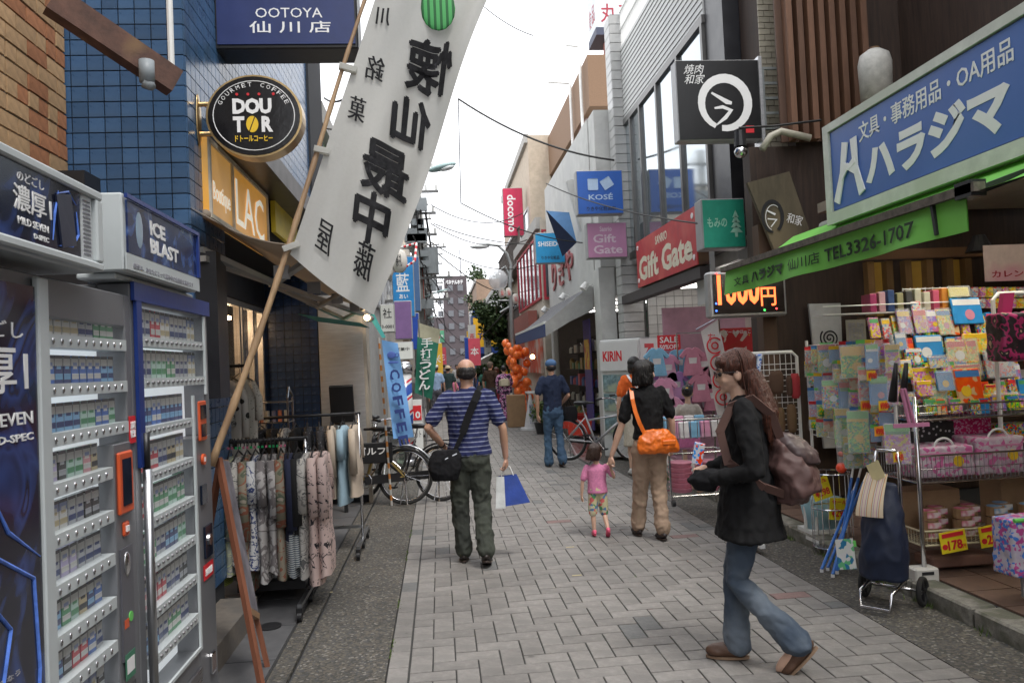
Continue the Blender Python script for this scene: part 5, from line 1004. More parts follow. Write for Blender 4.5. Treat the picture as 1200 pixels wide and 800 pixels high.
# red shop sign
XG = 3.12; ga_, gb_ = onX(748, 320, XG), onX(818, 285, XG); t = thing('shop_sign', (XG, 10.8, 2.6), 'long red gift shop signboard with white serif lettering', 'sign')
zb0, zb1 = 2.66, 3.36; yA, yB = onX(818, 290, XG).y, onX(748, 320, XG).y
MB().box(XG+.001, XG+.18, yA, yB, zb0, zb1).build('box', rust, t); MB().box(XG-.015, XG, yA, yB, zb0, zb1).build('face', mat('sign_red', (.5, .035, .04), .5, var=.15, tint=(.55, .08, .07)), t)
text('Gift Gate', t, (XG-.015, yB-.12, zb0+.08), -Y1, Z1, (yB-yA)*.9, .36, mat('cream_print', (.75, .7, .55), .5, bump=0), bold=.035); text('SANRIO', t, (XG-.015, yB-(yB-yA)*.38, zb0+.5), -Y1, Z1, (yB-yA)*.2, .12, mat('cream_print'), bold=.02)
for y in (yA+.1, yB-.1): 
    for z in (zb0+.1, zb1-.1): MB().disc((XG-.02, y, z), .035, .012, 'X', 12).build('stud', wprint, t)
MB().box(3.13, 3.3, 9.0, 13.0, 2.5, 2.64).build('eave', mat('dark_eave', (.06, .05, .05), .7), s2)
MB().box(3.25, 3.31, 8.98, 9.5, 2.2, 3.25).build('white_board', pw, s2)
# LED sign
Y = 7.3; a, b_ = onY(838, 368, Y), onY(902, 322, Y); t = thing('led_sign', (a.x, Y, a.z), 'lit LED board showing red price under the green awning', 'sign')
MB().box(a.x-.05, b_.x+.16, Y, Y+.14, a.z-.04, b_.z+.05).build('case', mat('case_silver', (.42, .42, .42), .4, .5), t, bevel=.02); MB().box(a.x-.01, b_.x+.13, Y-.012, Y-.001, a.z, b_.z+.02).build('screen', mat('screen_black', (.012, .006, .005), .2), t)
lr = mat('led_red', (1, .12, .03), .5, emit=2.2, var=.2, scale=300, bump=0); text('1000', t, (a.x+.03, Y-.013, a.z+.08), X1, Z1, .42, .3, lr, bold=.03); text('円', t, (a.x+.46, Y-.013, a.z+.06), X1, Z1, .15, .18, lr, bold=.03)
for i, (fx, fz, c_l) in enumerate(((0, .02, (.05, .15, 1)), (0, .09, (.05, .15, 1)), (.6, .02, (1, .05, .05)), (.02, .38, (1, .05, .05)), (.2, .39, (.05, 1, .1)), (.48, .01, (.05, 1, .1)))): MB().ell((a.x+fx+.01, Y-.015, a.z+fz+.01), .009, 8, 5).build('indicator', mat('ind%d' % i, c_l, .4, emit=3, var=0, bump=0), t)
# square signs
t, a, b_ = boxsign('projecting_sign', 677, 199, 729, 252, 12.5, mat('sign_kose_blue', (.02, .12, .5), .35, var=.05), 'rounded royal blue cosmetics sign with two white shapes', th=.2, txt=[('KOSÉ', .25, .33, .52, .15, mat('pale_blue_print', (.5, .65, .85), .5)), ('りきや化粧品店', .2, .08, .62, .1, ink)])
w_, h_ = b_.x-a.x, b_.z-a.z; MB().obox((a.x+w_*.35, 12.485, a.z+h_*.68), (w_*.11, 0, 0), (0, .003, 0), (0, 0, h_*.13)).obox((a.x+w_*.65, 12.485, a.z+h_*.7), (w_*.1, 0, w_*.06), (0, .003, 0), (-h_*.06, 0, h_*.1)).build('shapes', mat('pale_blue_print'), t, bevel=.01)
pk = mat('sign_pink', (.55, .25, .42), .4, var=.05); pk2 = mat('pink_print', (.75, .6, .68), .5)
boxsign('projecting_sign', 689, 260, 734, 303, 12.7, pk, 'pink square gift shop sign below the royal blue cosmetics sign', th=.2, txt=[('Gift\nGate', .15, .12, .72, .55, pk2), ('Sanrio', .32, .75, .3, .14, pk2)])
boxsign('projecting_sign', 628, 272, 661, 309, 17, mat('sign_cyan', (.02, .3, .6), .4), 'cyan cosmetics sign left of the triangular blue fin', th=.2, txt=[('SHISEIDO', .1, .55, .8, .16, wprint), ('りきや化粧品', .2, .12, .6, .12, ink)])
t, a, b_ = boxsign('projecting_sign', 591, 220, 612, 277, 27, mat('sign_crimson', (.55, .02, .08), .45), 'tall crimson phone shop sign with sideways white letters', th=.25)
tt = text('docomo', t, (a.x+.15, 26.988, a.z+.15), X1, Z1, .3, 1.3, wprint, rot=-pi/2, bold=.02)
# roof sign
Y = 24; a, b_ = onY(699, 32, Y), onY(748, -25, Y); t = thing('roof_sign', (a.x, Y, a.z), 'white box sign with dark red characters on red posts above the roofs', 'sign')
MB().box(a.x, b_.x+.5, Y, Y+1.2, a.z, b_.z).build('box', mat('roof_sign_white', (.6, .64, .68), .5), t); MB().box(a.x-.02, b_.x+.52, Y-.02, Y+1.22, a.z-.25, a.z-.01).build('base', mat('navy_base', (.05, .06, .1), .6), t)
text('丸正', t, (a.x+.15, Y-.003, a.z+.15), X1, Z1, 1.1, .6, mat('dark_red_print', (.35, .02, .04), .5), bold=.03); text('食品', t, (a.x-.003, Y+1.1, a.z+.3), -Y1, Z1, .9, .6, mat('dark_red_print'), bold=.02)
b = MB()
for x in (a.x+.35, a.x+.95): b.box(x, x+.18, Y+.5, Y+.7, 9.2, a.z-.26)
b.bar((a.x+.4, Y+.6, 9.3), (a.x+1, Y+.6, a.z-.3), .06).build('posts', mat('post_redbrown', (.25, .07, .05), .6), t)
# ================================================================== GIFT STORE CONTENTS
text('Gift Gate', s2, (onY(783, 380, 12.9).x, 12.905, onY(783, 380, 12.9).z), X1, Z1, .85, .25, mat('wine_print', (.35, .02, .06), .5), bold=.03, shear=.25)
def flat(name, px0, py0, px1, py1, Y, m, label, cat='poster', txts=(), th=.01, tiltx=0):
    a, b_ = onY(px0, py1, Y), onY(px1, py0, Y); t = thing(name, (a.x, Y, a.z), label, cat); MB().box(a.x, b_.x, Y, Y+th, a.z, b_.z).build('sheet', m, t); w_, h_ = b_.x-a.x, b_.z-a.z
    for (s_, fx, fz, fw_, fh_, mm) in txts: text(s_, t, (a.x+w_*fx, Y-.001, a.z+h_*fz), X1, Z1, w_*fw_, h_*fh_, mm, bold=.015)
    return t
flat('sale_sign', 771, 392, 797, 411, 10.9, rprint, 'red sale sign with white letters before the tiled recess', 'sign', [('SALE', .1, .5, .8, .4, wprint), ('50%OFF', .08, .08, .84, .3, wprint)])
pr1 = ramp_mat('poster_mixed', 'cells', [(0, (.6, .04, .04)), (.55, (.7, .6, .5)), (.7, (.55, .05, .04)), (.85, (.75, .5, .1))], 12, .5, bump=0)
flat('poster', 846, 383, 888, 420, 9.6, pr1, 'red poster with scattered food pictures under the LED board', txts=[('ケーキのほっこり', .1, .8, .8, .13, wprint)])
flat('poster', 889, 380, 916, 425, 9.4, mat('poster_pinkish', (.6, .4, .45), .6, tint=(.5, .15, .3), scale=14), 'pale pink poster beside the red food poster', txts=[('HELLO KITTY', .08, .6, .84, .12, mat('dark_red_print'))])
flat('poster', 918, 367, 936, 411, 8.4, white, 'white notice with rows of small pictures near the dark post', txts=[('写真 案内\n■ ■ ■\n■ ■ ■\n■ ■ ■', .1, .1, .8, .75, mat('dark_red_print'))])
# white banner with red circles
t = thing('banner', onY(835, 545, 8.3), 'white hanging banner printed with red ringed circles', 'banner'); q = [onY(822, 388, 8.3), onY(842, 374, 8.2), onY(858, 470, 8.2), onY(842, 492, 8.3)]
def wbf(u, v): p = q[3].lerp(q[2], u).lerp(q[0].lerp(q[1], u), v); p.y += .02*sin(v*8); return p
MB().sheet(wbf, 5, 16).build('cloth', mat('banner_white', (.62, .6, .58), .8, var=.06), t, smooth=True)
b = MB()
for i in range(4):
    c_c = wbf(.5, .16+.2*i)+V((0, -.035, 0)); b.ring(c_c, .085, .009, n=20, k=5).ring(c_c, .035, .008, n=14, k=5)
b.build('circles', rprint, t); text('すず', t, wbf(.2, .88)+V((0, -.05, -.05)), X1, Z1, .12, .12, rprint)
MB().tube([q[0]+V((-.06, 0, .02)), q[1]+V((.02, 0, .03))], .008, 6).tube([q[1]+V((.01, .02, .03)), V((q[1].x+.05, 8.22, .1))], .01, 6).build('pole', chrome, t)
# hanging children's clothes
cc_ = {'pink': mat('kid_pink', (.62, .28, .42), .85, var=.15, tint=(.6, .4, .5)), 'lilac': mat('kid_lilac', (.42, .22, .5), .85, var=.15, tint=(.55, .3, .5)), 'sky blue': mat('kid_blue', (.2, .42, .6), .85, var=.15), 'rose': mat('kid_rose', (.5, .2, .28), .85, var=.15), 'white': mat('kid_white', (.62, .6, .6), .85)}
spots = [(770, 425, 'sky blue'), (783, 432, 'pink'), (796, 426, 'sky blue'), (812, 424, 'rose'), (826, 428, 'rose'), (768, 450, 'lilac'), (780, 460, 'pink'), (793, 452, 'lilac'), (808, 450, 'sky blue'), (822, 455, 'rose'), (838, 440, 'pink'), (772, 478, 'lilac'), (788, 482, 'pink'), (836, 465, 'rose'), (850, 450, 'white')]
for i, (px, py, k_) in enumerate(spots):
    p = onY(px, py, 10.6+.12*(i % 3)); t = thing('kids_dress', p, f'{k_} children dress hanging in the gift store, {"upper" if py < 440 else ("middle" if py < 470 else "lower")} row, {i % 5+1} from left' if 0 else f'{k_} children garment on the {"upper" if py < 440 else ("middle" if py < 470 else "lower")} row by the {"vending machine" if px < 785 else ("girl" if px < 815 else "ringed banner")}' + (' in front' if i % 2 else '')+(' and highest' if i == 3 else ' and leftward' if i == 9 else ''), 'garment', 'children clothes hung in the gift store')
    WL[t.name] = p.copy(); b = MB(); s_ = .19
    b.poly([(p.x-s_*.5, p.y, p.z+s_), (p.x-s_*.2, p.y, p.z+s_*1.1), (p.x, p.y, p.z+s_*.95), (p.x+s_*.2, p.y, p.z+s_*1.1), (p.x+s_*.5, p.y, p.z+s_), (p.x+s_, p.y, p.z+s_*.45), (p.x+s_*.75, p.y, p.z+s_*.25), (p.x+s_*.5, p.y, p.z+s_*.5), (p.x+s_*.75, p.y, p.z-s_), (p.x-s_*.75, p.y, p.z-s_), (p.x-s_*.5, p.y, p.z+s_*.5), (p.x-s_*.75, p.y, p.z+s_*.25), (p.x-s_, p.y, p.z+s_*.45)], (0, .04, 0)); b.build('cloth', cc_[k_], t, bevel=.01)
    MB().poly([(p.x-.05, p.y-.004, p.z-.02), (p.x+.05, p.y-.004, p.z-.02), (p.x+.06, p.y-.004, p.z+.06), (p.x-.06, p.y-.004, p.z+.06)], (0, .003, 0)).build('chest_print', cc_['white' if k_ != 'white' else 'rose'], t)
MB().tube([(3.35, 10.75, 1.9), (4.5, 10.75, 1.9)], .012, 6).tube([(3.35, 10.75, .1), (3.35, 10.75, 1.9)], .012, 6).tube([(4.5, 10.75, .1), (4.5, 10.75, 1.9)], .012, 6).build('display_rail', chrome, label='chrome rail in the gift store holding children clothes', cat='clothes rack')
for i in range(24):
    px = 757+(i % 8)*12; row_ = i//8; py = (445, 472, 500)[row_]; p = onY(px, py, 10.95+.1*(i % 2)); k_ = ('pink', 'lilac', 'rose', 'white')[(i*3+row_) % 4]; t = thing('plush_pack', p, f'{k_} soft bundle on the gift store shelves, {["first", "second", "third", "fourth", "fifth", "sixth", "seventh", "eighth"][i % 8]} from left, {["upper", "middle", "lower"][row_]} shelf', 'package', 'soft bundles on the gift store shelves')
    MB().ell(p, (.08, .07, .1), 8, 6).ell(p+V((.03, -.02, .1)), (.05, .05, .05), 8, 6).build('bundle', cc_[k_], t, smooth=True)
MB().box(3.3, 4.55, 10.9, 11.25, .1, .14).box(3.3, 4.55, 10.9, 11.25, .62, .66).box(3.3, 4.55, 10.9, 11.25, .98, 1.02).box(3.3, 4.55, 11.22, 11.26, .1, 2.3).build('back_shelves', mat('shelf_pink', (.45, .25, .32), .6), label='pink back shelves in the gift store full of soft bundles', cat='shelf')
# cart with pink baskets
p = onZ(815, 588, .1); ct = thing('shopping_cart', p, 'wire display cart with pink baskets at the gift store edge', 'cart'); x, y = p.x, p.y; b = MB()
for dx in (-.3, .3):
    for dy in (-.18, .18): b.tube([(x+dx, y+dy, .16), (x+dx, y+dy, 1.0)], .012, 6)
for z in (.2, .62, .95):
    b.tube([(x-.3, y-.18, z), (x+.3, y-.18, z), (x+.3, y+.18, z), (x-.3, y+.18, z), (x-.3, y-.18, z)], .01, 6)
for k in range(9): b.tube([(x-.28+k*.07, y-.18, .76), (x-.28+k*.07, y-.18, .95)], .004, 4).tube([(x-.28+k*.07, y-.18, .76), (x-.28+k*.07, y+.18, .76)], .004, 4)
b.build('frame', chrome, ct)
for dx in (-.28, .28): MB().disc((x+dx, y-.18, .135), .035, .03, 'X', 12).build('caster', black, ct)
pkm = mat('basket_pink', (.6, .22, .3), .45)
for i in range(2):
    bx = x-.14+i*.28; t = thing('pink_basket_stack', (bx, y, .21), f'stack of nested pink plastic baskets in the cart, {"left" if i == 0 else "right"} stack', 'basket')
    for k in range(6): z = .22+k*.05; MB().loft([(bx, y, z, .1, .13), (bx, y, z+.035, .115, .145), (bx, y, z+.036, .12, .15), (bx, y, z+.045, .12, .15)], 12).build('basket', pkm, t)
for i in range(9):
    k_ = ('pink', 'white', 'sky blue')[i % 3]; bx, by = x-.22+(i % 5)*.11, y-.08+(i//5)*.15
    MB().obox((bx, by, .84+.05*(i//5)), (.05, .01, 0), (0, .03, 0), (0, .01, .08)).build('gift_pack', cc_[k_], label=f'{k_} gift pack in the top of the cart, {["leftmost", "second", "third", "fourth", "rightmost"][i % 5]} in the {"front" if i < 5 else "rear"}', cat='package', group='gift packs in the cart', bevel=.008)
# vending machine
km = thing('drink_vending_machine', (3.0, 12.3, .05), 'white drinks vending machine with red lettering beside the gift store', 'vending machine'); WL[km.name] = V((0, 0, 0)); km.location = (0, 0, 0)
MB().box(-.38, .38, -.32, .32, 0, 1.84).build('cabinet', mat('vending_white', (.66, .66, .65), .35, var=.04), km, bevel=.01); MB().box(-.36, .36, -.36, -.321, 1.35, 1.8).build('upper_panel', mat('vending_white'), km)
for z in (1.02, .72, .38): MB().box(-.33, .15, -.345, -.321, z, z+.27).build('window', mat('vending_window', (.2, .3, .33), .2, var=.5, scale=14, tint=(.35, .4, .3)), km)
text('KIRIN', km, (-.3, -.361, 1.5), X1, Z1, .36, .16, rprint, bold=.03); text('KIRIN', km, (.381, -.2, .75), Y1, Z1, .26, 1.0, rprint, rot=-pi/2, bold=.03)
MB().box(-.38, .38, -.3, .3, 1.841, 1.85).build('top', greym, km); km.location = (3.05, 12.2, .05); km.rotation_euler = (0, 0, R(-48)); 
# grid rack with slippers
p = onZ(912, 640, .0); gr = thing('grid_rack', p, 'white wheeled grid rack with brown slippers behind the woman', 'rack'); x, y = p.x, p.y
xl, xr_ = onY(872, 500, y).x, onY(938, 500, y).x; zt = onY(930, 412, y).z; b = MB()
b.tube([(xl, y, .1), (xl, y, zt-.04), (xl+.04, y, zt), (xr_-.04, y, zt), (xr_, y, zt-.04), (xr_, y, .1)], .014, 8); b.bar((xr_, y-.25, .07), (xr_, y+.25, .07), .04, .03).bar((xl, y-.25, .07), (xl, y+.25, .07), .04, .03).build('frame', white, gr, smooth=False); b = MB()
for i in range(9): xx = lerp(xl, xr_, (i+1)/10); b.tube([(xx, y, .35), (xx, y, zt)], .003, 4)
for i in range(26): z = .35+i*(zt-.4)/26; b.tube([(xl, y, z), (xr_, y, z)], .003, 4)
b.build('grid', white, gr)
for yy in (-.24, .24): MB().disc((xr_, y+yy, .03), .028, .025, 'X', 12).build('caster', black, gr)
for i, (px, py, w_, h_, k_) in enumerate(((910, 448, 18, 28, 'brown'), (925, 452, 7, 24, 'brown'), (932, 452, 12, 30, 'red'), (906, 480, 14, 26, 'brown'), (928, 490, 12, 34, 'tan'), (915, 492, 10, 30, 'tan'), (908, 530, 16, 20, 'dark'))):
    q = onY(px, py, y-.07); s_ = y/915; MB().loft([(q.x, q.y, q.z-h_*s_/2, w_*s_*.3, .02), (q.x, q.y, q.z-h_*s_*.35, w_*s_*.48, .03), (q.x, q.y, q.z+h_*s_*.3, w_*s_*.5, .03), (q.x, q.y, q.z+h_*s_/2, w_*s_*.35, .02)], 14).build('slipper', mat('felt_'+k_, {'brown': (.1, .055, .035), 'red': (.5, .05, .06), 'tan': (.17, .1, .05), 'dark': (.05, .04, .04)}[k_], .9), smooth=True, label=f'{k_} slipper pouch on the white grid rack, {["top left", "top middle thin", "top right", "middle left", "middle right", "middle between", "bottom"][i]}', cat='slipper', group='slippers on the grid rack')
# white board with spiral
Y = 7.45; q0, q1, q2, q3 = onY(948, 356, Y), onY(985, 355, Y), onY(992, 524, Y), onY(966, 525, Y); t = thing('spiral_board', q3, 'tall white board with a black spiral on the dark wooden wall', 'sign')
MB().poly([q0, q1, q2, q3], (0, .03, 0)).build('panel', mat('board_white', (.5, .5, .49), .6), t); cc = onY(972, 396, Y); sp = MB(); P_ = [(cc.x+(.012+.011*a_)*cos(a_), cc.z+(.012+.011*a_)*sin(a_)) for a_ in [i*.3 for i in range(53)]]; 
sp.tube([(x, Y-.004, z) for x, z in [(cc.x+(.008+.0055*a_)*cos(-a_), cc.z+(.008+.0055*a_)*sin(-a_)) for a_ in [i*.3 for i in range(56)]]], .008, 6); sp.build('spiral', ink, t); q = onY(966, 500, Y); text('う\nど\nん\nす\nず', t, (q.x+.05, Y-.001, q.z), X1, Z1, .1, .5, ink, shear=.3); MB().box(q.x+.1, q.x+.13, Y-.003, Y-.001, q.z-.07, q.z-.03).build('seal', rprint, t)
flat('notice', 993, 374, 1014, 406, 7.3, mat('notice_beige', (.36, .34, .28), .7), 'small beige notice beside the spiral board', 'notice', [('案内 案内\n営業時間\n定休日 水\n電話番号', .1, .1, .8, .8, mat('grey_print'))])

# ================================================================== STATIONERY RACKS
def prints(name, cols, scale=30):
    scale *= 2.4; cols = [tuple(min(.85, max(0, ((x-sum(c)/3)*1.75+sum(c)/3)*.88)) for x in c) for c in cols]; return ramp_mat(name, 'cells', [(i/len(cols), c) for i, c in enumerate(cols)], scale, .35, bump=.05)
pm = {'pink candy': prints('print_pink', [(.65, .3, .42), (.7, .55, .6), (.45, .25, .5), (.7, .6, .2)]), 'yellow': prints('print_yellow', [(.75, .6, .15), (.8, .7, .45), (.7, .35, .2), (.4, .55, .3)]), 'blue sky': prints('print_blue', [(.25, .5, .65), (.5, .65, .7), (.2, .45, .3), (.65, .65, .6)], 22),
 'green': prints('print_green', [(.1, .4, .12), (.3, .5, .1), (.05, .2, .08), (.6, .5, .1)], 36), 'orange': prints('print_orange', [(.7, .18, .03), (.68, .2, .04), (.7, .55, .4)], 14), 'white': prints('print_white', [(.6, .6, .58), (.65, .64, .6), (.3, .4, .55), (.6, .2, .2)], 30), 'multicolour': prints('print_multi', [(.6, .1, .1), (.7, .5, .05), (.1, .4, .15), (.1, .2, .5), (.6, .6, .55)], 40),
 'lilac': prints('print_lilac', [(.35, .3, .55), (.6, .55, .65), (.6, .3, .4)], 26), 'clear green': prints('print_cleargreen', [(.15, .35, .2), (.4, .45, .4), (.5, .45, .1)], 30)}
mat('band_blue', (.05, .2, .5), .5); mat('band_green', (.08, .35, .12), .5); mat('leaf_green')
clear = glass('cellophane', (.85, .88, .9), .08, .22)
fr0 = onZ(1085, 695); YS, XL = fr0.y, fr0.x; S1 = thing('display_shelf', (XL+.7, YS+.2, 0), 'chrome wire shelving unit heaped with stationery in front of the shop', 'shelf')
DX, DY = 1.35, .5
for x in (XL, XL+DX):
    for y in (YS, YS+DY): MB().tube([(x, y, .02), (x, y, 1.25)], .015, 10).build('post', chrome, S1, smooth=True)
levels = (('lower_basket', .3, .09), ('middle_basket', .7, .17), ('top_basket', 1.1, .09))
for nm, z, hh in levels:
    b = MB()
    for zz in (z, z+hh): b.tube([(XL, YS, zz), (XL+DX, YS, zz), (XL+DX, YS+DY, zz), (XL, YS+DY, zz), (XL, YS, zz)], .007, 6)
    for k in range(46): x = XL+k*.03; b.tube([(x, YS, z), (x, YS, z+hh)], .0025, 4).tube([(x, YS, z), (x, YS+DY, z)], .0025, 4)
    for k in range(17): y = YS+k*.03; b.tube([(XL, y, z), (XL, y, z+hh)], .0025, 4)
    b.tube([(XL, YS, z+hh*.5), (XL+DX, YS, z+hh*.5)], .003, 4); b.build(nm, chrome if nm != 'lower_basket' else mat('cream_wire', (.5, .45, .3), .5), S1)
MB().box(XL-.09, XL+.07, YS-.05, YS+.06, .0, .17).build('foot_block', mat('block_white', (.62, .6, .56), .5, var=.12), S1, bevel=.01); MB().box(XL-.12, XL-.1, YS+.06, YS+.5, 0, .2).build('side_plate', white, S1)
MB().box(XL-.05, XL+.03, YS-.053, YS-.0505, .13, .15).build('label_strip', ink, S1)
MB().box(XL+.12, XL+.55, YS+.1, YS+.3, .12, .19).build('brick_support', mat('old_brick', (.22, .12, .09), .9, var=.2), label='worn brick slab lying under the wire shelves', cat='brick', bevel=.01)
def pack(px, py, w, h, Y, k_, label, yaw=0, depth=.03, tilt=0, name='package', cat='package', group='packaged stationery on the wire shelves', wrap=False, X=None, what_txt=None):
    p = onY(px, py, Y) if X is None else onX(px, py, X); t = thing(name, p, label, cat, group); WL[t.name] = V((0, 0, 0))
    MB().box(-w/2, w/2, 0, depth, -h/2, h/2).build('card', pm.get(k_) or k_, t, bevel=min(.006, depth*.3))
    if w > .07 and cat == 'package' and isinstance(k_, str):
        m_ = random.choice((rprint, yprint, wprint, mat('band_blue', (.05, .2, .5), .5), mat('band_green', (.08, .35, .12), .5))); hb_ = h*random.uniform(.15, .24); MB().box(-w*.46, w*.46, -.0015, -.0002, h*.44-hb_, h*.44).build('title_band', m_, t)
        MB().disc((w*random.uniform(-.2, .2), -.0012, -h*.15), min(w, h)*.2, .002, 'Y', 14).build('picture_spot', random.choice((wprint, yprint, mat('band_pink', (.65, .25, .35), .5))), t)
    if what_txt: text(what_txt, t, (-w*.1, -.002, h*.22), X1, Z1, w*.5, h*.16, rprint, bold=.02, world=False)
    if wrap: MB().box(-w/2-.004, w/2+.004, -.006, -.003, -h/2-.004, h/2+.01).build('wrapper', clear, t)
    t.rotation_euler = (R(tilt), 0, R(yaw)); return t
side = lambda px: 'left end' if px < 1040 else ('left part' if px < 1090 else ('middle' if px < 1140 else 'right part'))
rows_ = [  # px, py, w(px), h(px), kind, what
 (1079, 376, 17, 30, 'pink candy', 'round topped sweet print folder'), (1093, 376, 15, 28, 'lilac', 'upright folder'), (1060, 377, 18, 30, 'lilac', 'sweet print folder'), (1074, 360, 12, 16, 'white', 'small box'), (1107, 377, 20, 32, 'yellow', 'doughnut print folder'),
 (1134, 364, 42, 34, 'blue sky', 'summer card with sunflowers'), (1124, 342, 26, 12, mat('plain_yellow', (.75, .6, .02), .5), 'plain card standing behind the summer card'),
 (1090, 408, 36, 34, 'blue sky', 'drawing book'), (1128, 412, 38, 30, 'yellow', 'crayon box'), (1148, 402, 44, 26, 'yellow', 'picture folder'), (1172, 426, 38, 34, 'white', 'white cover picture diary'), (1072, 418, 24, 22, 'multicolour', 'sticker pad'), (1100, 424, 26, 14, 'multicolour', 'crayon packet'), (1082, 440, 30, 22, 'pink candy', 'letter set'), (1108, 446, 22, 24, 'blue sky', 'round badge pack'),
 (1136, 452, 34, 44, 'orange', 'orange notebook with bread pictures'), (1135, 433, 34, 14, 'yellow', 'price card above the orange notebook'), (1084, 455, 22, 20, 'pink candy', 'sweet tin'), (1100, 466, 22, 22, 'green', 'bright green packs'), (1165, 458, 20, 18, 'yellow', 'glue packet'), (1180, 470, 34, 20, 'white', 'row of correction tapes'), (1158, 470, 14, 18, 'multicolour', 'pen set'), (1066, 470, 14, 20, 'white', 'small jar pair'), (1190, 440, 16, 30, 'lilac', 'thin notebook'), (1056, 400, 14, 22, 'blue sky', 'blue packet'), (1062, 432, 16, 24, 'yellow', 'yellow toy pack')]
kn = lambda k_: k_ if isinstance(k_, str) else 'yellow'
for i, (px, py, w, h, k_, what) in enumerate(rows_):
    Y = YS+(.5 if py < 385 else .36 if py < 415 else .25 if py < 445 else .14)+random.uniform(-.01, .01)+.012*(i % 4); s_ = Y/F
    what = f'{what} on the wire shelving' if kn(k_) in what or k_ == 'orange' else f'{kn(k_)} coloured {what} on the wire shelving'
    pack(px, py, w*s_, h*s_, Y, k_, what+{0: ', top tier', 1: ', second tier', 2: ', third tier', 3: ', lowest tier'}[0 if py < 385 else 1 if py < 415 else 2 if py < 445 else 3], yaw=random.uniform(-8, 8), tilt=-12, wrap=i % 2 == 0, depth=.02, what_txt='絵日記' if 'diary' in what else None)
tz = MB()
for i, z in enumerate((1.3, 1.5, 1.68)): y = YS+.22+.13*i; tz.box(XL, XL+DX, y, y+.12, z-.18, z-.172).box(XL, XL+DX, y, y+.006, z-.17, z-.12)
tz.build('step_tray', mat('tray_grey', (.35, .35, .34), .4), S1)
# row of book spines on top
bc = [('magenta', (.4, .04, .15)), ('pink', (.6, .35, .4)), ('navy', (.03, .07, .2)), ('olive', (.3, .28, .15)), ('charcoal', (.06, .06, .06)), ('cream', (.6, .57, .45)), ('cream', (.6, .57, .45)), ('rose', (.5, .08, .15)), ('orange', (.65, .25, .04)), ('green', (.1, .35, .15))]
for i, (nm, c_b) in enumerate(bc):
    x = onY(1016+i*10.5, 352, YS+.6).x; z0 = onY(1020, 366, YS+.6).z; MB().box(x, x+.05, YS+.56, YS+.68, z0, z0+.13+.012*(i % 3)).build('file', mat('file_'+nm, c_b, .5), label=f'{nm} file standing in the top row' + (' beside the white sheet' if i == 6 else f', {["first", "second", "third", "fourth", "fifth", "sixth", "", "eighth", "ninth", "last"][i]} from left'), cat='file', group='files in the top row', bevel=.004)
MB().box(XL-.3, XL+.9, YS+.55, YS+.7, z0-.01, z0-.002).tube([(XL-.3, YS+.54, z0+.05), (XL+.9, YS+.54, z0+.05)], .005, 5).build('file_shelf', white, S1)
b = MB()
for i in range(7): b.tube([(XL+.5+i*.06, YS+.85, 1.75), (XL+.5+i*.06, YS+.85, 2.02)], .004, 4)
for i in range(4): b.tube([(XL+.5, YS+.85, 1.77+i*.08), (XL+.86, YS+.85, 1.77+i*.08)], .004, 4)
b.build('wire_display', white, label='white wire grid panel standing behind the yellow card', cat='grid')
# hanging side grid with toys
G = thing('hanging_grid', (XL-.02, YS+.8, 0), 'wire grid on the street side of the shelves loaded with hanging toys', 'rack'); xg = XL-.04; y0_, y1_ = YS+.15, YS+1.35; b = MB()
for i in range(14): y = lerp(y0_, y1_, i/13); b.tube([(xg, y, .9), (xg, y, 1.62)], .003, 4)
for i in range(10): z = .9+i*.08; b.tube([(xg, y0_, z), (xg, y1_, z)], .003, 4)
for y in (y0_, y1_): b.tube([(xg, y, .02), (xg, y, 1.66)], .012, 8)
b.build('grid', white, G)
toys = [(972, 420, 26, 34, 'clear green', 'toy set with green header'), (1000, 424, 28, 38, 'green', 'big bug cage toy with bright green lid'), (1022, 418, 14, 30, 'blue sky', 'blue toy card'), (1034, 416, 16, 34, 'white', 'spotted toy bag'), (1046, 420, 16, 34, 'pink candy', 'pink toy bag'), (974, 462, 20, 34, 'multicolour', 'toy capsule set'), (996, 465, 24, 36, 'blue sky', 'blue scoop toy'), (1014, 456, 14, 34, 'white', 'white figure on blue card'), (1030, 458, 20, 34, 'blue sky', 'blue figure card'), (1046, 455, 14, 40, 'lilac', 'lilac pen pouch'), (990, 500, 22, 44, 'green', 'insect net bundle'), (1006, 506, 24, 50, 'green', 'larger dark green net bundle'), (1020, 490, 14, 26, 'blue sky', 'small blue figure card'), (1000, 530, 22, 38, 'clear green', 'net bundle hanging lowest'), (1052, 520, 28, 48, 'pink candy', 'clear pink charm bag'), (1020, 530, 16, 34, 'multicolour', 'coloured string pack'), (985, 440, 16, 16, 'yellow', 'yellow sticker card'), (1012, 438, 12, 16, 'orange', 'orange price tag card')]
for i, (px, py, w, h, k_, what) in enumerate(toys):
    X = xg-.03-.05*(i % 3); p = onX(px, py, X); s_ = p.y/F; t = pack(px, py, w*s_, h*s_, 0, k_, what+' hanging on the street side grid', yaw=-20+random.uniform(-12, 12), wrap=True, X=X, group='toys on the hanging grid', name='toy_pack', depth=.035)
    MB().tube([(0, 0, h*s_/2), (0, .0, h*s_/2+.03), (.03, .05, h*s_/2+.035)], .002, 4).build('hook', chrome, t)
    MB().box(-w*s_/2, w*s_/2, -.002, .0, h*s_*.32, h*s_/2).build('header_card', (rprint, yprint, mat('leaf_green'))[i % 3], t)
op = mat('price_orange', (.85, .4, .02), .5)
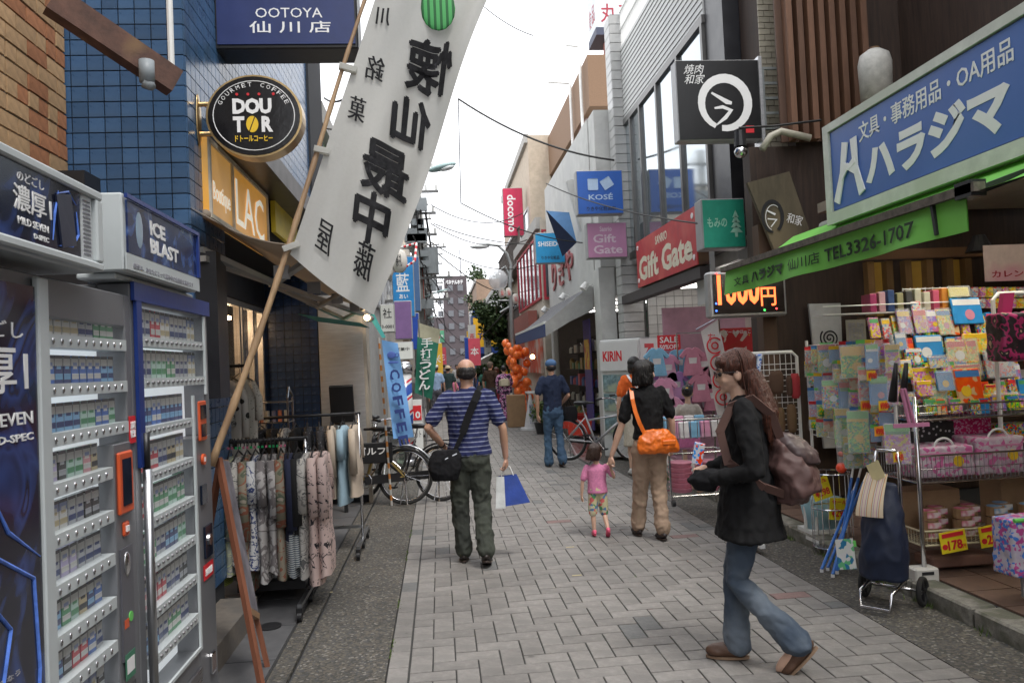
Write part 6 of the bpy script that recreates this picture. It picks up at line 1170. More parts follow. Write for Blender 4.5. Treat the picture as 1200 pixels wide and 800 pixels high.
for i, (px, py) in enumerate(((1021, 440), (1014, 475), (1035, 475), (1030, 505), (1052, 535))):
    p = onX(px, py, xg-.17); t = thing('price_tag', p, f'orange price tag on the hanging toys, {["top one by spotted bag", "below the white figure", "below the blue figure card", "under the small figure card", "on the pink charm bag"][i]}', 'price tag'); s_ = p.y/F
    MB().obox(p, (8*s_, .02, 0), (0, .001, 0), (0, 0, 6*s_)).build('card', op if i % 2 else yprint, t); text('¥980' if i != 4 else '¥48', t, p+V((-6*s_, -.012, -4*s_)), X1, Z1, 12*s_, 8*s_, rprint, bold=.03)
# red ball toy, black umbrellas, pink T hanger
p = onX(986, 548, xg-.15); t = thing('ball_toy', p, 'red ball toy hanging under a clear tube on the grid', 'toy'); MB().ell(p, .038, 14, 10).ell(p+V((-.0, 0, .1)), .018, 10, 8).build('ball', mat('toy_red', (.8, .08, .03), .25), t, smooth=True); MB().tube([p+V((0, 0, .03)), p+V((-.01, 0, .34))], .025, 10).build('tube', clear, t)
for i, px in enumerate((1050, 1062)):
    a, b_ = onX(px, 425, xg-.18), onX(px-4, 470, xg-.18); MB().tube([a, b_], [.012, .028], 8).build('folding_umbrella', black, smooth=True, label=f'black folding umbrella hanging on the grid, {"left" if i == 0 else "right"} one', cat='umbrella')
p = onX(1068, 498, xg-.2); MB().obox(p, (.11, 0, 0), (0, .008, 0), (0, 0, .012)).bar(p+V((-.01, 0, 0)), p+V((-.05, 0, .22)), .02, .012).bar(p+V((.02, 0, 0)), p+V((-.03, 0, .22)), .02, .012).build('pink_hanger', mat('pink_plastic', (.65, .25, .42), .4), label='pink plastic strap hanger at the shelf corner', cat='hanger')
ords = ['first', 'second', 'third', 'fourth', 'fifth', 'sixth', 'seventh', 'eighth', 'ninth', 'tenth', 'eleventh', 'twelfth', 'thirteenth']
kinds_ = ['pink candy', 'yellow', 'blue sky', 'green', 'orange', 'white', 'multicolour', 'lilac', 'clear green']
for r_i, (z, yy, h_) in enumerate(((1.72, .5, .15), (1.56, .4, .14), (1.4, .3, .13), (1.26, .2, .13), (1.17, .08, .1))):
    for c_i in range(13):
        kx = kinds_[(c_i*5+r_i*3+c_i//4) % 9]; w_ = random.uniform(.06, .09); t = thing('packet', (XL+.06+c_i*.1+random.uniform(-.02, .02), YS+yy+random.uniform(0, .04), z+random.uniform(-.01, .01)), f'{kx} packet, {ords[c_i]} from left in the {["top", "second", "third", "fourth", "lowest"][r_i]} back row of shelves', 'package', 'small packets filling the shelf tiers'); WL[t.name] = V((0, 0, 0))
        MB().box(-w_/2, w_/2, 0, .02, -h_/2, h_/2).build('card', pm[kx], t); MB().box(-w_*.45, w_*.45, -.001, -.0002, h_*.22, h_*.42).build('title_band', random.choice((rprint, yprint, wprint, mat('band_blue'), mat('band_green'))), t); t.rotation_euler = (R(-12), 0, R(random.uniform(-10, 10)))
for r_i in range(6):
    for c_i in range(9):
        kx = kinds_[(c_i*4+r_i*5) % 9]; w_, h_ = random.uniform(.07, .1), random.uniform(.1, .15); y = YS+.2+c_i*.13; z = 1.56-r_i*.115
        shp = (r_i*2+c_i) % 3 == 0; t = thing('hanging_packet', (xg-.025, y+random.uniform(-.02, .02), z+random.uniform(-.02, .02)), f'{kx} packet hanging in the grid, {ords[8-c_i]} from left in the {ords[r_i]} row down', 'package', 'small packets hanging on the side grid'); WL[t.name] = V((0, 0, 0))
        (MB().loft([(0, .02, -h_*.5, w_*.3, .012), (0, .02, -h_*.25, w_*.5, .035), (0, .02, h_*.1, w_*.45, .03), (0, .01, h_*.3, w_*.5, .008)], 10) if shp else MB().box(-w_/2, w_/2, 0, .02, -h_/2, h_/2)).build('card', pm[kx], t, smooth=shp); MB().box(-w_/2, w_/2, -.002, -.0005, h_*.3, h_*.5).build('header_card', (rprint, yprint, mat('leaf_green'), mat('band_blue'))[(r_i+c_i) % 4], t); MB().box(-w_/2-.003, w_/2+.003, -.006, -.004, -h_/2, h_*.3).build('wrapper', clear, t); t.rotation_euler = (0, 0, R(-40+random.uniform(-20, 20)))
# middle basket bags
def blob(c, r, name, mm, label, cat, group=None, sq=.5, parts=None, vox=.012):
    b = MB(); c = V(c); b.box(c.x-r[0], c.x+r[0], c.y-r[1], c.y+r[1], c.z-r[2], c.z+r[2]); t = thing(name, c-V((0, 0, r[2])), label, cat, group); b.build('body', mm, t, vox=vox, it=6, wr=(.01, (9, 9, 9))); return t
zb_ = .72; pw_m = prints('bag_pinkwhite', [(.6, .5, .56), (.65, .6, .63), (.55, .25, .38)], 16); pdm = ramp_mat('polka_black', 'dots', [(0, (.5, .5, .5)), (.25, (.015, .015, .015))], 30, .6)
for i, (dx, w, h, mm, lb_) in enumerate(((.17, .2, .1, pw_m, 'white and pink boxy bag with round yellow badge'), (.55, .17, .12, pw_m, 'pink glossy handbag with white loop handle'), (.93, .17, .09, ramp_mat('navy_stripes', 'wave', [(0, (.02, .03, .09)), (.75, (.6, .55, .5)), (.85, (.4, .05, .08)), (.92, (.02, .03, .09))], 3.2, .6, rot=(0, R(50), 0)), 'navy striped cloth bag on the middle shelf'), (1.2, .12, .1, mat('cloth_navy'), 'small navy bag at the right end of the middle shelf'))):
    t = blob((XL+dx+.05, YS+.17, zb_+h), (w, .13, h), 'bag', mm, lb_, 'bag'); c_z = zb_+2*h
    if i < 2: 
        x = XL+dx+.05; MB().ring((x, YS+.06, c_z-.02), .07, .008, arc=(0, .5)).build('handle', wprint, t, smooth=True); MB().disc((x+.08, YS+.035, zb_+h), .035, .01, 'Y', 18).build('badge', yprint, t); MB().box(x-w*.9, x+w*.9, YS+.036, YS+.04, zb_+h*1.5, zb_+h*1.6).build('zip', mat('pink_plastic'), t)
for i, (dx, dz, r_, mm, lb_) in enumerate(((.3, .26, (.16, .08, .08), pdm, 'black polka dot pouch behind the boxy bag'), (.58, .3, (.16, .06, .1), prints('magenta_dots', [(.4, .03, .15), (.42, .04, .16), (.6, .4, .5)], 40), 'magenta dotted bag at the back of the middle shelf'), (.13, .25, (.09, .06, .05), pm['pink candy'], 'small pink pouch on top of the boxy bag'), (.95, .24, (.18, .08, .05), pm['multicolour'], 'folded patterned bag behind the navy striped one'))):
    blob((XL+dx, YS+.36, zb_+dz), r_, 'pouch', mm, lb_, 'pouch')
# lower basket: wrapped rolls and boxes
tape = mat('kraft_tape', (.33, .2, .1), .5, var=.2); pl1 = mat('label_pink', (.55, .12, .2), .4, tint=(.6, .5, .5), scale=40); pl2 = mat('label_blue', (.15, .3, .5), .4, tint=(.6, .6, .6), scale=40)
n = 0
for layer in range(3):
    for k in range(9 if layer < 2 else 7):
        x = XL+.1+k*.115; z = .315+layer*.066; y = YS+.08+.1*(k % 2); pkx = k < 4
        t = thing('wrapped_roll', (x, y, z), f'wrapped roll with {"pink" if pkx else "blue"} label in the low basket, {["bottom", "middle", "top"][layer]} layer, {["first","second","third","fourth","fifth","sixth","seventh","eighth","ninth"][k]} across', 'roll', 'wrapped rolls in the low basket')
        MB().tube([(x, y, z), (x, y, z+.06)], .058, 14).build('roll', tape, t, smooth=False); MB().tube([(x, y, z+.0605), (x, y, z+.063)], .045, 14).box(x-.045, x+.045, y-.0605, y-.058, z+.02, z+.055).build('label', pl1 if pkx else pl2, t); n += 1
crd = mat('cardboard', (.32, .2, .11), .85, var=.12, scale=8, bump=.1)
for i, (x0, x1, z0, z1) in enumerate(((.75, 1.3, .5, .66), (.02, .45, .51, .6))):
    t = thing('cardboard_box', (XL+(x0+x1)/2, YS+.36, z0), ['brown cardboard box behind the blue rolls', 'flat cardboard box behind the pink rolls'][i], 'box'); MB().box(XL+x0, XL+x1, YS+.26, YS+.48, z0-.19, z1).build('carton', crd, t, bevel=.004); MB().box(XL+x0, XL+x1, YS+.258, YS+.2595, z1-.06, z1-.05).build('seam', tape, t)
for i, (px, py, s_) in enumerate(((1117, 634, '178'), (1163, 627, '298'))):
    p = onY(px, py, YS-.03); t = thing('price_card', p, f'yellow price card reading {s_}, {"left" if i == 0 else "right"} one on the low basket', 'price card'); s2_ = p.y/F; uu = V((cos(.08), 0, sin(.12))).normalized(); vv = V((-uu.z, 0, uu.x)); c_ = p
    MB().obox(c_, uu*17*s2_, V((0, .003, 0)), vv*13*s2_).build('card', mat('price_yellow', (.85, .7, .02), .5, bump=0), t); MB().obox(c_+vv*8.5*s2_+V((0, -.0045, 0)), uu*14*s2_, V((0, .001, 0)), vv*2.5*s2_).build('red_band', rprint, t)
    text(s_, t, c_-uu*8*s2_-vv*10*s2_+V((0, -.004, 0)), uu, vv, 19*s2_, 12*s2_, rprint, bold=.03); text('円', t, c_+uu*11*s2_-vv*10*s2_+V((0, -.004, 0)), uu, vv, 4*s2_, 5*s2_, rprint); MB().disc(c_-uu*12*s2_-vv*5*s2_+V((0, -.004, 0)), 3.5*s2_, .003, 'Y', 14).build('dot', rprint, t)
# bags hanging right, suitcase
t = blob(onY(1180, 395, YS-.1), (.09, .08, .15), 'backpack', ramp_mat('magenta_black', 'noise', [(0, (.02, .015, .02)), (.48, (.35, .02, .12)), (.56, (.02, .015, .02)), (.64, (.5, .4, .25))], 12, .4), 'black and magenta patterned backpack hanging at right edge', 'backpack'); p = onY(1178, 360, YS-.1); MB().obox(p, (.035, 0, .0), (0, .02, 0), (.02, 0, .09)).build('strap', mat('magenta', (.4, .02, .12), .6), t)
c = onY(1196, 638, YS-.55); t = blob(c, (.11, .09, .16), 'child_suitcase', prints('suitcase_print', [(.62, .58, .65), (.65, .62, .66), (.5, .2, .35), (.2, .3, .6)], 22), 'white printed children suitcase cut by the right edge', 'suitcase'); MB().tube([c+V((-.1, -.09, .16)), c+V((.1, -.09, .16))], .012, 8).build('green_trim', mat('leaf_green'), t); MB().ell(c+V((.06, -.095, .08)), (.04, .005, .05), 12, 8).build('red_badge', rprint, t); MB().tube([c-V((0, 0, .17)), V((c.x, c.y, .12))], .012).build('leg_stand', greym, t)
b = MB(); p = onY(1163, 345, YS+.1); b.tube([(p.x, YS+.1, 1.0), (p.x, YS+.1, 1.86), (p.x+.04, YS+.1, 1.9), (p.x+.4, YS+.1, 1.9)], .014, 8).build('bag_rack', white, label='white tubular frame holding the magenta backpack', cat='rack')
flat('poster', 1155, 285, 1230, 330, 6.45, mat('poster_pale_pink', (.6, .48, .45), .6, tint=(.55, .3, .35), scale=9), 'pale pink poster on the shop back wall', txts=[('カレンダー', .1, .1, .8, .2, mat('dark_red_print'))])
for i in range(16):
    px = 1140+(i % 8)*9; py = 348+(i//8)*13; p = onY(px, py, 6.3); MB().box(p.x, p.x+.05, 6.3, 6.33, p.z, p.z+.085).build('pen_pack', (pm['white'], pm['pink candy'], pm['yellow'])[i % 3], label=f'{("white", "pink", "yellow")[i % 3]} pack on the rear wall display, {"upper" if i < 8 else "lower"} row, {["first", "second", "third", "fourth", "fifth", "sixth", "seventh", "eighth"][i % 8]} from left', cat='package', group='packs on the rear wall display')
for i, (px, py) in enumerate(((1060, 0), (1130, 0))): pass
# basket, blue poles, yellow tags on the ground left of trolley
p = onZ(985, 650); ws = thing('wire_stand', p, 'round wire stand holding a light blue basket beside the blue poles', 'stand'); x, y = p.x, p.y+.1; b = MB()
for z in (.05, .35, .62): b.ring((x, y, z), .15, .006, n=24, k=5, e1=(1, 0, 0), e2=(0, 1, 0))
for k in range(10): a_ = k*pi/5; b.tube([(x+.15*cos(a_), y+.15*sin(a_), 0), (x+.15*cos(a_), y+.15*sin(a_), .62)], .004, 4)
b.build('wire_frame', chrome, ws); MB().disc((x, y, .06), .14, .01, 'Z').build('base', steel, ws)
p2 = onY(962, 600, y+.3); t = thing('blue_basket', p2, 'light blue plastic basket of small goods by the poles', 'basket'); MB().loft([(p2.x, p2.y, p2.z-.12, .13, .1), (p2.x, p2.y, p2.z+.12, .17, .13)], 16).build('basket', mat('basket_blue', (.3, .5, .58), .5), t, smooth=True); MB().box(p2.x-.15, p2.x+.15, p2.y-.12, p2.y+.12, .0, p2.z-.121).build('crate', mat('white_paint'), t)
for i, (px, py, an) in enumerate(((962, 572, .25), (983, 596, -.1))):
    q = onY(px, py, y-.02); t = thing('price_card', q, ['tilted yellow price card above the light blue basket', 'yellow price card low behind the blue poles'][i], 'price card'); uu = V((cos(an), 0, sin(an))); vv = V((-sin(an), 0, cos(an))); MB().obox(q, uu*.075, V((0, .003, 0)), vv*.085).build('card', mat('price_yellow'), t); text('セール', t, q-uu*.06+vv*.04+V((0, -.004, 0)), uu, vv, .12, .03, rprint, bold=.02); text('¥298', t, q-uu*.06-vv*.06+V((0, -.004, 0)), uu, vv, .12, .06, rprint, bold=.02)
pbm = mat('pole_blue', (.02, .14, .5), .35)
for i, (f0, tp) in enumerate((((963, 670), (1000, 575)), ((976, 676), (1006, 560)), ((970, 668), (1012, 565)), ((981, 672), (998, 560)))):
    g_ = onZ(*f0); tt_ = onY(tp[0], tp[1], g_.y+.35); t = thing('blue_pole', g_, f'blue pole leaning on the toy rack, {["leftmost", "second", "third", "rightmost"][i]} of four', 'pole', 'blue poles'); MB().tube([g_+V((0, 0, .02)), tt_], .011, 8).build('tube', pbm, t); MB().tube([g_, g_+V((0, 0, .02))], .013, 8).tube([tt_, tt_+(tt_-g_)*.12], .008, 8).build('end_cap', wprint, t)
# trolley bag
g1 = onZ(1064, 710); tr = thing('shopping_trolley', g1, 'navy shopping trolley bag with striped flap on black wheels', 'shopping trolley'); WL[tr.name] = V((0, 0, 0))
nv = mat('trolley_navy', (.012, .02, .05), .6, var=.2, scale=12)
MB().loft([(0, .02, .17, .14, .1), (0, .02, .3, .145, .12), (0, .03, .5, .12, .1), (0, .07, .66, .09, .07), (0, .1, .74, .07, .04)], 14).build('bag', nv, tr, vox=.012, it=5, wr=(.02, (5, 5, 3)))
b = MB()
for s_ in (-.075, .075): b.tube([(s_, .13, .12), (s_, .15, .85), (s_*.8, .17, .93)], .011, 8)
b.tube([(-.06, .17, .93), (.06, .17, .93)], .013, 8).tube([(-.09, .08, .15), (-.09, -.14, .12), (-.085, -.17, .03), (.085, -.17, .03), (.09, -.14, .12), (.09, .08, .15)], .011, 8).tube([(-.16, .14, .09), (.16, .14, .09)], .01, 8).build('frame', chrome, tr, smooth=True)
for s_ in (-1, 1):
    w_ = MB().ring((.17*s_, .14, .09), .075, .016, n=24, k=8, e1=(0, 1, 0), e2=(0, 0, 1)).build('wheel', mat('tyre_rubber'), tr, smooth=True); b = MB()
    for k in range(4): a_ = k*pi/2; b.bar((.17*s_, .14, .09), (.17*s_, .14+.07*cos(a_), .09+.07*sin(a_)), .02, .012)
    b.build('hub', black, w_)
MB().sheet(lambda u, v: V((-.03+lerp(-.075, .075, u)*lerp(1.1, .85, v), -.1+.17*v**1.6-.01*sin(u*3.1), lerp(.56, .8, v))), 8, 10).build('striped_flap', ramp_mat('flap_stripes', 'wave', [(0, (.6, .5, .35)), (.25, (.55, .2, .08)), (.4, (.3, .4, .35)), (.55, (.6, .52, .4)), (.75, (.4, .2, .3)), (.88, (.6, .5, .4))], 4.5, .8, rot=(0, R(90), 0)), tr, smooth=True)
MB().obox((-.16, -.16, .33), (.06, -.015, .015), (0, .003, 0), (-.015, .02, .085)).build('info_card', prints('info_card_print', [(.7, .7, .68), (.68, .7, .68), (.1, .2, .3), (.7, .7, .7), (.2, .4, .25)], 14), tr); MB().obox((-.148, -.15, .39), (.055, -.014, .013), (0, .0045, 0), (-.003, .004, .017)).build('green_band', mat('leaf_green'), tr); MB().obox((-.02, .02, .82), (.04, -.01, .02), (0, .003, 0), (-.02, 0, .05)).build('yellow_tag', mat('tag_pale', (.7, .62, .35), .5), tr)
tr.location = g1+V((-.13, .02, 0)); tr.rotation_euler = (0, 0, R(-50))
# ================================================================== PEOPLE
skin = mat('skin', (.52, .3, .2), .5, var=.08, scale=14, bump=.1, tint=(.56, .32, .24)); skinf = mat('skin_pale', (.6, .38, .28), .5, var=.06, scale=14, bump=.08)
for s_ in (skin, skinf): s_.node_tree.nodes['Principled BSDF'].inputs['Subsurface Weight'].default_value = .08; s_.node_tree.nodes['Principled BSDF'].inputs['Subsurface Radius'].default_value = (.02, .008, .004)
hairb = mat('hair_black', (.012, .01, .01), .38, var=.4, scale=30, stretch=(5, 5, .6), bump=.6); hairbr = mat('hair_brown', (.085, .026, .014), .35, var=.7, scale=34, stretch=(6, 6, .35), bump=.9); hairk = mat('hair_child', (.04, .02, .014), .4, var=.4, scale=40, stretch=(4, 4, .6), bump=.5)
def chain(b, pts, rs, n=12, ell=1.0):
    pts = [V(p) for p in pts]; P_, Q_ = [], []
    for i in range(len(pts)-1):                 # rounded, tapered, evenly resampled
        for k in range(4): t_ = k/4; P_.append(pts[i].lerp(pts[i+1], t_)); Q_.append(lerp(rs[i], rs[i+1], t_))
    P_.append(pts[-1]); Q_.append(rs[-1]); b.tube(P_, Q_, n, ell=ell)
    for p, r_ in zip(pts, rs): b.ell(p, r_*.985, 12, 8)
def hand(b, w, d, nrm, s=1, side=1, curl=.5):
    """palm, four unequal bent fingers, thumb from the side of the palm"""
    w, d, nrm = V(w), V(d).normalized(), V(nrm); nrm = (nrm-d*nrm.dot(d)).normalized(); x = d.cross(nrm)*side
    rot = Matrix((x, d, nrm)).transposed(); c = w+d*.05*s; b.ell(c, (.036*s, .052*s, .016*s), 12, 8, rot=rot)
    for i, (o_, l_) in enumerate(((-.027, .062), (-.009, .07), (.009, .066), (.026, .052))):
        p = w+d*.088*s+x*o_*s; q = p+(d*cos(curl*.8)+nrm*sin(curl*.8))*l_*.5*s; r_ = q+(d*cos(curl*2)+nrm*sin(curl*2))*l_*.5*s; b.tube([p-d*.02*s, p, q, r_], [.009*s, .0088*s, .0082*s, .0068*s], 8)
    p = w+d*.03*s-x*.03*s; q = p-x*.02*s+d*.03*s+nrm*.012*s; b.tube([p, q, q+d*.03*s+nrm*.01*s], [.013*s, .0105*s, .008*s], 8)
def head(b, c, s, yaw=0, pitch=0):
    Rm = Matrix.Rotation(yaw, 3, 'Z') @ Matrix.Rotation(pitch, 3, 'X')
    def e(p, r): b.ell(V(c)+Rm @ (V(p)*s), tuple(q*s for q in r), 16, 12, rot=Rm)
    e((0, -.012, .03), (.074, .092, .083)); e((0, .02, -.02), (.062, .07, .085)); e((0, .045, -.065), (.042, .04, .038)); e((0, .088, -.022), (.0125, .02, .02)); e((0, .08, -.005), (.008, .016, .028))
    e((0, .077, -.06), (.024, .012, .008)); e((0, .074, -.072), (.022, .012, .007)); e((0, .07, -.092), (.02, .018, .016)); e((0, .07, .022), (.05, .02, .012))
    for k in (-1, 1): e((.073*k, -.008, -.015), (.01, .022, .033)); e((.033*k, .06, -.035), (.024, .02, .024)); b.tube([V(c)+Rm @ (V((.012*k, .09, -.03))*s), V(c)+Rm @ (V((.01*k, .094, -.032))*s)], .007*s, 6)
    return Rm
def person(label, H, P, top, bottom, hair, mats, vox=.007, skirt=None, group=None, child=False, sleeve='short', yaw=0, headyaw=0, headpitch=0, flare=0, top_z=.88, shoe=None, wide=1.0, cvox=None, hands=True, shin=False, wr=.014, lean=0):
    sk, tm, bmt, hm, shm = mats; s = H/1.7; cv = cvox or vox*1.3
    t = thing('person', (0, 0, 0), label, 'person', group); WL[t.name] = V((0, 0, 0))
    D = dict(lel=(-.24, -.02, 1.1), lwr=(-.25, .05, .86), rel=(.24, -.02, 1.1), rwr=(.25, .05, .86), lkn=(-.1, .02, .49), lan=(-.1, -.02, .09), rkn=(.1, .02, .49), ran=(.1, -.02, .09), lfd=(0, 1, -.05), rfd=(0, 1, -.05), lsh=(-.17*wide, 0, 1.385), rsh=(.17*wide, 0, 1.385)); D.update(P); D = {k: V(v)*s if k[-2:] != 'fd' else V(v).normalized() for k, v in D.items() if k not in ('curl', 'hatm', 'lhd', 'rhd', 'lpn', 'rpn')}
    hs = 1.32 if child else 1.03; hz = 1.7-.118*hs; hc = V((0, .012+lean, hz))*s; nk = V((0, -.01+lean*.6, 1.44 if not child else 1.36))*s
    if child: D['lsh'].z = D['rsh'].z = 1.27*s
    b = MB(); Rm = head(b, hc, s*hs, headyaw, headpitch); b.tube([nk-V((0, 0, .05*s)), nk.lerp(hc, .5), hc-V((0, 0, .03*s))], [.06*s, .05*s, .05*s], 12)
    shz = D['lsh'].z/s
    tor = [(0, 0, .86, .13*wide, .09), (0, 0, .98, .135*wide, .1), (0, .0, 1.08, .125*wide, .095), (0, 0, 1.22, .145*wide, .1), (0, -.005, shz-.03, .155*wide, .09), (0, -.005, shz+.025, .11*wide, .065), (0, 0, shz+.06, .05, .05)]
    b.loft([(r[0]*s, r[1]*s, r[2]*s, r[3]*s*.84, r[4]*s*.82) for r in tor], 18)
    for k, sd_ in (('l', -1), ('r', 1)):
        sh, el, wr_, hp, kn, an = D[k+'sh'], D[k+'el'], D[k+'wr'], V((.085*sd_, 0, .88))*s, D[k+'kn'], D[k+'an']
        k_a = .8 if sleeve == 'long' else 1; chain(b, [sh, sh.lerp(el, .5), el, el.lerp(wr_, .35), wr_], [.038*s, .04*s*k_a, .034*s*k_a, .035*s*k_a, .0235*s])
        if hands: hand(b, wr_, (wr_-el).normalized()+V(P.get(k+'hd', (0, 0, 0))), P.get(k+'pn', (-sd_*.9, .3, 0)), s*(1.02 if not child else 1.0), sd_, P.get('curl', .55))
        k_l = .62 if bottom in ('trousers', 'jeans') else .9; chain(b, [hp, hp.lerp(kn, .5), kn, kn.lerp(an, .35), an], [.07*s*k_l, .07*s*k_l, .05*s*k_l, .052*s*k_l, .033*s])
        fd = D[k+'fd']; b.ell(an+fd*.06*s-V((0, 0, .045*s)), (.036*s, .1*s, .034*s), 12, 8, rot=fd.to_track_quat('Y', 'Z').to_matrix())
    b.build('body', sk, t, vox=vox, it=3)
    # eyes
    for k in (-1, 1):
        eb = MB().ell(hc+Rm @ (V((.031*k, .076, .0))*s*hs), .0125*s*hs, 10, 8).build('eye', mat('eye_dark', (.03, .02, .015), .15, bump=0), t, smooth=True)
        if vox < .01: MB().tube([hc+Rm @ (V((.014*k, .09, .024))*s*hs), hc+Rm @ (V((.033*k, .088, .03))*s*hs), hc+Rm @ (V((.052*k, .074, .022))*s*hs)], [.003*s, .0045*s, .002*s], 6).build('eyebrow', hm, t)
    # top
    if top:
        b = MB(); wz = top_z; fl = flare
        rings = [(0, 0, wz, .155*wide+fl, .115+fl*.8), (0, 0, wz+.06, .152*wide+fl*.8, .114+fl*.6), (0, 0, 1.05, .142*wide+fl*.4, .11+fl*.3), (0, 0, 1.2, .158*wide+fl*.1, .113), (0, -.006, shz-.04, .172*wide, .103), (0, -.008, shz+.015, .135*wide, .082), (0, -.006, shz+.052, .075, .066), (0, 0, shz+.075, .06, .058)]
        b.loft([tuple(q*s for q in r) for r in rings], 20)
        for k, sd_ in (('l', -1), ('r', 1)):
            sh, el, wr_ = D[k+'sh'], D[k+'el'], D[k+'wr']
            if sleeve == 'none': b.ell(sh, .052*s); continue
            if sleeve == 'short': e_ = sh.lerp(el, .72); chain(b, [sh-V((sd_*.02*s, 0, 0)), sh.lerp(el, .4), e_], [.058*s, .056*s, .059*s])
            else: chain(b, [sh-V((sd_*.02*s, 0, 0)), sh.lerp(el, .5), el, el.lerp(wr_, .5), wr_.lerp(el, .05)], [.062*s, .058*s, .05*s, .043*s, .038*s])
        b.build('shirt' if top == 'shirt' else top, tm, t, vox=cv, it=3, wr=(wr*1.15*s, (9, 9, 6)))
    if bottom in ('trousers', 'shorts', 'jeans'):
        b = MB(); b.loft([tuple(q*s for q in r) for r in [(0, 0, .78, .12*wide, .1), (0, -.012, .86, .152*wide, .115), (0, -.008, .94, .142*wide, .108), (0, 0, 1.0, .132*wide, .1)]], 20)
        for k, sd_ in (('l', -1), ('r', 1)):
            kn, an = D[k+'kn'], D[k+'an']; hp = V((.078*sd_, 0, .86))*s
            if bottom == 'shorts': chain(b, [hp, hp.lerp(kn, .5), kn+V((0, 0, .02))*s], [.09*s, .092*s, .082*s])
            elif bottom == 'jeans': chain(b, [hp, hp.lerp(kn, .5), kn, kn.lerp(an, .5), an.lerp(kn, -.02)], [.09*s, .077*s, .057*s, .06*s, .076*s])
            else: chain(b, [hp, hp.lerp(kn, .5), kn, kn.lerp(an, .5), an.lerp(kn, .02)], [.094*s, .088*s, .072*s, .068*s, .072*s])
        b.build(bottom, bmt, t, vox=cv, it=3, wr=(wr*1.2*s, (8, 8, 7)))
    if skirt:
        z0, r0_, z1 = skirt; b = MB(); b.loft([tuple(q*s for q in r) for r in [(0, 0, z0, r0_, r0_*.8), (0, 0, lerp(z0, z1, .5), lerp(r0_, .15, .5), lerp(r0_*.8, .11, .5)), (0, 0, z1-.1, .155, .115), (0, 0, z1, .135, .1)]], 22); b.build('skirt', bmt, t, vox=cv, it=2, wr=(.015*s, (11, 11, 2)))
    for k in ('l', 'r'):
        an, fd = D[k+'an'], D[k+'fd']; q = fd.to_track_quat('Y', 'Z').to_matrix(); c = an+fd*.055*s-(q @ V((0, 0, 1)))*.05*s; b = MB()
        b.ell(c, (.045*s, .125*s, .04*s), 14, 8, rot=q).ell(c+fd*.06*s-(q @ V((0, 0, 1)))*.008*s, (.05*s, .065*s, .03*s), 12, 8, rot=q).ell(an-(q @ V((0, 0, 1)))*.02*s, (.045*s, .05*s, .045*s), 12, 8, rot=q)
        so_ = b.build('shoe', shm, t, vox=.008, it=1); MB().loft([(0, 0, -.0, .04*s, .12*s), (0, 0, .016*s, .046*s, .128*s)], 18)
        sb = MB(); n = 18; pts_ = [c+q @ V((.04*s*cos(2*pi*j/n)*(1+.15*sin(2*pi*j/n)), .118*s*sin(2*pi*j/n)+.004, -.03*s)) for j in range(n)]; sb.poly(pts_, q @ V((0, 0, -.013*s))); sb.build('sole', mat('sole_dark', (.05, .035, .03), .8) if shoe is None else shoe, so_)
    # hair
    b = MB(); h = hs*s
    def e(p, r): b.ell(hc+Rm @ (V(p)*h), tuple(q*h for q in r), 16, 12, rot=Rm)
    if hair == 'bald': e((0, -.035, -.005), (.0785, .075, .05)); e((0, -.055, .02), (.07, .055, .045)); e((.04, -.02, .015), (.04, .06, .035)); e((-.04, -.02, .015), (.04, .06, .035))
    elif hair == 'bob': e((0, -.018, .038), (.09, .106, .088)); e((0, -.045, -.03), (.092, .082, .095)); e((.058, -.02, -.04), (.034, .058, .08)); e((-.058, -.02, -.04), (.034, .058, .08)); e((0, .045, .062), (.07, .045, .04))
    elif hair == 'short': e((0, -.018, .035), (.084, .1, .084)); e((0, -.045, -.01), (.075, .065, .06)); e((0, .05, .068), (.06, .04, .028))
    elif hair == 'long':
        e((0, -.018, .038), (.088, .103, .086)); e((0, .05, .06), (.07, .04, .04)); e((.05, -.05, -.03), (.036, .05, .07)); e((-.05, -.05, -.03), (.036, .05, .07))
        for k in range(16): a_ = pi+.35+k*(pi-.7)/15; x_, y_ = .075*cos(a_), .07*sin(a_)-.03; w_ = .02*noise.noise(V((k*1.7, 2, 3))); b.tube([hc+Rm @ (V((x_, y_, .0))*h), hc+Rm @ (V((x_*1.15+w_, y_*1.2-.02, -.12))*h), hc+Rm @ (V((x_*1.45+w_*2, y_*1.3-.035, -.24))*h), hc+Rm @ (V((x_*1.3+w_*3, y_*1.2-.03, -.33-.05*(k % 3)))*h)], [.03*h, .03*h, .027*h, .008*h], 8)
    elif hair == 'bun': e((0, -.018, .035), (.083, .1, .083)); e((0, -.05, .0), (.07, .055, .055)); e((0, -.1, .04), (.04, .035, .04))
    elif hair in ('cap', 'hat'): e((0, -.045, -.01), (.077, .062, .055))
    if hair: b.build('hair', hm, t, vox=max(.006, vox*.9), it=2, wr=(.006*s, (60, 60, 9)))
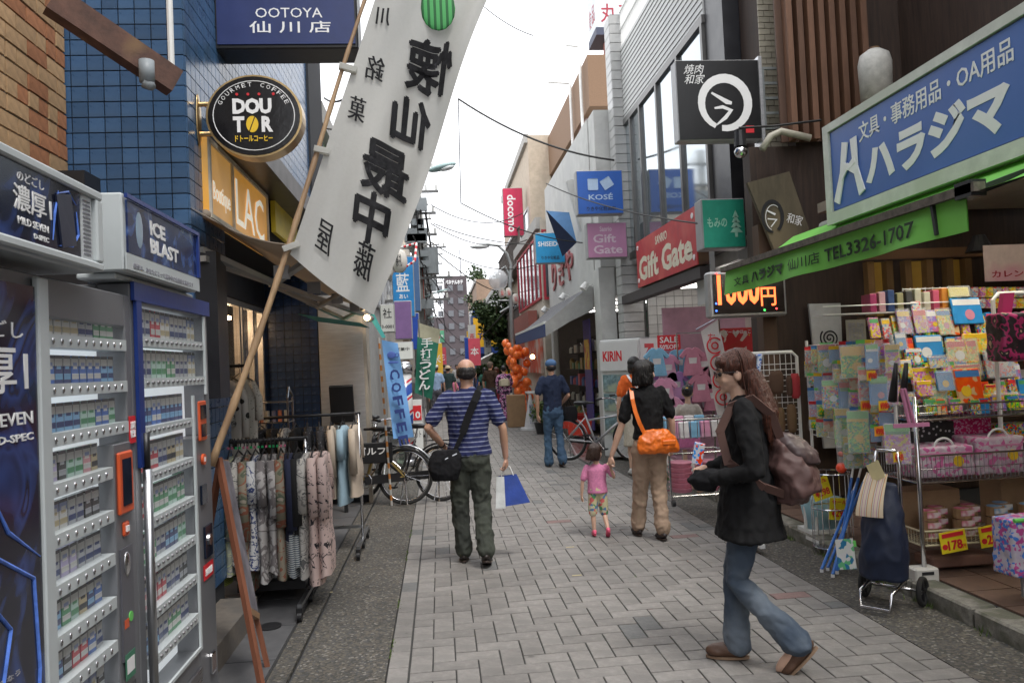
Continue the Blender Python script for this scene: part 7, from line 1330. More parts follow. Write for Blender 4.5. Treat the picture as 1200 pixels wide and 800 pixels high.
    if hair in ('bob', 'long') and vox < .008:   # loose strands over the mass of hair
        sb = MB(); ns = 170
        for k in range(ns):
            th = random.uniform(pi*1.03, pi*1.97) if random.random() < .75 or hair == 'long' else random.uniform(-.25, pi+.25); e0 = random.uniform(1.1, 1.5); zend = -.11 if hair == 'bob' else random.uniform(-.34, -.22); pts_ = []; j1, j2 = random.uniform(-.012, .012), random.uniform(-.02, .02)
            front = sin(th) > .2
            for i in range(6):
                el_ = lerp(e0, .1 if front else -.05, i/5); pts_.append(V((.092*cos(el_)*cos(th), -.015+.107*cos(el_)*sin(th)*(1 if not front else .92), .034+.093*sin(el_))))
            if not front:
                o_ = 1.02 if hair == 'bob' else 1.25; last = pts_[-1]
                for i in range(1, 5): f = i/4; pts_.append(V((last.x*lerp(1, o_, f)+j1*f+.01*sin(f*6+k), last.y*lerp(1, o_, f)-.01*f+j2*f, lerp(last.z, zend, f))))
            pts_ = [hc+Rm @ (p*h) for p in pts_]; n_ = len(pts_); sb.tube(pts_, [.0022*h]+[random.uniform(.003, .0055)*h]*(n_-2)+[.001*h], 4)
        sb.build('hair_strands', hm, t, smooth=True, kind='stuff')
    if vox < .008: MB().ell(hc+Rm @ (V((0, .086, -.064))*h), (.02*h, .008*h, .007*h), 10, 6, rot=Rm).build('lips', mat('lips', (.42, .13, .11), .45), t, smooth=True)
    if hair in ('cap', 'hat'):
        b = MB(); e2 = lambda p, r: b.ell(hc+Rm @ (V(p)*h), tuple(q*h for q in r), 16, 12, rot=Rm); e2((0, -.01, .055), (.09, .105, .07))
        if hair == 'cap': e2((0, .08, .03), (.06, .06, .01))
        else: e2((0, 0, .035), (.13, .145, .01))
        b.build('hat', P.get('hatm', white), t, vox=.009, it=2)
    t['_s'] = s; return t, s, hc, Rm, D
def set_p(t, foot, rz, z=0):
    del t['_s']; p = foot if isinstance(foot, V) else onZ(*foot); t.location = (p.x, p.y, z); t.rotation_euler = (0, 0, rz); return t
def cloth(name, c, var=.15, bump=.35, tint=None, scale=40): return mat('cloth_'+name, c, .9, var=var, bump=bump, tint=tint, scale=scale, spec=.2)
def follow(t, o):                                # move a locally built carried thing with its bearer
    o.location = t.matrix_basis @ o.location if False else o.location; return o
shoe_b = mat('shoe_black', (.02, .015, .013), .45); 
stripe = ramp_mat('striped_shirt', 'wave', [(0, (.014, .02, .09)), (.8, (.014, .02, .09)), (.87, (.22, .24, .36)), (.97, (.22, .24, .36))], 8.8, .9, const=True, bump=.3, dist=.35)
# --- man in the striped shirt
man, s, hc, Rm, D = person('balding man in a navy and white striped shirt and grey green trousers walking away', 1.64, dict(lel=(-.335, -.05, 1.14), lwr=(-.215, .1, .97), rel=(.285, -.01, 1.1), rwr=(.3, .05, .86), lkn=(-.1, .05, .5), lan=(-.085, .08, .1), rkn=(.085, .02, .49), ran=(.1, -.14, .13), rfd=(.05, 1, -.35), lhd=(.3, .3, -.3), curl=1.0), 'shirt', 'trousers', 'bald', (skin, stripe, cloth('grey_green', (.06, .067, .055), tint=(.05, .055, .048), scale=20), mat('hair_greyblack', (.03, .027, .026), .5, var=.5, scale=50, bump=.5), shoe_b), vox=.0065, wide=1.08, top_z=.9, flare=.015)
ml_ = onZ(556, 660); set_p(man, ml_, R(-2))
def carried(name, label, cat, bearer): t = thing(name, (0, 0, 0), label, cat); WL[t.name] = V((0, 0, 0)); t.location = bearer.location; t.rotation_euler = bearer.rotation_euler; return t
sbg = carried('shoulder_bag', 'black shoulder bag slung across the striped shirt man', 'bag', man); bkf = cloth('bag_black', (.014, .014, .016), scale=20)
b = MB().loft([(-.2, -.13, .69, .1, .055), (-.2, -.14, .78, .135, .065), (-.19, -.135, .87, .13, .06), (-.18, -.13, .93, .09, .05)], 18); b.build('pouch', bkf, sbg, vox=.009, it=4, wr=(.012, (10, 10, 8)))
MB().tube([(-.28, -.15, .9), (-.2, -.195, .86), (-.1, -.17, .9)], .006, 6).build('zip', steel, sbg)
stp_ = [V((-.11, -.135, .93)), V((-.05, -.14, 1.05)), V((.0, -.13, 1.18)), V((.05, -.13, 1.29)), V((.09, -.09, 1.37)), V((.1, -.02, 1.41)), V((.09, .06, 1.38))]
b = MB()
for i in range(len(stp_)-1): b.bar(stp_[i], stp_[i+1]+(stp_[i+1]-stp_[i])*.08, .034 if i not in (1, 2, 3) else .058, .012, upv=(0, 1, 0))
b.build('strap', bkf, sbg)
cb_ = carried('shopping_bag', 'blue and white paper shopping bag in the hand of the striped shirt man', 'bag', man); x, y, z = .315, .07, .735; x, y = D['rwr'].x+.01, D['rwr'].y+.03; zt = D['rwr'].z-.1
b = MB().add([(x-.1, y-.06, zt-.3), (x+.17, y-.07, zt-.27), (x+.17, y+.05, zt-.27), (x-.1, y+.05, zt-.3), (x-.075, y-.03, zt-.06), (x+.075, y-.03, zt-.05), (x+.075, y+.03, zt-.05), (x-.075, y+.03, zt-.06)], [(0, 3, 2, 1), (0, 1, 5, 4), (1, 2, 6, 5), (2, 3, 7, 6), (3, 0, 4, 7)]); b.build('bag_body', mat('bag_blue', (.02, .06, .32), .35, var=.25, scale=7, bump=.6), cb_)
MB().add([(x-.11, y-.075, zt-.302), (x-.03, y-.078, zt-.305), (x-.03, y-.044, zt-.055), (x-.09, y-.044, zt-.055)], [(0, 1, 2, 3)]).build('white_side', mat('bag_white', (.6, .62, .62), .4, var=.2, scale=7, bump=.5), cb_)
MB().tube([(x-.05, y-.01, zt-.06), (x-.02, y, zt+.02), (x+.02, y, zt+.02), (x+.05, y-.01, zt-.06)], .004, 6).build('handle', wprint, cb_)
# wrist watch
wt_ = MB().ring(D['lwr']+V((-.015, -.02, .02)), .026, .005, n=16, e1=(.8, -.4, 0), e2=(0, .4, .9)).build('wrist_strap', ink, man)
# --- mother
mom, s, hc, Rm, D = person('woman in a black t shirt and beige trousers holding the toddler by the hand', 1.56, dict(lel=(-.26, .02, 1.07), lwr=(-.35, .08, .8), rel=(.235, .0, 1.1), rwr=(.25, .07, .87), lkn=(-.085, .06, .5), lan=(-.11, .13, .1), rkn=(.075, .0, .49), ran=(.06, -.12, .1), rfd=(0, 1, -.15), lhd=(-.1, 0, -.5), curl=1.1), 'shirt', 'trousers', 'bob', (skinf, cloth('black_tee', (.012, .012, .013)), cloth('beige_trousers', (.36, .26, .19), scale=14, var=.08), hairb, mat('shoe_darkbrown', (.03, .02, .02), .5)), vox=.0065, headyaw=R(-62), headpitch=R(6), wide=.95, top_z=.95)
set_p(mom, onZ(766, 630), R(0))
ob_ = carried('handbag', 'bright orange leather shoulder bag at the black t shirt woman hip', 'bag', mom); orl = mat('leather_orange', (.75, .16, .015), .38, var=.15, scale=8, bump=.5)
b = MB().loft([(.04, -.16, .76, .17, .04), (.04, -.165, .81, .19, .055), (.035, -.16, .88, .17, .05), (.02, -.15, .96, .1, .03)], 20); b.build('body', orl, ob_, vox=.009, it=3, wr=(.015, (9, 9, 9)))
MB().box(.06, .18, -.225, -.2, .83, .87).build('pocket_flap', orl, ob_, bevel=.006)
b = MB(); sp_ = [V((-.07, -.13, .93)), V((-.11, -.135, 1.02)), V((-.14, -.125, 1.12)), V((-.155, -.11, 1.22)), V((-.15, -.06, 1.29)), V((-.14, .0, 1.31))]
for i in range(len(sp_)-1): b.bar(sp_[i], sp_[i+1]+(sp_[i+1]-sp_[i])*.08, .034, .01, upv=(0, 1, 0))
b.build('strap', orl, ob_); MB().ring(sp_[0]+V((0, -.01, 0)), .014, .004, n=12).build('ring', mat('brass'), ob_)
# --- toddler
flower = ramp_mat('flower_shorts', 'cells', [(0, (.55, .5, .3)), (.45, (.1, .3, .12)), (.6, (.6, .55, .4)), (.8, (.6, .12, .12)), (.9, (.1, .2, .35))], 34, .9)
kid, s, hc, Rm, D = person('toddler girl in pink t shirt and flowered shorts walking hand in hand', .83, dict(lel=(-.27, .0, 1.0), lwr=(-.29, .03, .76), rel=(.31, -.03, 1.08), rwr=(.24, -.14, 1.26), lkn=(-.1, .02, .42), lan=(-.09, .0, .12), rkn=(.11, .04, .42), ran=(.14, -.14, .17), rfd=(.05, 1, -.75), curl=.9), 'shirt', 'shorts', 'bob', (skinf, cloth('kid_pink', (.62, .22, .38), scale=60), flower, hairk, mat('sandal_pink', (.75, .12, .22), .4)), vox=.0055, child=True, headyaw=R(-58), headpitch=R(-4), wide=1.14, top_z=.8, flare=.015, shoe=mat('sole_pink', (.6, .08, .15), .6), wr=.005)
kp = V((1.365, 6.95, 0)); set_p(kid, kp, R(-3))
# --- woman with backpack, walking left
jean = ramp_mat('jeans_blue', 'noise', [(0, (.035, .05, .08)), (.48, (.06, .085, .125)), (.68, (.14, .17, .21))], 3.5, .85, const=False, bump=.5, detail=8)
wom, s, hc, Rm, D = person('woman in a loose black top and blue jeans carrying a brown backpack, crossing at right', 1.6, dict(lel=(-.27, -.04, 1.08), lwr=(-.16, .2, 1.02), rel=(.25, .0, 1.1), rwr=(.12, .2, 1.04), lkn=(-.07, .09, .47), lan=(-.07, -.2, .16), rkn=(.07, .1, .5), ran=(.07, .1, .1), lfd=(0, .8, -.85), rfd=(0, 1, -.02), lpn=(1, 0, -.2), rpn=(-1, 0, 0), curl=.9), 'blouse', 'jeans', 'long', (skinf, cloth('black_blouse', (.013, .013, .014), scale=12), jean, hairbr, mat('shoe_brown', (.1, .05, .03), .5)), vox=.006, sleeve='long', top_z=.7, flare=.095, headyaw=R(8), headpitch=R(-6), wide=1.0, lean=.03, shoe=mat('sole_tan', (.26, .17, .11), .8), wr=.012)
set_p(wom, onZ(888, 779), R(68))
hs = 1.03*s; G_ = MB()
for k in (-1, 1):
    c_ = hc+Rm @ (V((.034*k, .1, .0))*hs); G_.tube([c_+Rm @ (V((.026*cos(a_)*1, .0-.004*abs(cos(a_)), .016*sin(a_)))*hs) for a_ in [2*pi*i/16 for i in range(17)]], .0022, 5, cap=False); G_.tube([c_+Rm @ (V((.026*k, -.002, .006))*hs), hc+Rm @ (V((.08*k, .06, .008))*hs), hc+Rm @ (V((.082*k, -.01, .0))*hs)], .002, 5)
gl_ = carried('glasses', 'dark rimmed glasses on the face of the backpack woman', 'glasses', wom); G_.build('frame', ink, gl_)
for k in (-1, 1): c_ = hc+Rm @ (V((.034*k, .099, .0))*hs); MB().ell(c_, (.024*hs, .001, .015*hs), 14, 6, rot=Rm).build('lens', glass('lens_dark', (.1, .1, .12), .02, .45), gl_)
clip = carried('hair_clip', 'pale patterned hair clip at the back of the long brown hair', 'hair clip', wom); c_ = hc+Rm @ (V((-.02, -.125, .03))*hs); MB().obox(c_, Rm @ V((.035, 0, 0)), Rm @ V((0, .012, 0)), Rm @ V((0, -.012, .045))).build('clip', prints('clip_print', [(.5, .55, .6), (.1, .15, .3), (.6, .6, .65)], 60), clip, bevel=.004)
bp_ = carried('backpack', 'dusty brown backpack with grey flap on the woman back', 'backpack', wom); bpm = mat('backpack_brown', (.105, .055, .05), .6, var=.2, scale=5, bump=.4)
b = MB().loft([(-.02, -.2, .84, .12, .07), (-.02, -.23, .9, .16, .11), (-.02, -.22, 1.0, .15, .105), (-.02, -.18, 1.12, .1, .07), (-.02, -.16, 1.16, .05, .04)], 22); b.build('sack', bpm, bp_, vox=.01, it=3, wr=(.03, (7, 7, 5)))
b = MB().loft([(-.02, -.25, 1.02, .09, .1), (-.02, -.24, 1.07, .105, .095), (-.02, -.2, 1.13, .09, .08), (-.02, -.17, 1.17, .05, .04)], 18); b.build('flap', mat('backpack_grey', (.075, .05, .05), .45, var=.2), bp_, vox=.01, it=2, wr=(.015, (9, 9, 9)))
for k in (-1, 1):
    b = MB(); q_ = [V((.05*k-.02, -.17, 1.14)), V((.1*k, -.13, 1.27)), V((.13*k, -.04, 1.355)), V((.135*k, .06, 1.32)), V((.15*k, .12, 1.2)), V((.165*k, .09, 1.05)), V((.16*k, -.06, .93)), V((.12*k, -.18, .88))]
    for i in range(len(q_)-1): b.bar(q_[i], q_[i+1]+(q_[i+1]-q_[i])*.1, .04, .012, upv=(1, 0, .3))
    b.build('strap', mat('strap_brown', (.1, .05, .04), .7), bp_)
hb_ = carried('arm_bag', 'black bag and jacket bundle held against the woman front', 'bag', wom); MB().loft([(-.12, .21, .9, .045, .05), (-.13, .21, .95, .065, .08), (-.13, .19, 1.0, .055, .07)], 18).build('bundle', cloth('bag_black', (.014, .014, .016)), hb_, vox=.01, it=3, wr=(.015, (10, 10, 10)))
bo = carried('drink_carton', 'small drink carton with blue and red print in the woman hand', 'bottle', wom); MB().obox((-.14, .23, 1.09), (.025, 0, 0), (0, .025, .006), (0, -.01, .05)).build('carton', prints('carton_print', [(.65, .65, .65), (.1, .3, .6), (.6, .6, .65), (.6, .15, .1)], 40), bo)
# --- man with cap
dmn = ramp_mat('jeans_mid', 'noise', [(0, (.03, .06, .12)), (.7, (.06, .12, .2))], 4, .85, const=False, bump=.5)
m3, s, hc, Rm, D = person('man in blue cap, navy t shirt and jeans walking away past the shops', 1.62, dict(hatm=mat('cap_denim', (.07, .15, .3), .8, var=.2), lel=(-.25, -.03, 1.12), lwr=(-.24, .03, .84), rel=(.25, -.04, 1.12), rwr=(.19, .14, 1.0), rkn=(.09, .02, .49), ran=(.1, -.1, .12), rfd=(0, 1, -.2), lkn=(-.09, .06, .5), lan=(-.09, .08, .09)), 'shirt', 'jeans', 'cap', (skin, cloth('navy_tee', (.025, .035, .07)), dmn, hairb, shoe_b), vox=.009)
for k_ in (m3,): set_p(k_, onZ(651, 547), R(3))
tb2 = carried('tote_bag', 'black tote hanging from the capped man arm', 'bag', m3); MB().loft([(.27, .02, .68, .1, .05), (.27, .02, .8, .12, .06), (.27, .02, .9, .09, .05)], 16).build('sack', bkf, tb2, vox=.012, it=2); MB().tube([(.22, .02, .9), (.25, .04, 1.02), (.3, .02, .9)], .008, 6).build('handle', bkf, tb2)
# --- woman in orange behind mother
m4, s, hc, Rm, D = person('woman in orange top and cream skirt half hidden behind the black t shirt woman', 1.6, {}, 'shirt', None, 'bob', (skinf, cloth('orange_top', (.72, .14, .03)), cloth('cream_skirt', (.5, .46, .38)), hairb, mat('shoe_white', (.6, .6, .6), .5)), vox=.01, skirt=(.42, .2, 1.0)); set_p(m4, onZ(749, 556), R(-4))
ws_ = carried('bag_strap', 'white diagonal bag strap over the orange top', 'strap', m4); b = MB(); b.bar((-.08, -.12, 1.3), (.14, -.125, 1.02), .03, .01, upv=(0, 1, 0)).bar((-.1, -.02, 1.36), (-.08, -.12, 1.3), .03, .01).build('band', wprint, ws_)
# --- kimono woman and companions
kim = ramp_mat('kimono_print', 'noise', [(0, (.02, .012, .03)), (.46, (.35, .08, .25)), (.52, (.55, .4, .5)), (.57, (.03, .015, .04)), (.66, (.4, .15, .35))], 9, .85)
m5, s, hc, Rm, D = person('woman in a black and pink flowered kimono with pale sash, seen from behind', 1.55, dict(lel=(-.22, .02, 1.15), lwr=(-.12, .2, 1.1), rel=(.22, .02, 1.15), rwr=(.12, .2, 1.1)), 'kimono', None, 'bun', (skinf, kim, kim, hairb, shoe_b), vox=.012, skirt=(.08, .16, 1.05), sleeve='long', flare=.02); 
MB().loft([(0, -.02, 1.0, .15, .12), (0, -.02, 1.16, .15, .12)], 18).box(-.1, .1, -.19, -.12, 1.0, 1.2).build('sash', mat('obi_cream', (.5, .45, .33), .8), m5, vox=.014, it=3)
for k in (-1, 1): MB().box(.17*k-.03, .17*k+.03, .0, .1, .8, 1.1).build('sleeve_drop', kim, m5, bevel=.02)
set_p(m5, onZ(593, 496), 0)
m6, s, hc, Rm, D = person('man in dark brown t shirt beside the kimono woman', 1.68, {}, 'shirt', 'trousers', 'short', (skin, cloth('dark_brown', (.05, .03, .02)), cloth('dark_grey', (.04, .04, .045)), mat('hair_shaved', (.12, .09, .07), .8), shoe_b), vox=.013); set_p(m6, onZ(577, 492), R(-35))
m7, s, hc, Rm, D = person('woman in pale dress left of the kimono woman', 1.5, {}, 'shirt', None, 'bob', (skinf, cloth('pale_grey', (.4, .36, .36)), cloth('dark_red', (.25, .03, .05)), hairbr, shoe_b), vox=.014, skirt=(.5, .2, 1.0)); set_p(m7, onZ(584, 488), R(10))
# --- girl in the gift store
m8, s, hc, Rm, D = person('small girl with black ponytail and pale jacket standing at the gift cart', 1.12, {}, 'shirt', None, 'bun', (skinf, cloth('pale_cream', (.5, .45, .4)), cloth('girl_pink', (.5, .15, .3)), hairb, shoe_b), vox=.011, child=True, skirt=(.5, .22, .95), sleeve='long'); p = onY(806, 470, 9.6); set_p(m8, V((p.x, 9.6, 0)), R(-20), z=.1)
ye = carried('hair_tie', 'yellow hair tie in the black ponytail of the small girl', 'hair tie', m8); MB().ell((0, -.12*.66, 1.6*.66+.02), (.02, .02, .012), 8, 6).build('tie', yprint, ye)
# --- people further on: label, foot px, top, bottom, hair, height, facing
far = [('woman in grey speckled tunic and white trousers by the green banner', (493, 512), (.16, .16, .16), (.5, .5, .5), 'bob', 1.58, 5, .2), ('man with white cap and pale blue shirt in the crowd', (513, 492), (.3, .42, .6), (.1, .1, .12), 'cap', 1.66, 0, 0), ('person in dark top wearing a beige sun hat in the crowd', (527, 487), (.03, .05, .05), (.1, .1, .1), 'hat', 1.62, 0, 0),
 ('dark haired person in dark shirt left of the sun hat', (519, 480), (.02, .02, .03), (.05, .05, .06), 'short', 1.7, 10, 0), ('person in green t shirt right of the balding man head', (570, 482), (.03, .1, .08), (.08, .08, .1), 'bob', 1.5, 0, 0), ('child in pink cap beside the balding man shoulder', (532, 486), (.6, .2, .3), (.3, .3, .35), 'cap', 1.25, 0, 0),
 ('person in white shirt far down the street centre', (537, 470), (.55, .55, .55), (.1, .1, .2), 'short', 1.68, 180, 0), ('person in red top far down the street', (546, 464), (.45, .06, .05), (.1, .1, .1), 'short', 1.6, 180, 0), ('person in dark coat by the yellow shop', (560, 463), (.03, .03, .04), (.03, .03, .04), 'short', 1.65, 0, 0), ('person in blue shirt far left of the crowd', (508, 468), (.08, .15, .35), (.1, .1, .1), 'short', 1.66, 0, 0),
 ('woman in cream top beside the green banner foot', (500, 474), (.45, .4, .32), (.2, .2, .22), 'bob', 1.55, 0, 0), ('man in grey shirt between the sun hat and the balding man', (523, 470), (.2, .2, .22), (.05, .05, .06), 'short', 1.7, 0, 0), ('person in pale pink far behind the white cap', (515, 462), (.5, .3, .32), (.1, .1, .12), 'bob', 1.58, 180, 0), ('person in black near the white sloping awning', (566, 472), (.02, .02, .02), (.03, .03, .03), 'short', 1.65, 0, 0), ('person in white by the tree trunk', (574, 468), (.55, .55, .53), (.1, .1, .15), 'bob', 1.6, 180, 0), ('person in tan jacket at the far street centre', (529, 458), (.3, .22, .14), (.08, .08, .1), 'short', 1.68, 180, 0)]
for i, (lb_, fp, tc_, bc_, hr, H_, rz, sk_) in enumerate(far):
    t, *_r = person(lb_, H_, dict(hatm=mat('hat_%d' % i, [(.6, .6, .6), (.65, .65, .65), (.5, .42, .3), 0, 0, (.7, .25, .35)][i], .8)) if hr in ('cap', 'hat') else {}, 'shirt', 'trousers', hr, (skin, cloth('far_top_%d' % i, tc_), cloth('far_bottom_%d' % i, bc_), hairb, shoe_b), vox=.02, hands=False, flare=.04 if i == 0 else 0, top_z=.72 if i == 0 else .88); set_p(t, onZ(*fp), R(rz))
# ================================================================== STREET FURNITURE, WIRES, TREE, COSMETICS FRONT
# awning of the cosmetics shop
t = thing('awning', (2.5, 16.6, 2.5), 'dark grey striped awning over the cosmetics shop front', 'awning')
MB().sheet(lambda u, v: V((lerp(2.85, 1.95, u), lerp(14.1, 19.5, v), lerp(2.95, 2.28, u)-.04*sin(pi*u))), 6, 20).build('fabric', ramp_mat('awning_grey_stripes', 'wave', [(0, (.1, .1, .11)), (.5, (.2, .2, .21))], 1.2, .85, rot=(R(90), 0, 0)), t, smooth=True)
MB().box(1.93, 1.97, 14.1, 19.5, 2.05, 2.29).build('valance', mat('valance_navy', (.04, .06, .16), .8), t); MB().bar((1.95, 14.1, 2.3), (1.95, 19.5, 2.3), .05).build('front_bar', white, t)
for y in (14.3, 17): MB().bar((2.8, y, 2.5), (1.97, y, 2.27), .04).build('arm', alum, t)
MB().poly([(2.86, 14.08, 2.98), (1.95, 14.08, 2.3), (1.95, 14.08, 2.05), (2.4, 14.08, 2.3), (2.86, 14.08, 2.5)], (0, .015, 0)).build('side_cheek', mat('cheek_grey', (.35, .35, .34), .8), t)
for i, (px, py) in enumerate(((695, 335), (668, 347), (645, 362))):
    p = onX(px, py, 2.82); l_ = thing('spotlight', p, f'white outdoor spotlight above the grey awning, {["nearest", "middle", "farthest"][i]}', 'lamp'); MB().tube([p, p+V((-.12, -.02, .02))], .015, 6).tube([p+V((-.12, -.02, .05)), p+V((-.2, -.04, -.06))], [.05, .07], 10).build('head', white, l_)
# goods at the cosmetics front
t = thing('display_shelf', (3.2, 16.4, .1), 'tall dark shelves of small goods at the cosmetics shop doorway', 'shelf')
b = MB().box(3.33, 3.36, 14.4, 18.6, .1, 2.1)
for z in (.3, .66, 1.02, 1.38, 1.74): b.box(3.06, 3.33, 14.4, 18.6, z, z+.02)
b.build('shelving', dwood, t); od_ = ['lowest', 'second', 'third', 'fourth', 'top']; gc = [mat('goods_%d' % i, c, .4) for i, c in enumerate([(.35, .25, .1), (.5, .1, .12), (.5, .48, .42), (.12, .25, .14), (.1, .15, .35), (.06, .05, .05)])]
for r_i in range(5):
    for c_i in range(11):
        y = 14.5+c_i*.36; z = .32+r_i*.36; h_ = random.uniform(.14, .26); g = MB()
        if (c_i+r_i) % 3: g.tube([(3.12, y+.1, z), (3.12, y+.1, z+h_*.75), (3.12, y+.1, z+h_)], [.06, .06, .025], 10)
        else: g.box(3.07, 3.2, y, y+.22, z, z+h_)
        g.build('merchandise', gc[(c_i*3+r_i*2) % 6], label=f'{"bottle" if (c_i+r_i) % 3 else "box"} on the {od_[r_i]} cosmetics shelf, {ords[c_i]} from the street\'s near end', cat='package', group='goods on the cosmetics shop shelves')
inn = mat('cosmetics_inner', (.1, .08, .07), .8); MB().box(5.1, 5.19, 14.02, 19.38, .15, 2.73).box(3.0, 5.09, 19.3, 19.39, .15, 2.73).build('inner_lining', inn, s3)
rb_ = mat('red_crate', (.6, .04, .02), .5)
for i, (px, py) in enumerate(((672, 507), (686, 503), (680, 516))):
    p = onZ(px, py+6, .05); MB().loft([(p.x, p.y, .25, .2, .15), (p.x, p.y, .5, .24, .19)], 4).build('red_basket', rb_, label=f'red plastic basket before the cosmetics shop, {["left", "right", "front"][i]}', cat='basket', group='red baskets')
MB().poly([onZ(665, 530)+V((0, 0, .01)), onZ(690, 545)+V((0, 0, .01)), onZ(705, 525)+V((0, 0, .15)), onZ(680, 514)+V((0, 0, .15))], (0, 0, .02)).build('ramp', steel, label='metal ramp plate at the cosmetics shop step', cat='ramp')
t = blob(onY(657, 460, 15.5)-V((.1, 0, .3)), (.1, .1, .2), 'apron', pm['white'], 'white printed apron hanging by the cosmetics doorway', 'apron')
# display table, cone, plant
p = onZ(620, 500); t = thing('table', (p.x+.5, p.y, 0), 'small white display table by the orange balloons', 'table'); MB().box(p.x, p.x+1.0, p.y, p.y+.6, .82, .86).build('tabletop', white, t)
for dx in (.04, .96):
    for dy in (.04, .56): MB().bar((p.x+dx, p.y+dy, 0), (p.x+dx, p.y+dy, .82), .03).build('leg', greym, t)
MB().box(p.x-.5, p.x-.05, p.y+.1, p.y+.5, 0, .8).build('cardboard_box', mat('cardboard'), label='tall cardboard box beside the display table', cat='box', bevel=.01)
p = onZ(623, 503); t = thing('traffic_cone', p, 'white plastic cone with blue writing by the display table', 'cone'); h_ = onY(623, 462, p.y).z; MB().loft([(p.x, p.y, 0, .27, .27), (p.x, p.y, .05, .26, .26), (p.x, p.y, .06, .17, .17), (p.x, p.y, h_, .03, .03)], 20).build('body', mat('cone_white', (.6, .6, .62), .4), t, smooth=False); text('駐\n輪\n禁\n止', t, (p.x-.05, p.y-.15, .15), X1, (Z1+Y1*.12).normalized(), .1, .45, mat('navy_print'))
p = onZ(636, 508); t = thing('potted_plant', p, 'small green shrub in dark pot at the shop corner', 'plant'); MB().loft([(p.x, p.y, 0, .13, .13), (p.x, p.y, .25, .18, .18)], 16).build('pot', dark, t)
def leaves(n, c, r, size, name, m, parent, lump=0):
    b = MB(); cs = [(V(c)+V((random.uniform(-1, 1)*r[0], random.uniform(-1, 1)*r[1], random.uniform(-1, 1)*r[2])), random.uniform(.2, .42)*min(r)*1.6) for _ in range(lump)] or [(V(c), None)]
    for _ in range(n):
        cc, rr_ = random.choice(cs); d = V((random.gauss(0, 1), random.gauss(0, 1), random.gauss(0, 1))).normalized(); q = random.random()**.45
        p = cc+(d*rr_*q if rr_ else V((d.x*r[0]*q, d.y*r[1]*q, d.z*r[2]*q))); a_ = V((random.gauss(0, 1), random.gauss(0, 1), random.gauss(0, .6))).normalized()*size*random.uniform(.6, 1.3); s_ = a_.cross(V((random.gauss(0, 1), random.gauss(0, 1), 1))).normalized()*size*.45
        b.add([p, p+a_*.5+s_, p+a_, p+a_*.5-s_], [(0, 1, 2, 3)], random.randint(0, 1))
    return b.build(name, m, parent)
lg1 = [mat('leaf_yellowgreen', (.13, .2, .04), .6, rnd=0, var=.3), mat('leaf_midgreen', (.06, .12, .03), .6, var=.3)]; lg2 = [mat('tree_leaf_dark', (.03, .06, .018), .6, var=.3), mat('tree_leaf_mid', (.055, .095, .025), .6, var=.3)]
leaves(500, (p.x, p.y, .5), (.28, .25, .28), .07, 'foliage', lg1, t)
# balloons
bal = mat('balloon_orange', (.95, .2, .035), .3, var=.05, bump=0, coat=.3); Y = 22; n = 0
colm = [(598, 408), (604, 416), (601, 428), (608, 440), (606, 452), (611, 464), (612, 474), (618, 430), (616, 418)]
bmesh_ = MB().ell((0, 0, 0), (.115, .115, .135), 14, 10).mesh('balloon', bal, smooth=True); kn_ = MB().loft([(0, 0, -.175, .018, .018), (0, 0, -.145, .006, .006)], 8).mesh('knot', bal)
place_w = ['top', 'upper', 'middle', 'lower', 'bottom']; side_w = ['street side', 'centre', 'shop side']
for k in range(52):
    f = k/51; px = lerp(604, 618, f)+random.uniform(-11, 10)*(1.1-.3*f); py = lerp(404, 480, f)+random.uniform(-4, 4); p = onY(px, py, Y+random.uniform(-.35, .35))
    t = thing('balloon', p, 'orange balloon in the tall balloon cluster beside the display table', 'balloon', 'orange balloons of the tall cluster')
    for nm, me in (('skin', bmesh_), ('knot', kn_)): o = bpy.data.objects.new(nm, me); COL.objects.link(o); o.parent = t
    t.rotation_euler = (random.uniform(-1, 1), random.uniform(-1, 1), 0); t.scale = (random.uniform(.85, 1.05),)*3
t = thing('warm_lamp', onY(624, 418, 16.8), 'small warm lit bulb behind the balloons', 'lamp'); MB().ell(onY(624, 418, 16.8), .05, 10, 8).build('bulb', mat('bulb_warm'), t)
# tree on the right
tp = onZ(588, 462); tp.y = 33; tp.x = onY(588, 440, 33).x; t = thing('street_tree', (tp.x, 33, 0), 'dark green street tree in front of the yellow shop', 'tree')
bark = mat('bark', (.07, .05, .035), .9, var=.3, bump=.6); b = MB().tube([(tp.x, 33, 0), (tp.x+.05, 33, 1.4), (tp.x-.05, 33, 2.6), (tp.x, 33, 3.6)], [.13, .1, .08, .04], 10)
for k in range(7): a_ = k*.9; b.tube([(tp.x, 33, 1.9+k*.2), (tp.x+.5*cos(a_), 33+.5*sin(a_), 2.4+k*.22), (tp.x+.9*cos(a_), 33+.9*sin(a_), 2.9+k*.22)], [.05, .035, .015], 6)
b.build('trunk', bark, t, smooth=True); zc = onY(586, 392, 33).z; leaves(12000, (tp.x+.1, 33, zc), (.95, .9, 1.5), .14, 'crown', lg2, t, lump=26)
for i, (x, y, z) in enumerate(((4.8, 66, 9), (-2.6, 66, 6))): t = thing('street_tree', (x, y, 0), f'hazy green tree far off on the {"right" if x > 0 else "left"} roofs', 'tree'); MB().tube([(x, y, 0), (x, y, z-1)], [.2, .1], 8).build('trunk', bark, t); leaves(2500, (x, y, z-1), (1.6, 1.6, 1.5), .25, 'crown', lg2, t, lump=12)
# canopy by the yellow shop
MB().poly([onY(556, 428, 30), onY(566, 420, 30), onY(578, 414, 31), onY(570, 426, 31)], (0, .5, .05)).build('white_awning', white, label='white sloping awning before the yellow shop', cat='awning')
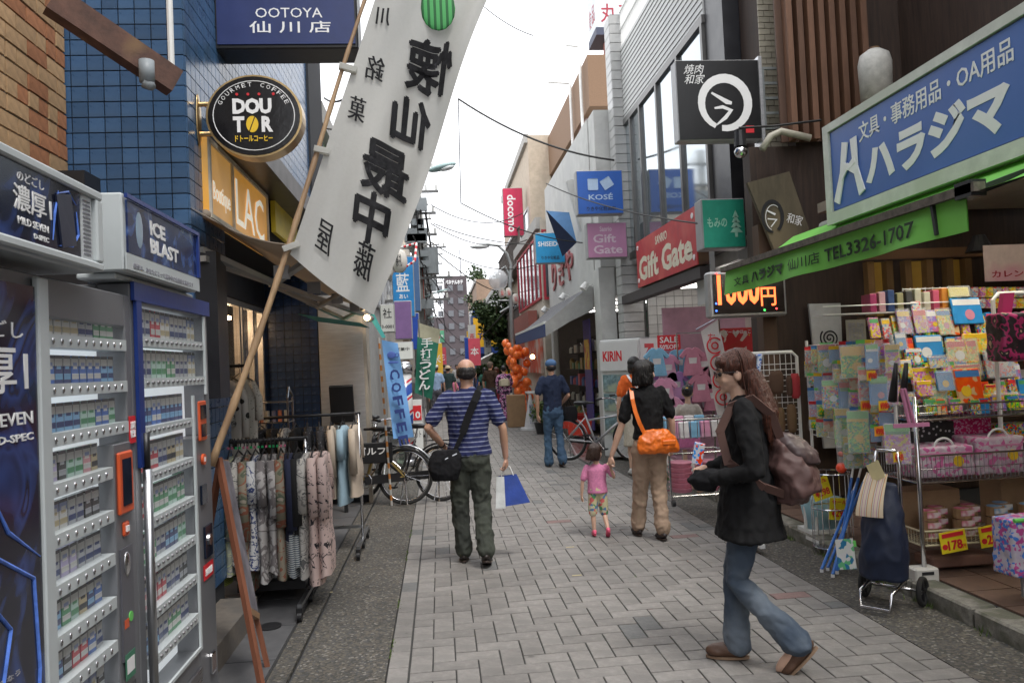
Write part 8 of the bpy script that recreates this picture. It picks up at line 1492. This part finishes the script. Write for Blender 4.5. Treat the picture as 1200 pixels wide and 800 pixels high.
# curved lamp on the right with lanterns
p = onY(602, 430, 22); t = thing('street_lamp', (p.x, 22, 0), 'grey curved street lamp on the right with lanterns', 'street lamp'); gp = mat('lamp_post_grey', (.35, .37, .37), .5, .4)
pts_ = [V((p.x, 22, 0)), V((p.x, 22, onY(600, 330, 22).z))]+[onY(a, b, 22) for a, b in ((599, 310), (594, 297), (584, 288), (572, 286), (562, 287))]; MB().tube(pts_, [.07, .055]+[.04]*5, 10).build('post', gp, t, smooth=True)
q = onY(562, 289, 22); MB().ell(q, (.28, .12, .07), 12, 8).build('lamp_head', mat('lamp_glass', (.6, .62, .62), .3), t, smooth=True); q = onY(584, 328, 22); MB().ell(q, (.28, .28, .3), 14, 10).build('globe', glass('globe_glass', (.7, .72, .75), .1, .5), t, smooth=True); MB().tube([onY(601, 330, 22), onY(592, 312, 22), onY(584, 318, 22)], .03, 8).tube([onY(602, 352, 22), onY(584, 352, 22)], .03, 6).tube([onY(602, 356, 22), onY(586, 366, 22)], .03, 6).build('bracket', gp, t)
# utility poles, transformers and wires on the left
def pole(px, Y, z, label, seed):
    random.seed(seed); p = onY(px, 440, Y); x = p.x; t = thing('utility_pole', (x, Y, 0), label, 'utility pole'); MB().tube([(x, Y, 0), (x, Y, z)], [.16, .11], 12).build('pole', mat('pole_concrete', (.2, .2, .19), .85), t, smooth=True)
    for k in range(7):
        zz = z-.4-k*.55; w_ = random.uniform(.4, .9); o = random.uniform(-.2, .2); MB().bar((x-w_+o, Y-.15, zz), (x+w_+o, Y-.15, zz), .06).build('crossarm', mat('arm_steel', (.14, .14, .14), .6, .3), t)
        for q in (-.9, -.45, .45, .9): MB().tube([(x+o+q*w_, Y-.15, zz+.03), (x+o+q*w_, Y-.15, zz+.16)], [.035, .03], 8).build('insulator', mat('insulator_pale', (.5, .5, .48), .3), t)
    for k in range(2): zz = z-1.6-k*1.1; MB().tube([(x+(.35 if k else -.35), Y-.1, zz-.35), (x+(.35 if k else -.35), Y-.1, zz+.3)], .2, 14).build('transformer', mat('transformer_grey', (.2, .22, .23), .5), t)
    for k in range(8): zz = random.uniform(2.6, z-1); MB().box(x+random.uniform(-.35, .1), x+random.uniform(.12, .4), Y-.3, Y-.18, zz, zz+random.uniform(.15, .35)).build('junction_box', mat('transformer_grey'), t)
    return t
pole(494, 20, 7.0, 'first concrete utility pole on the left crowded with transformers', 3); pole(499, 30, 8.2, 'second utility pole on the left behind the first', 4); pole(505, 45, 9, 'third utility pole farther down the left side', 5); random.seed(11)
wm_ = mat('wire_black', (.015, .014, .014), .6, bump=0); W = []
def wire(a, b, sag=.3, r=.012, label='black overhead wire', n=16):
    a, b = V(a), V(b); MB().tube([a.lerp(b, i/n)-V((0, 0, sag*4*(i/n)*(1-i/n))) for i in range(n+1)], r, 5).build('overhead_wire', wm_, label=label, cat='wire')
wire(onY(537, 116, 14), onY(745, 190, 13), .25, .018, 'thick wire from above the banner to the white tile pier')
wire(onY(537, 116, 14), onY(540, 238, 14), 0, .01, 'thin wire dropping straight down beside the street lamp'); wire(onY(540, 238, 14), onY(690, 285, 15), .15, .011, 'thin wire from the drop to the cosmetics shop'); wire(onY(508, 262, 20), onY(650, 285, 20), .2, .014, 'wire from the first utility pole to the cyan sign')
wire(onY(500, 285, 20), onY(600, 345, 30), .3, .016, 'wire sagging from the first pole to the balcony block'); wire(onY(560, 2, 9), onY(625, 42, 9), .05, .006, 'thin wire crossing the sky near the roof sign'); wire(onY(520, 425, 60), onY(605, 350, 24), .4, .02, 'wire rising from the street end to the curved lamp')
wire(onY(640, 215, 14), onY(820, 262, 8.3), .1, .01, 'wire passing in front of the royal blue cosmetics sign'); wire(onY(380, 115, 11), onY(425, 90, 9), .15, .015, 'dark cable in front of the green building'); wire(onY(380, 150, 11), onY(425, 128, 9), .1, .01, 'lower thin cable before the green building')
for i in range(9): wire(onY(486+i*2, 230+i*12, 20), onY(496+i*2, 300+i*9, 45), .35, .016, f'bundle wire between the utility poles, {["topmost", "second", "third", "fourth", "middle", "sixth", "seventh", "eighth", "lowest"][i]}')
for i in range(5): wire(onY(500, 300+i*18, 30), onY(548, 352+i*16, 75), .5, .02, f'wire crossing towards the tower, {["topmost", "second", "third", "fourth", "lowest"][i]}')
random.seed(21)
for i in range(14): wire(onY(random.uniform(484, 502), random.uniform(215, 380), 18), onY(random.uniform(500, 525), random.uniform(300, 400), 60), random.uniform(.2, .6), .017, f'tangled service wire on the left poles, {ords[min(12, i)]} strand{" again" if i == 13 else ""}')
for i in range(3): wire(onY(505, 240+i*22, 19), onY(612+i*8, 250+i*30, 22), .35, .013, f'thin wire crossing the street ahead of the poles, {["upper", "middle", "lower"][i]} one')
# street lamp head on the left and smaller arms
def arm_lamp(px, py, Y, s_, label):
    q = onY(px, py, Y); t = thing('street_lamp', q, label, 'street lamp'); MB().loft([(0, 0, 0, .1, .1), (0, 0, .02, .1, .1)], 4); m_ = mat('lamp_teal', (.3, .42, .42), .4)
    MB().ell(q, (.3*s_, .13*s_, .07*s_), 16, 10, rot=Matrix.Rotation(R(-14), 3, 'Y')).build('lamp_head', m_, t, smooth=True); MB().ell(q+V((.1*s_, -.03, -.03*s_)), (.16*s_, .09*s_, .05*s_), 12, 8, rot=Matrix.Rotation(R(-14), 3, 'Y')).build('diffuser', mat('lamp_glass'), t, smooth=True); MB().tube([q-V((.2*s_, 0, .03*s_)), q-V((1.1*s_, 0, .35*s_))], .03*s_, 8).build('arm', m_, t)
arm_lamp(518, 196, 15.0, .95, 'teal grey street lamp head standing out above the banner edge'); arm_lamp(518, 341, 26, .7, 'smaller grey street lamp arm beneath the utility pole'); arm_lamp(505, 372, 32, .6, 'smallest grey lamp arm low on the left row')
# far banners and bunting over the street
random.seed(5)
fl = [(.8, .5, .05), (.6, .08, .12), (.15, .4, .6), (.6, .6, .58), (.1, .35, .2), (.65, .3, .4), (.05, .1, .4)]
for i in range(26):
    left = i % 2 == 0; Y = 26+i*1.7; px = (503+random.uniform(-4, 16)) if left else (552+random.uniform(-3, 8)); py = random.uniform(390, 432); p = onY(px, py, Y); c_ = fl[i % 7]; w_, h_ = random.uniform(.25, .45), random.uniform(.5, 1.1); nm = ['orange', 'crimson', 'sky blue', 'white', 'green', 'pink', 'navy'][i % 7]
    t = thing('shop_banner', p, f'{nm} shop sign far down the {"left" if left else "right"} side, about {["halfway", "two thirds along", "near the end"][min(2, i//9)]}', 'sign', 'signs far down the street'); MB().box(p.x-w_/2, p.x+w_/2, Y, Y+.1, p.z-h_/2, p.z+h_/2).build('panel', mat('far_sign_%d' % (i % 7), c_, .6), t); text(random.choice(['酒', '本', '花', '茶', '薬', '米']), t, (p.x-w_*.35, Y-.003, p.z-w_*.3), X1, Z1, w_*.7, w_*.7, wprint if i % 7 not in (3,) else rprint, bold=.02)
S.cycles.volume_bounces = 0
for o in S.objects:
    if '_s' in o: del o['_s']
bpy.data.scenes.remove(TMP)
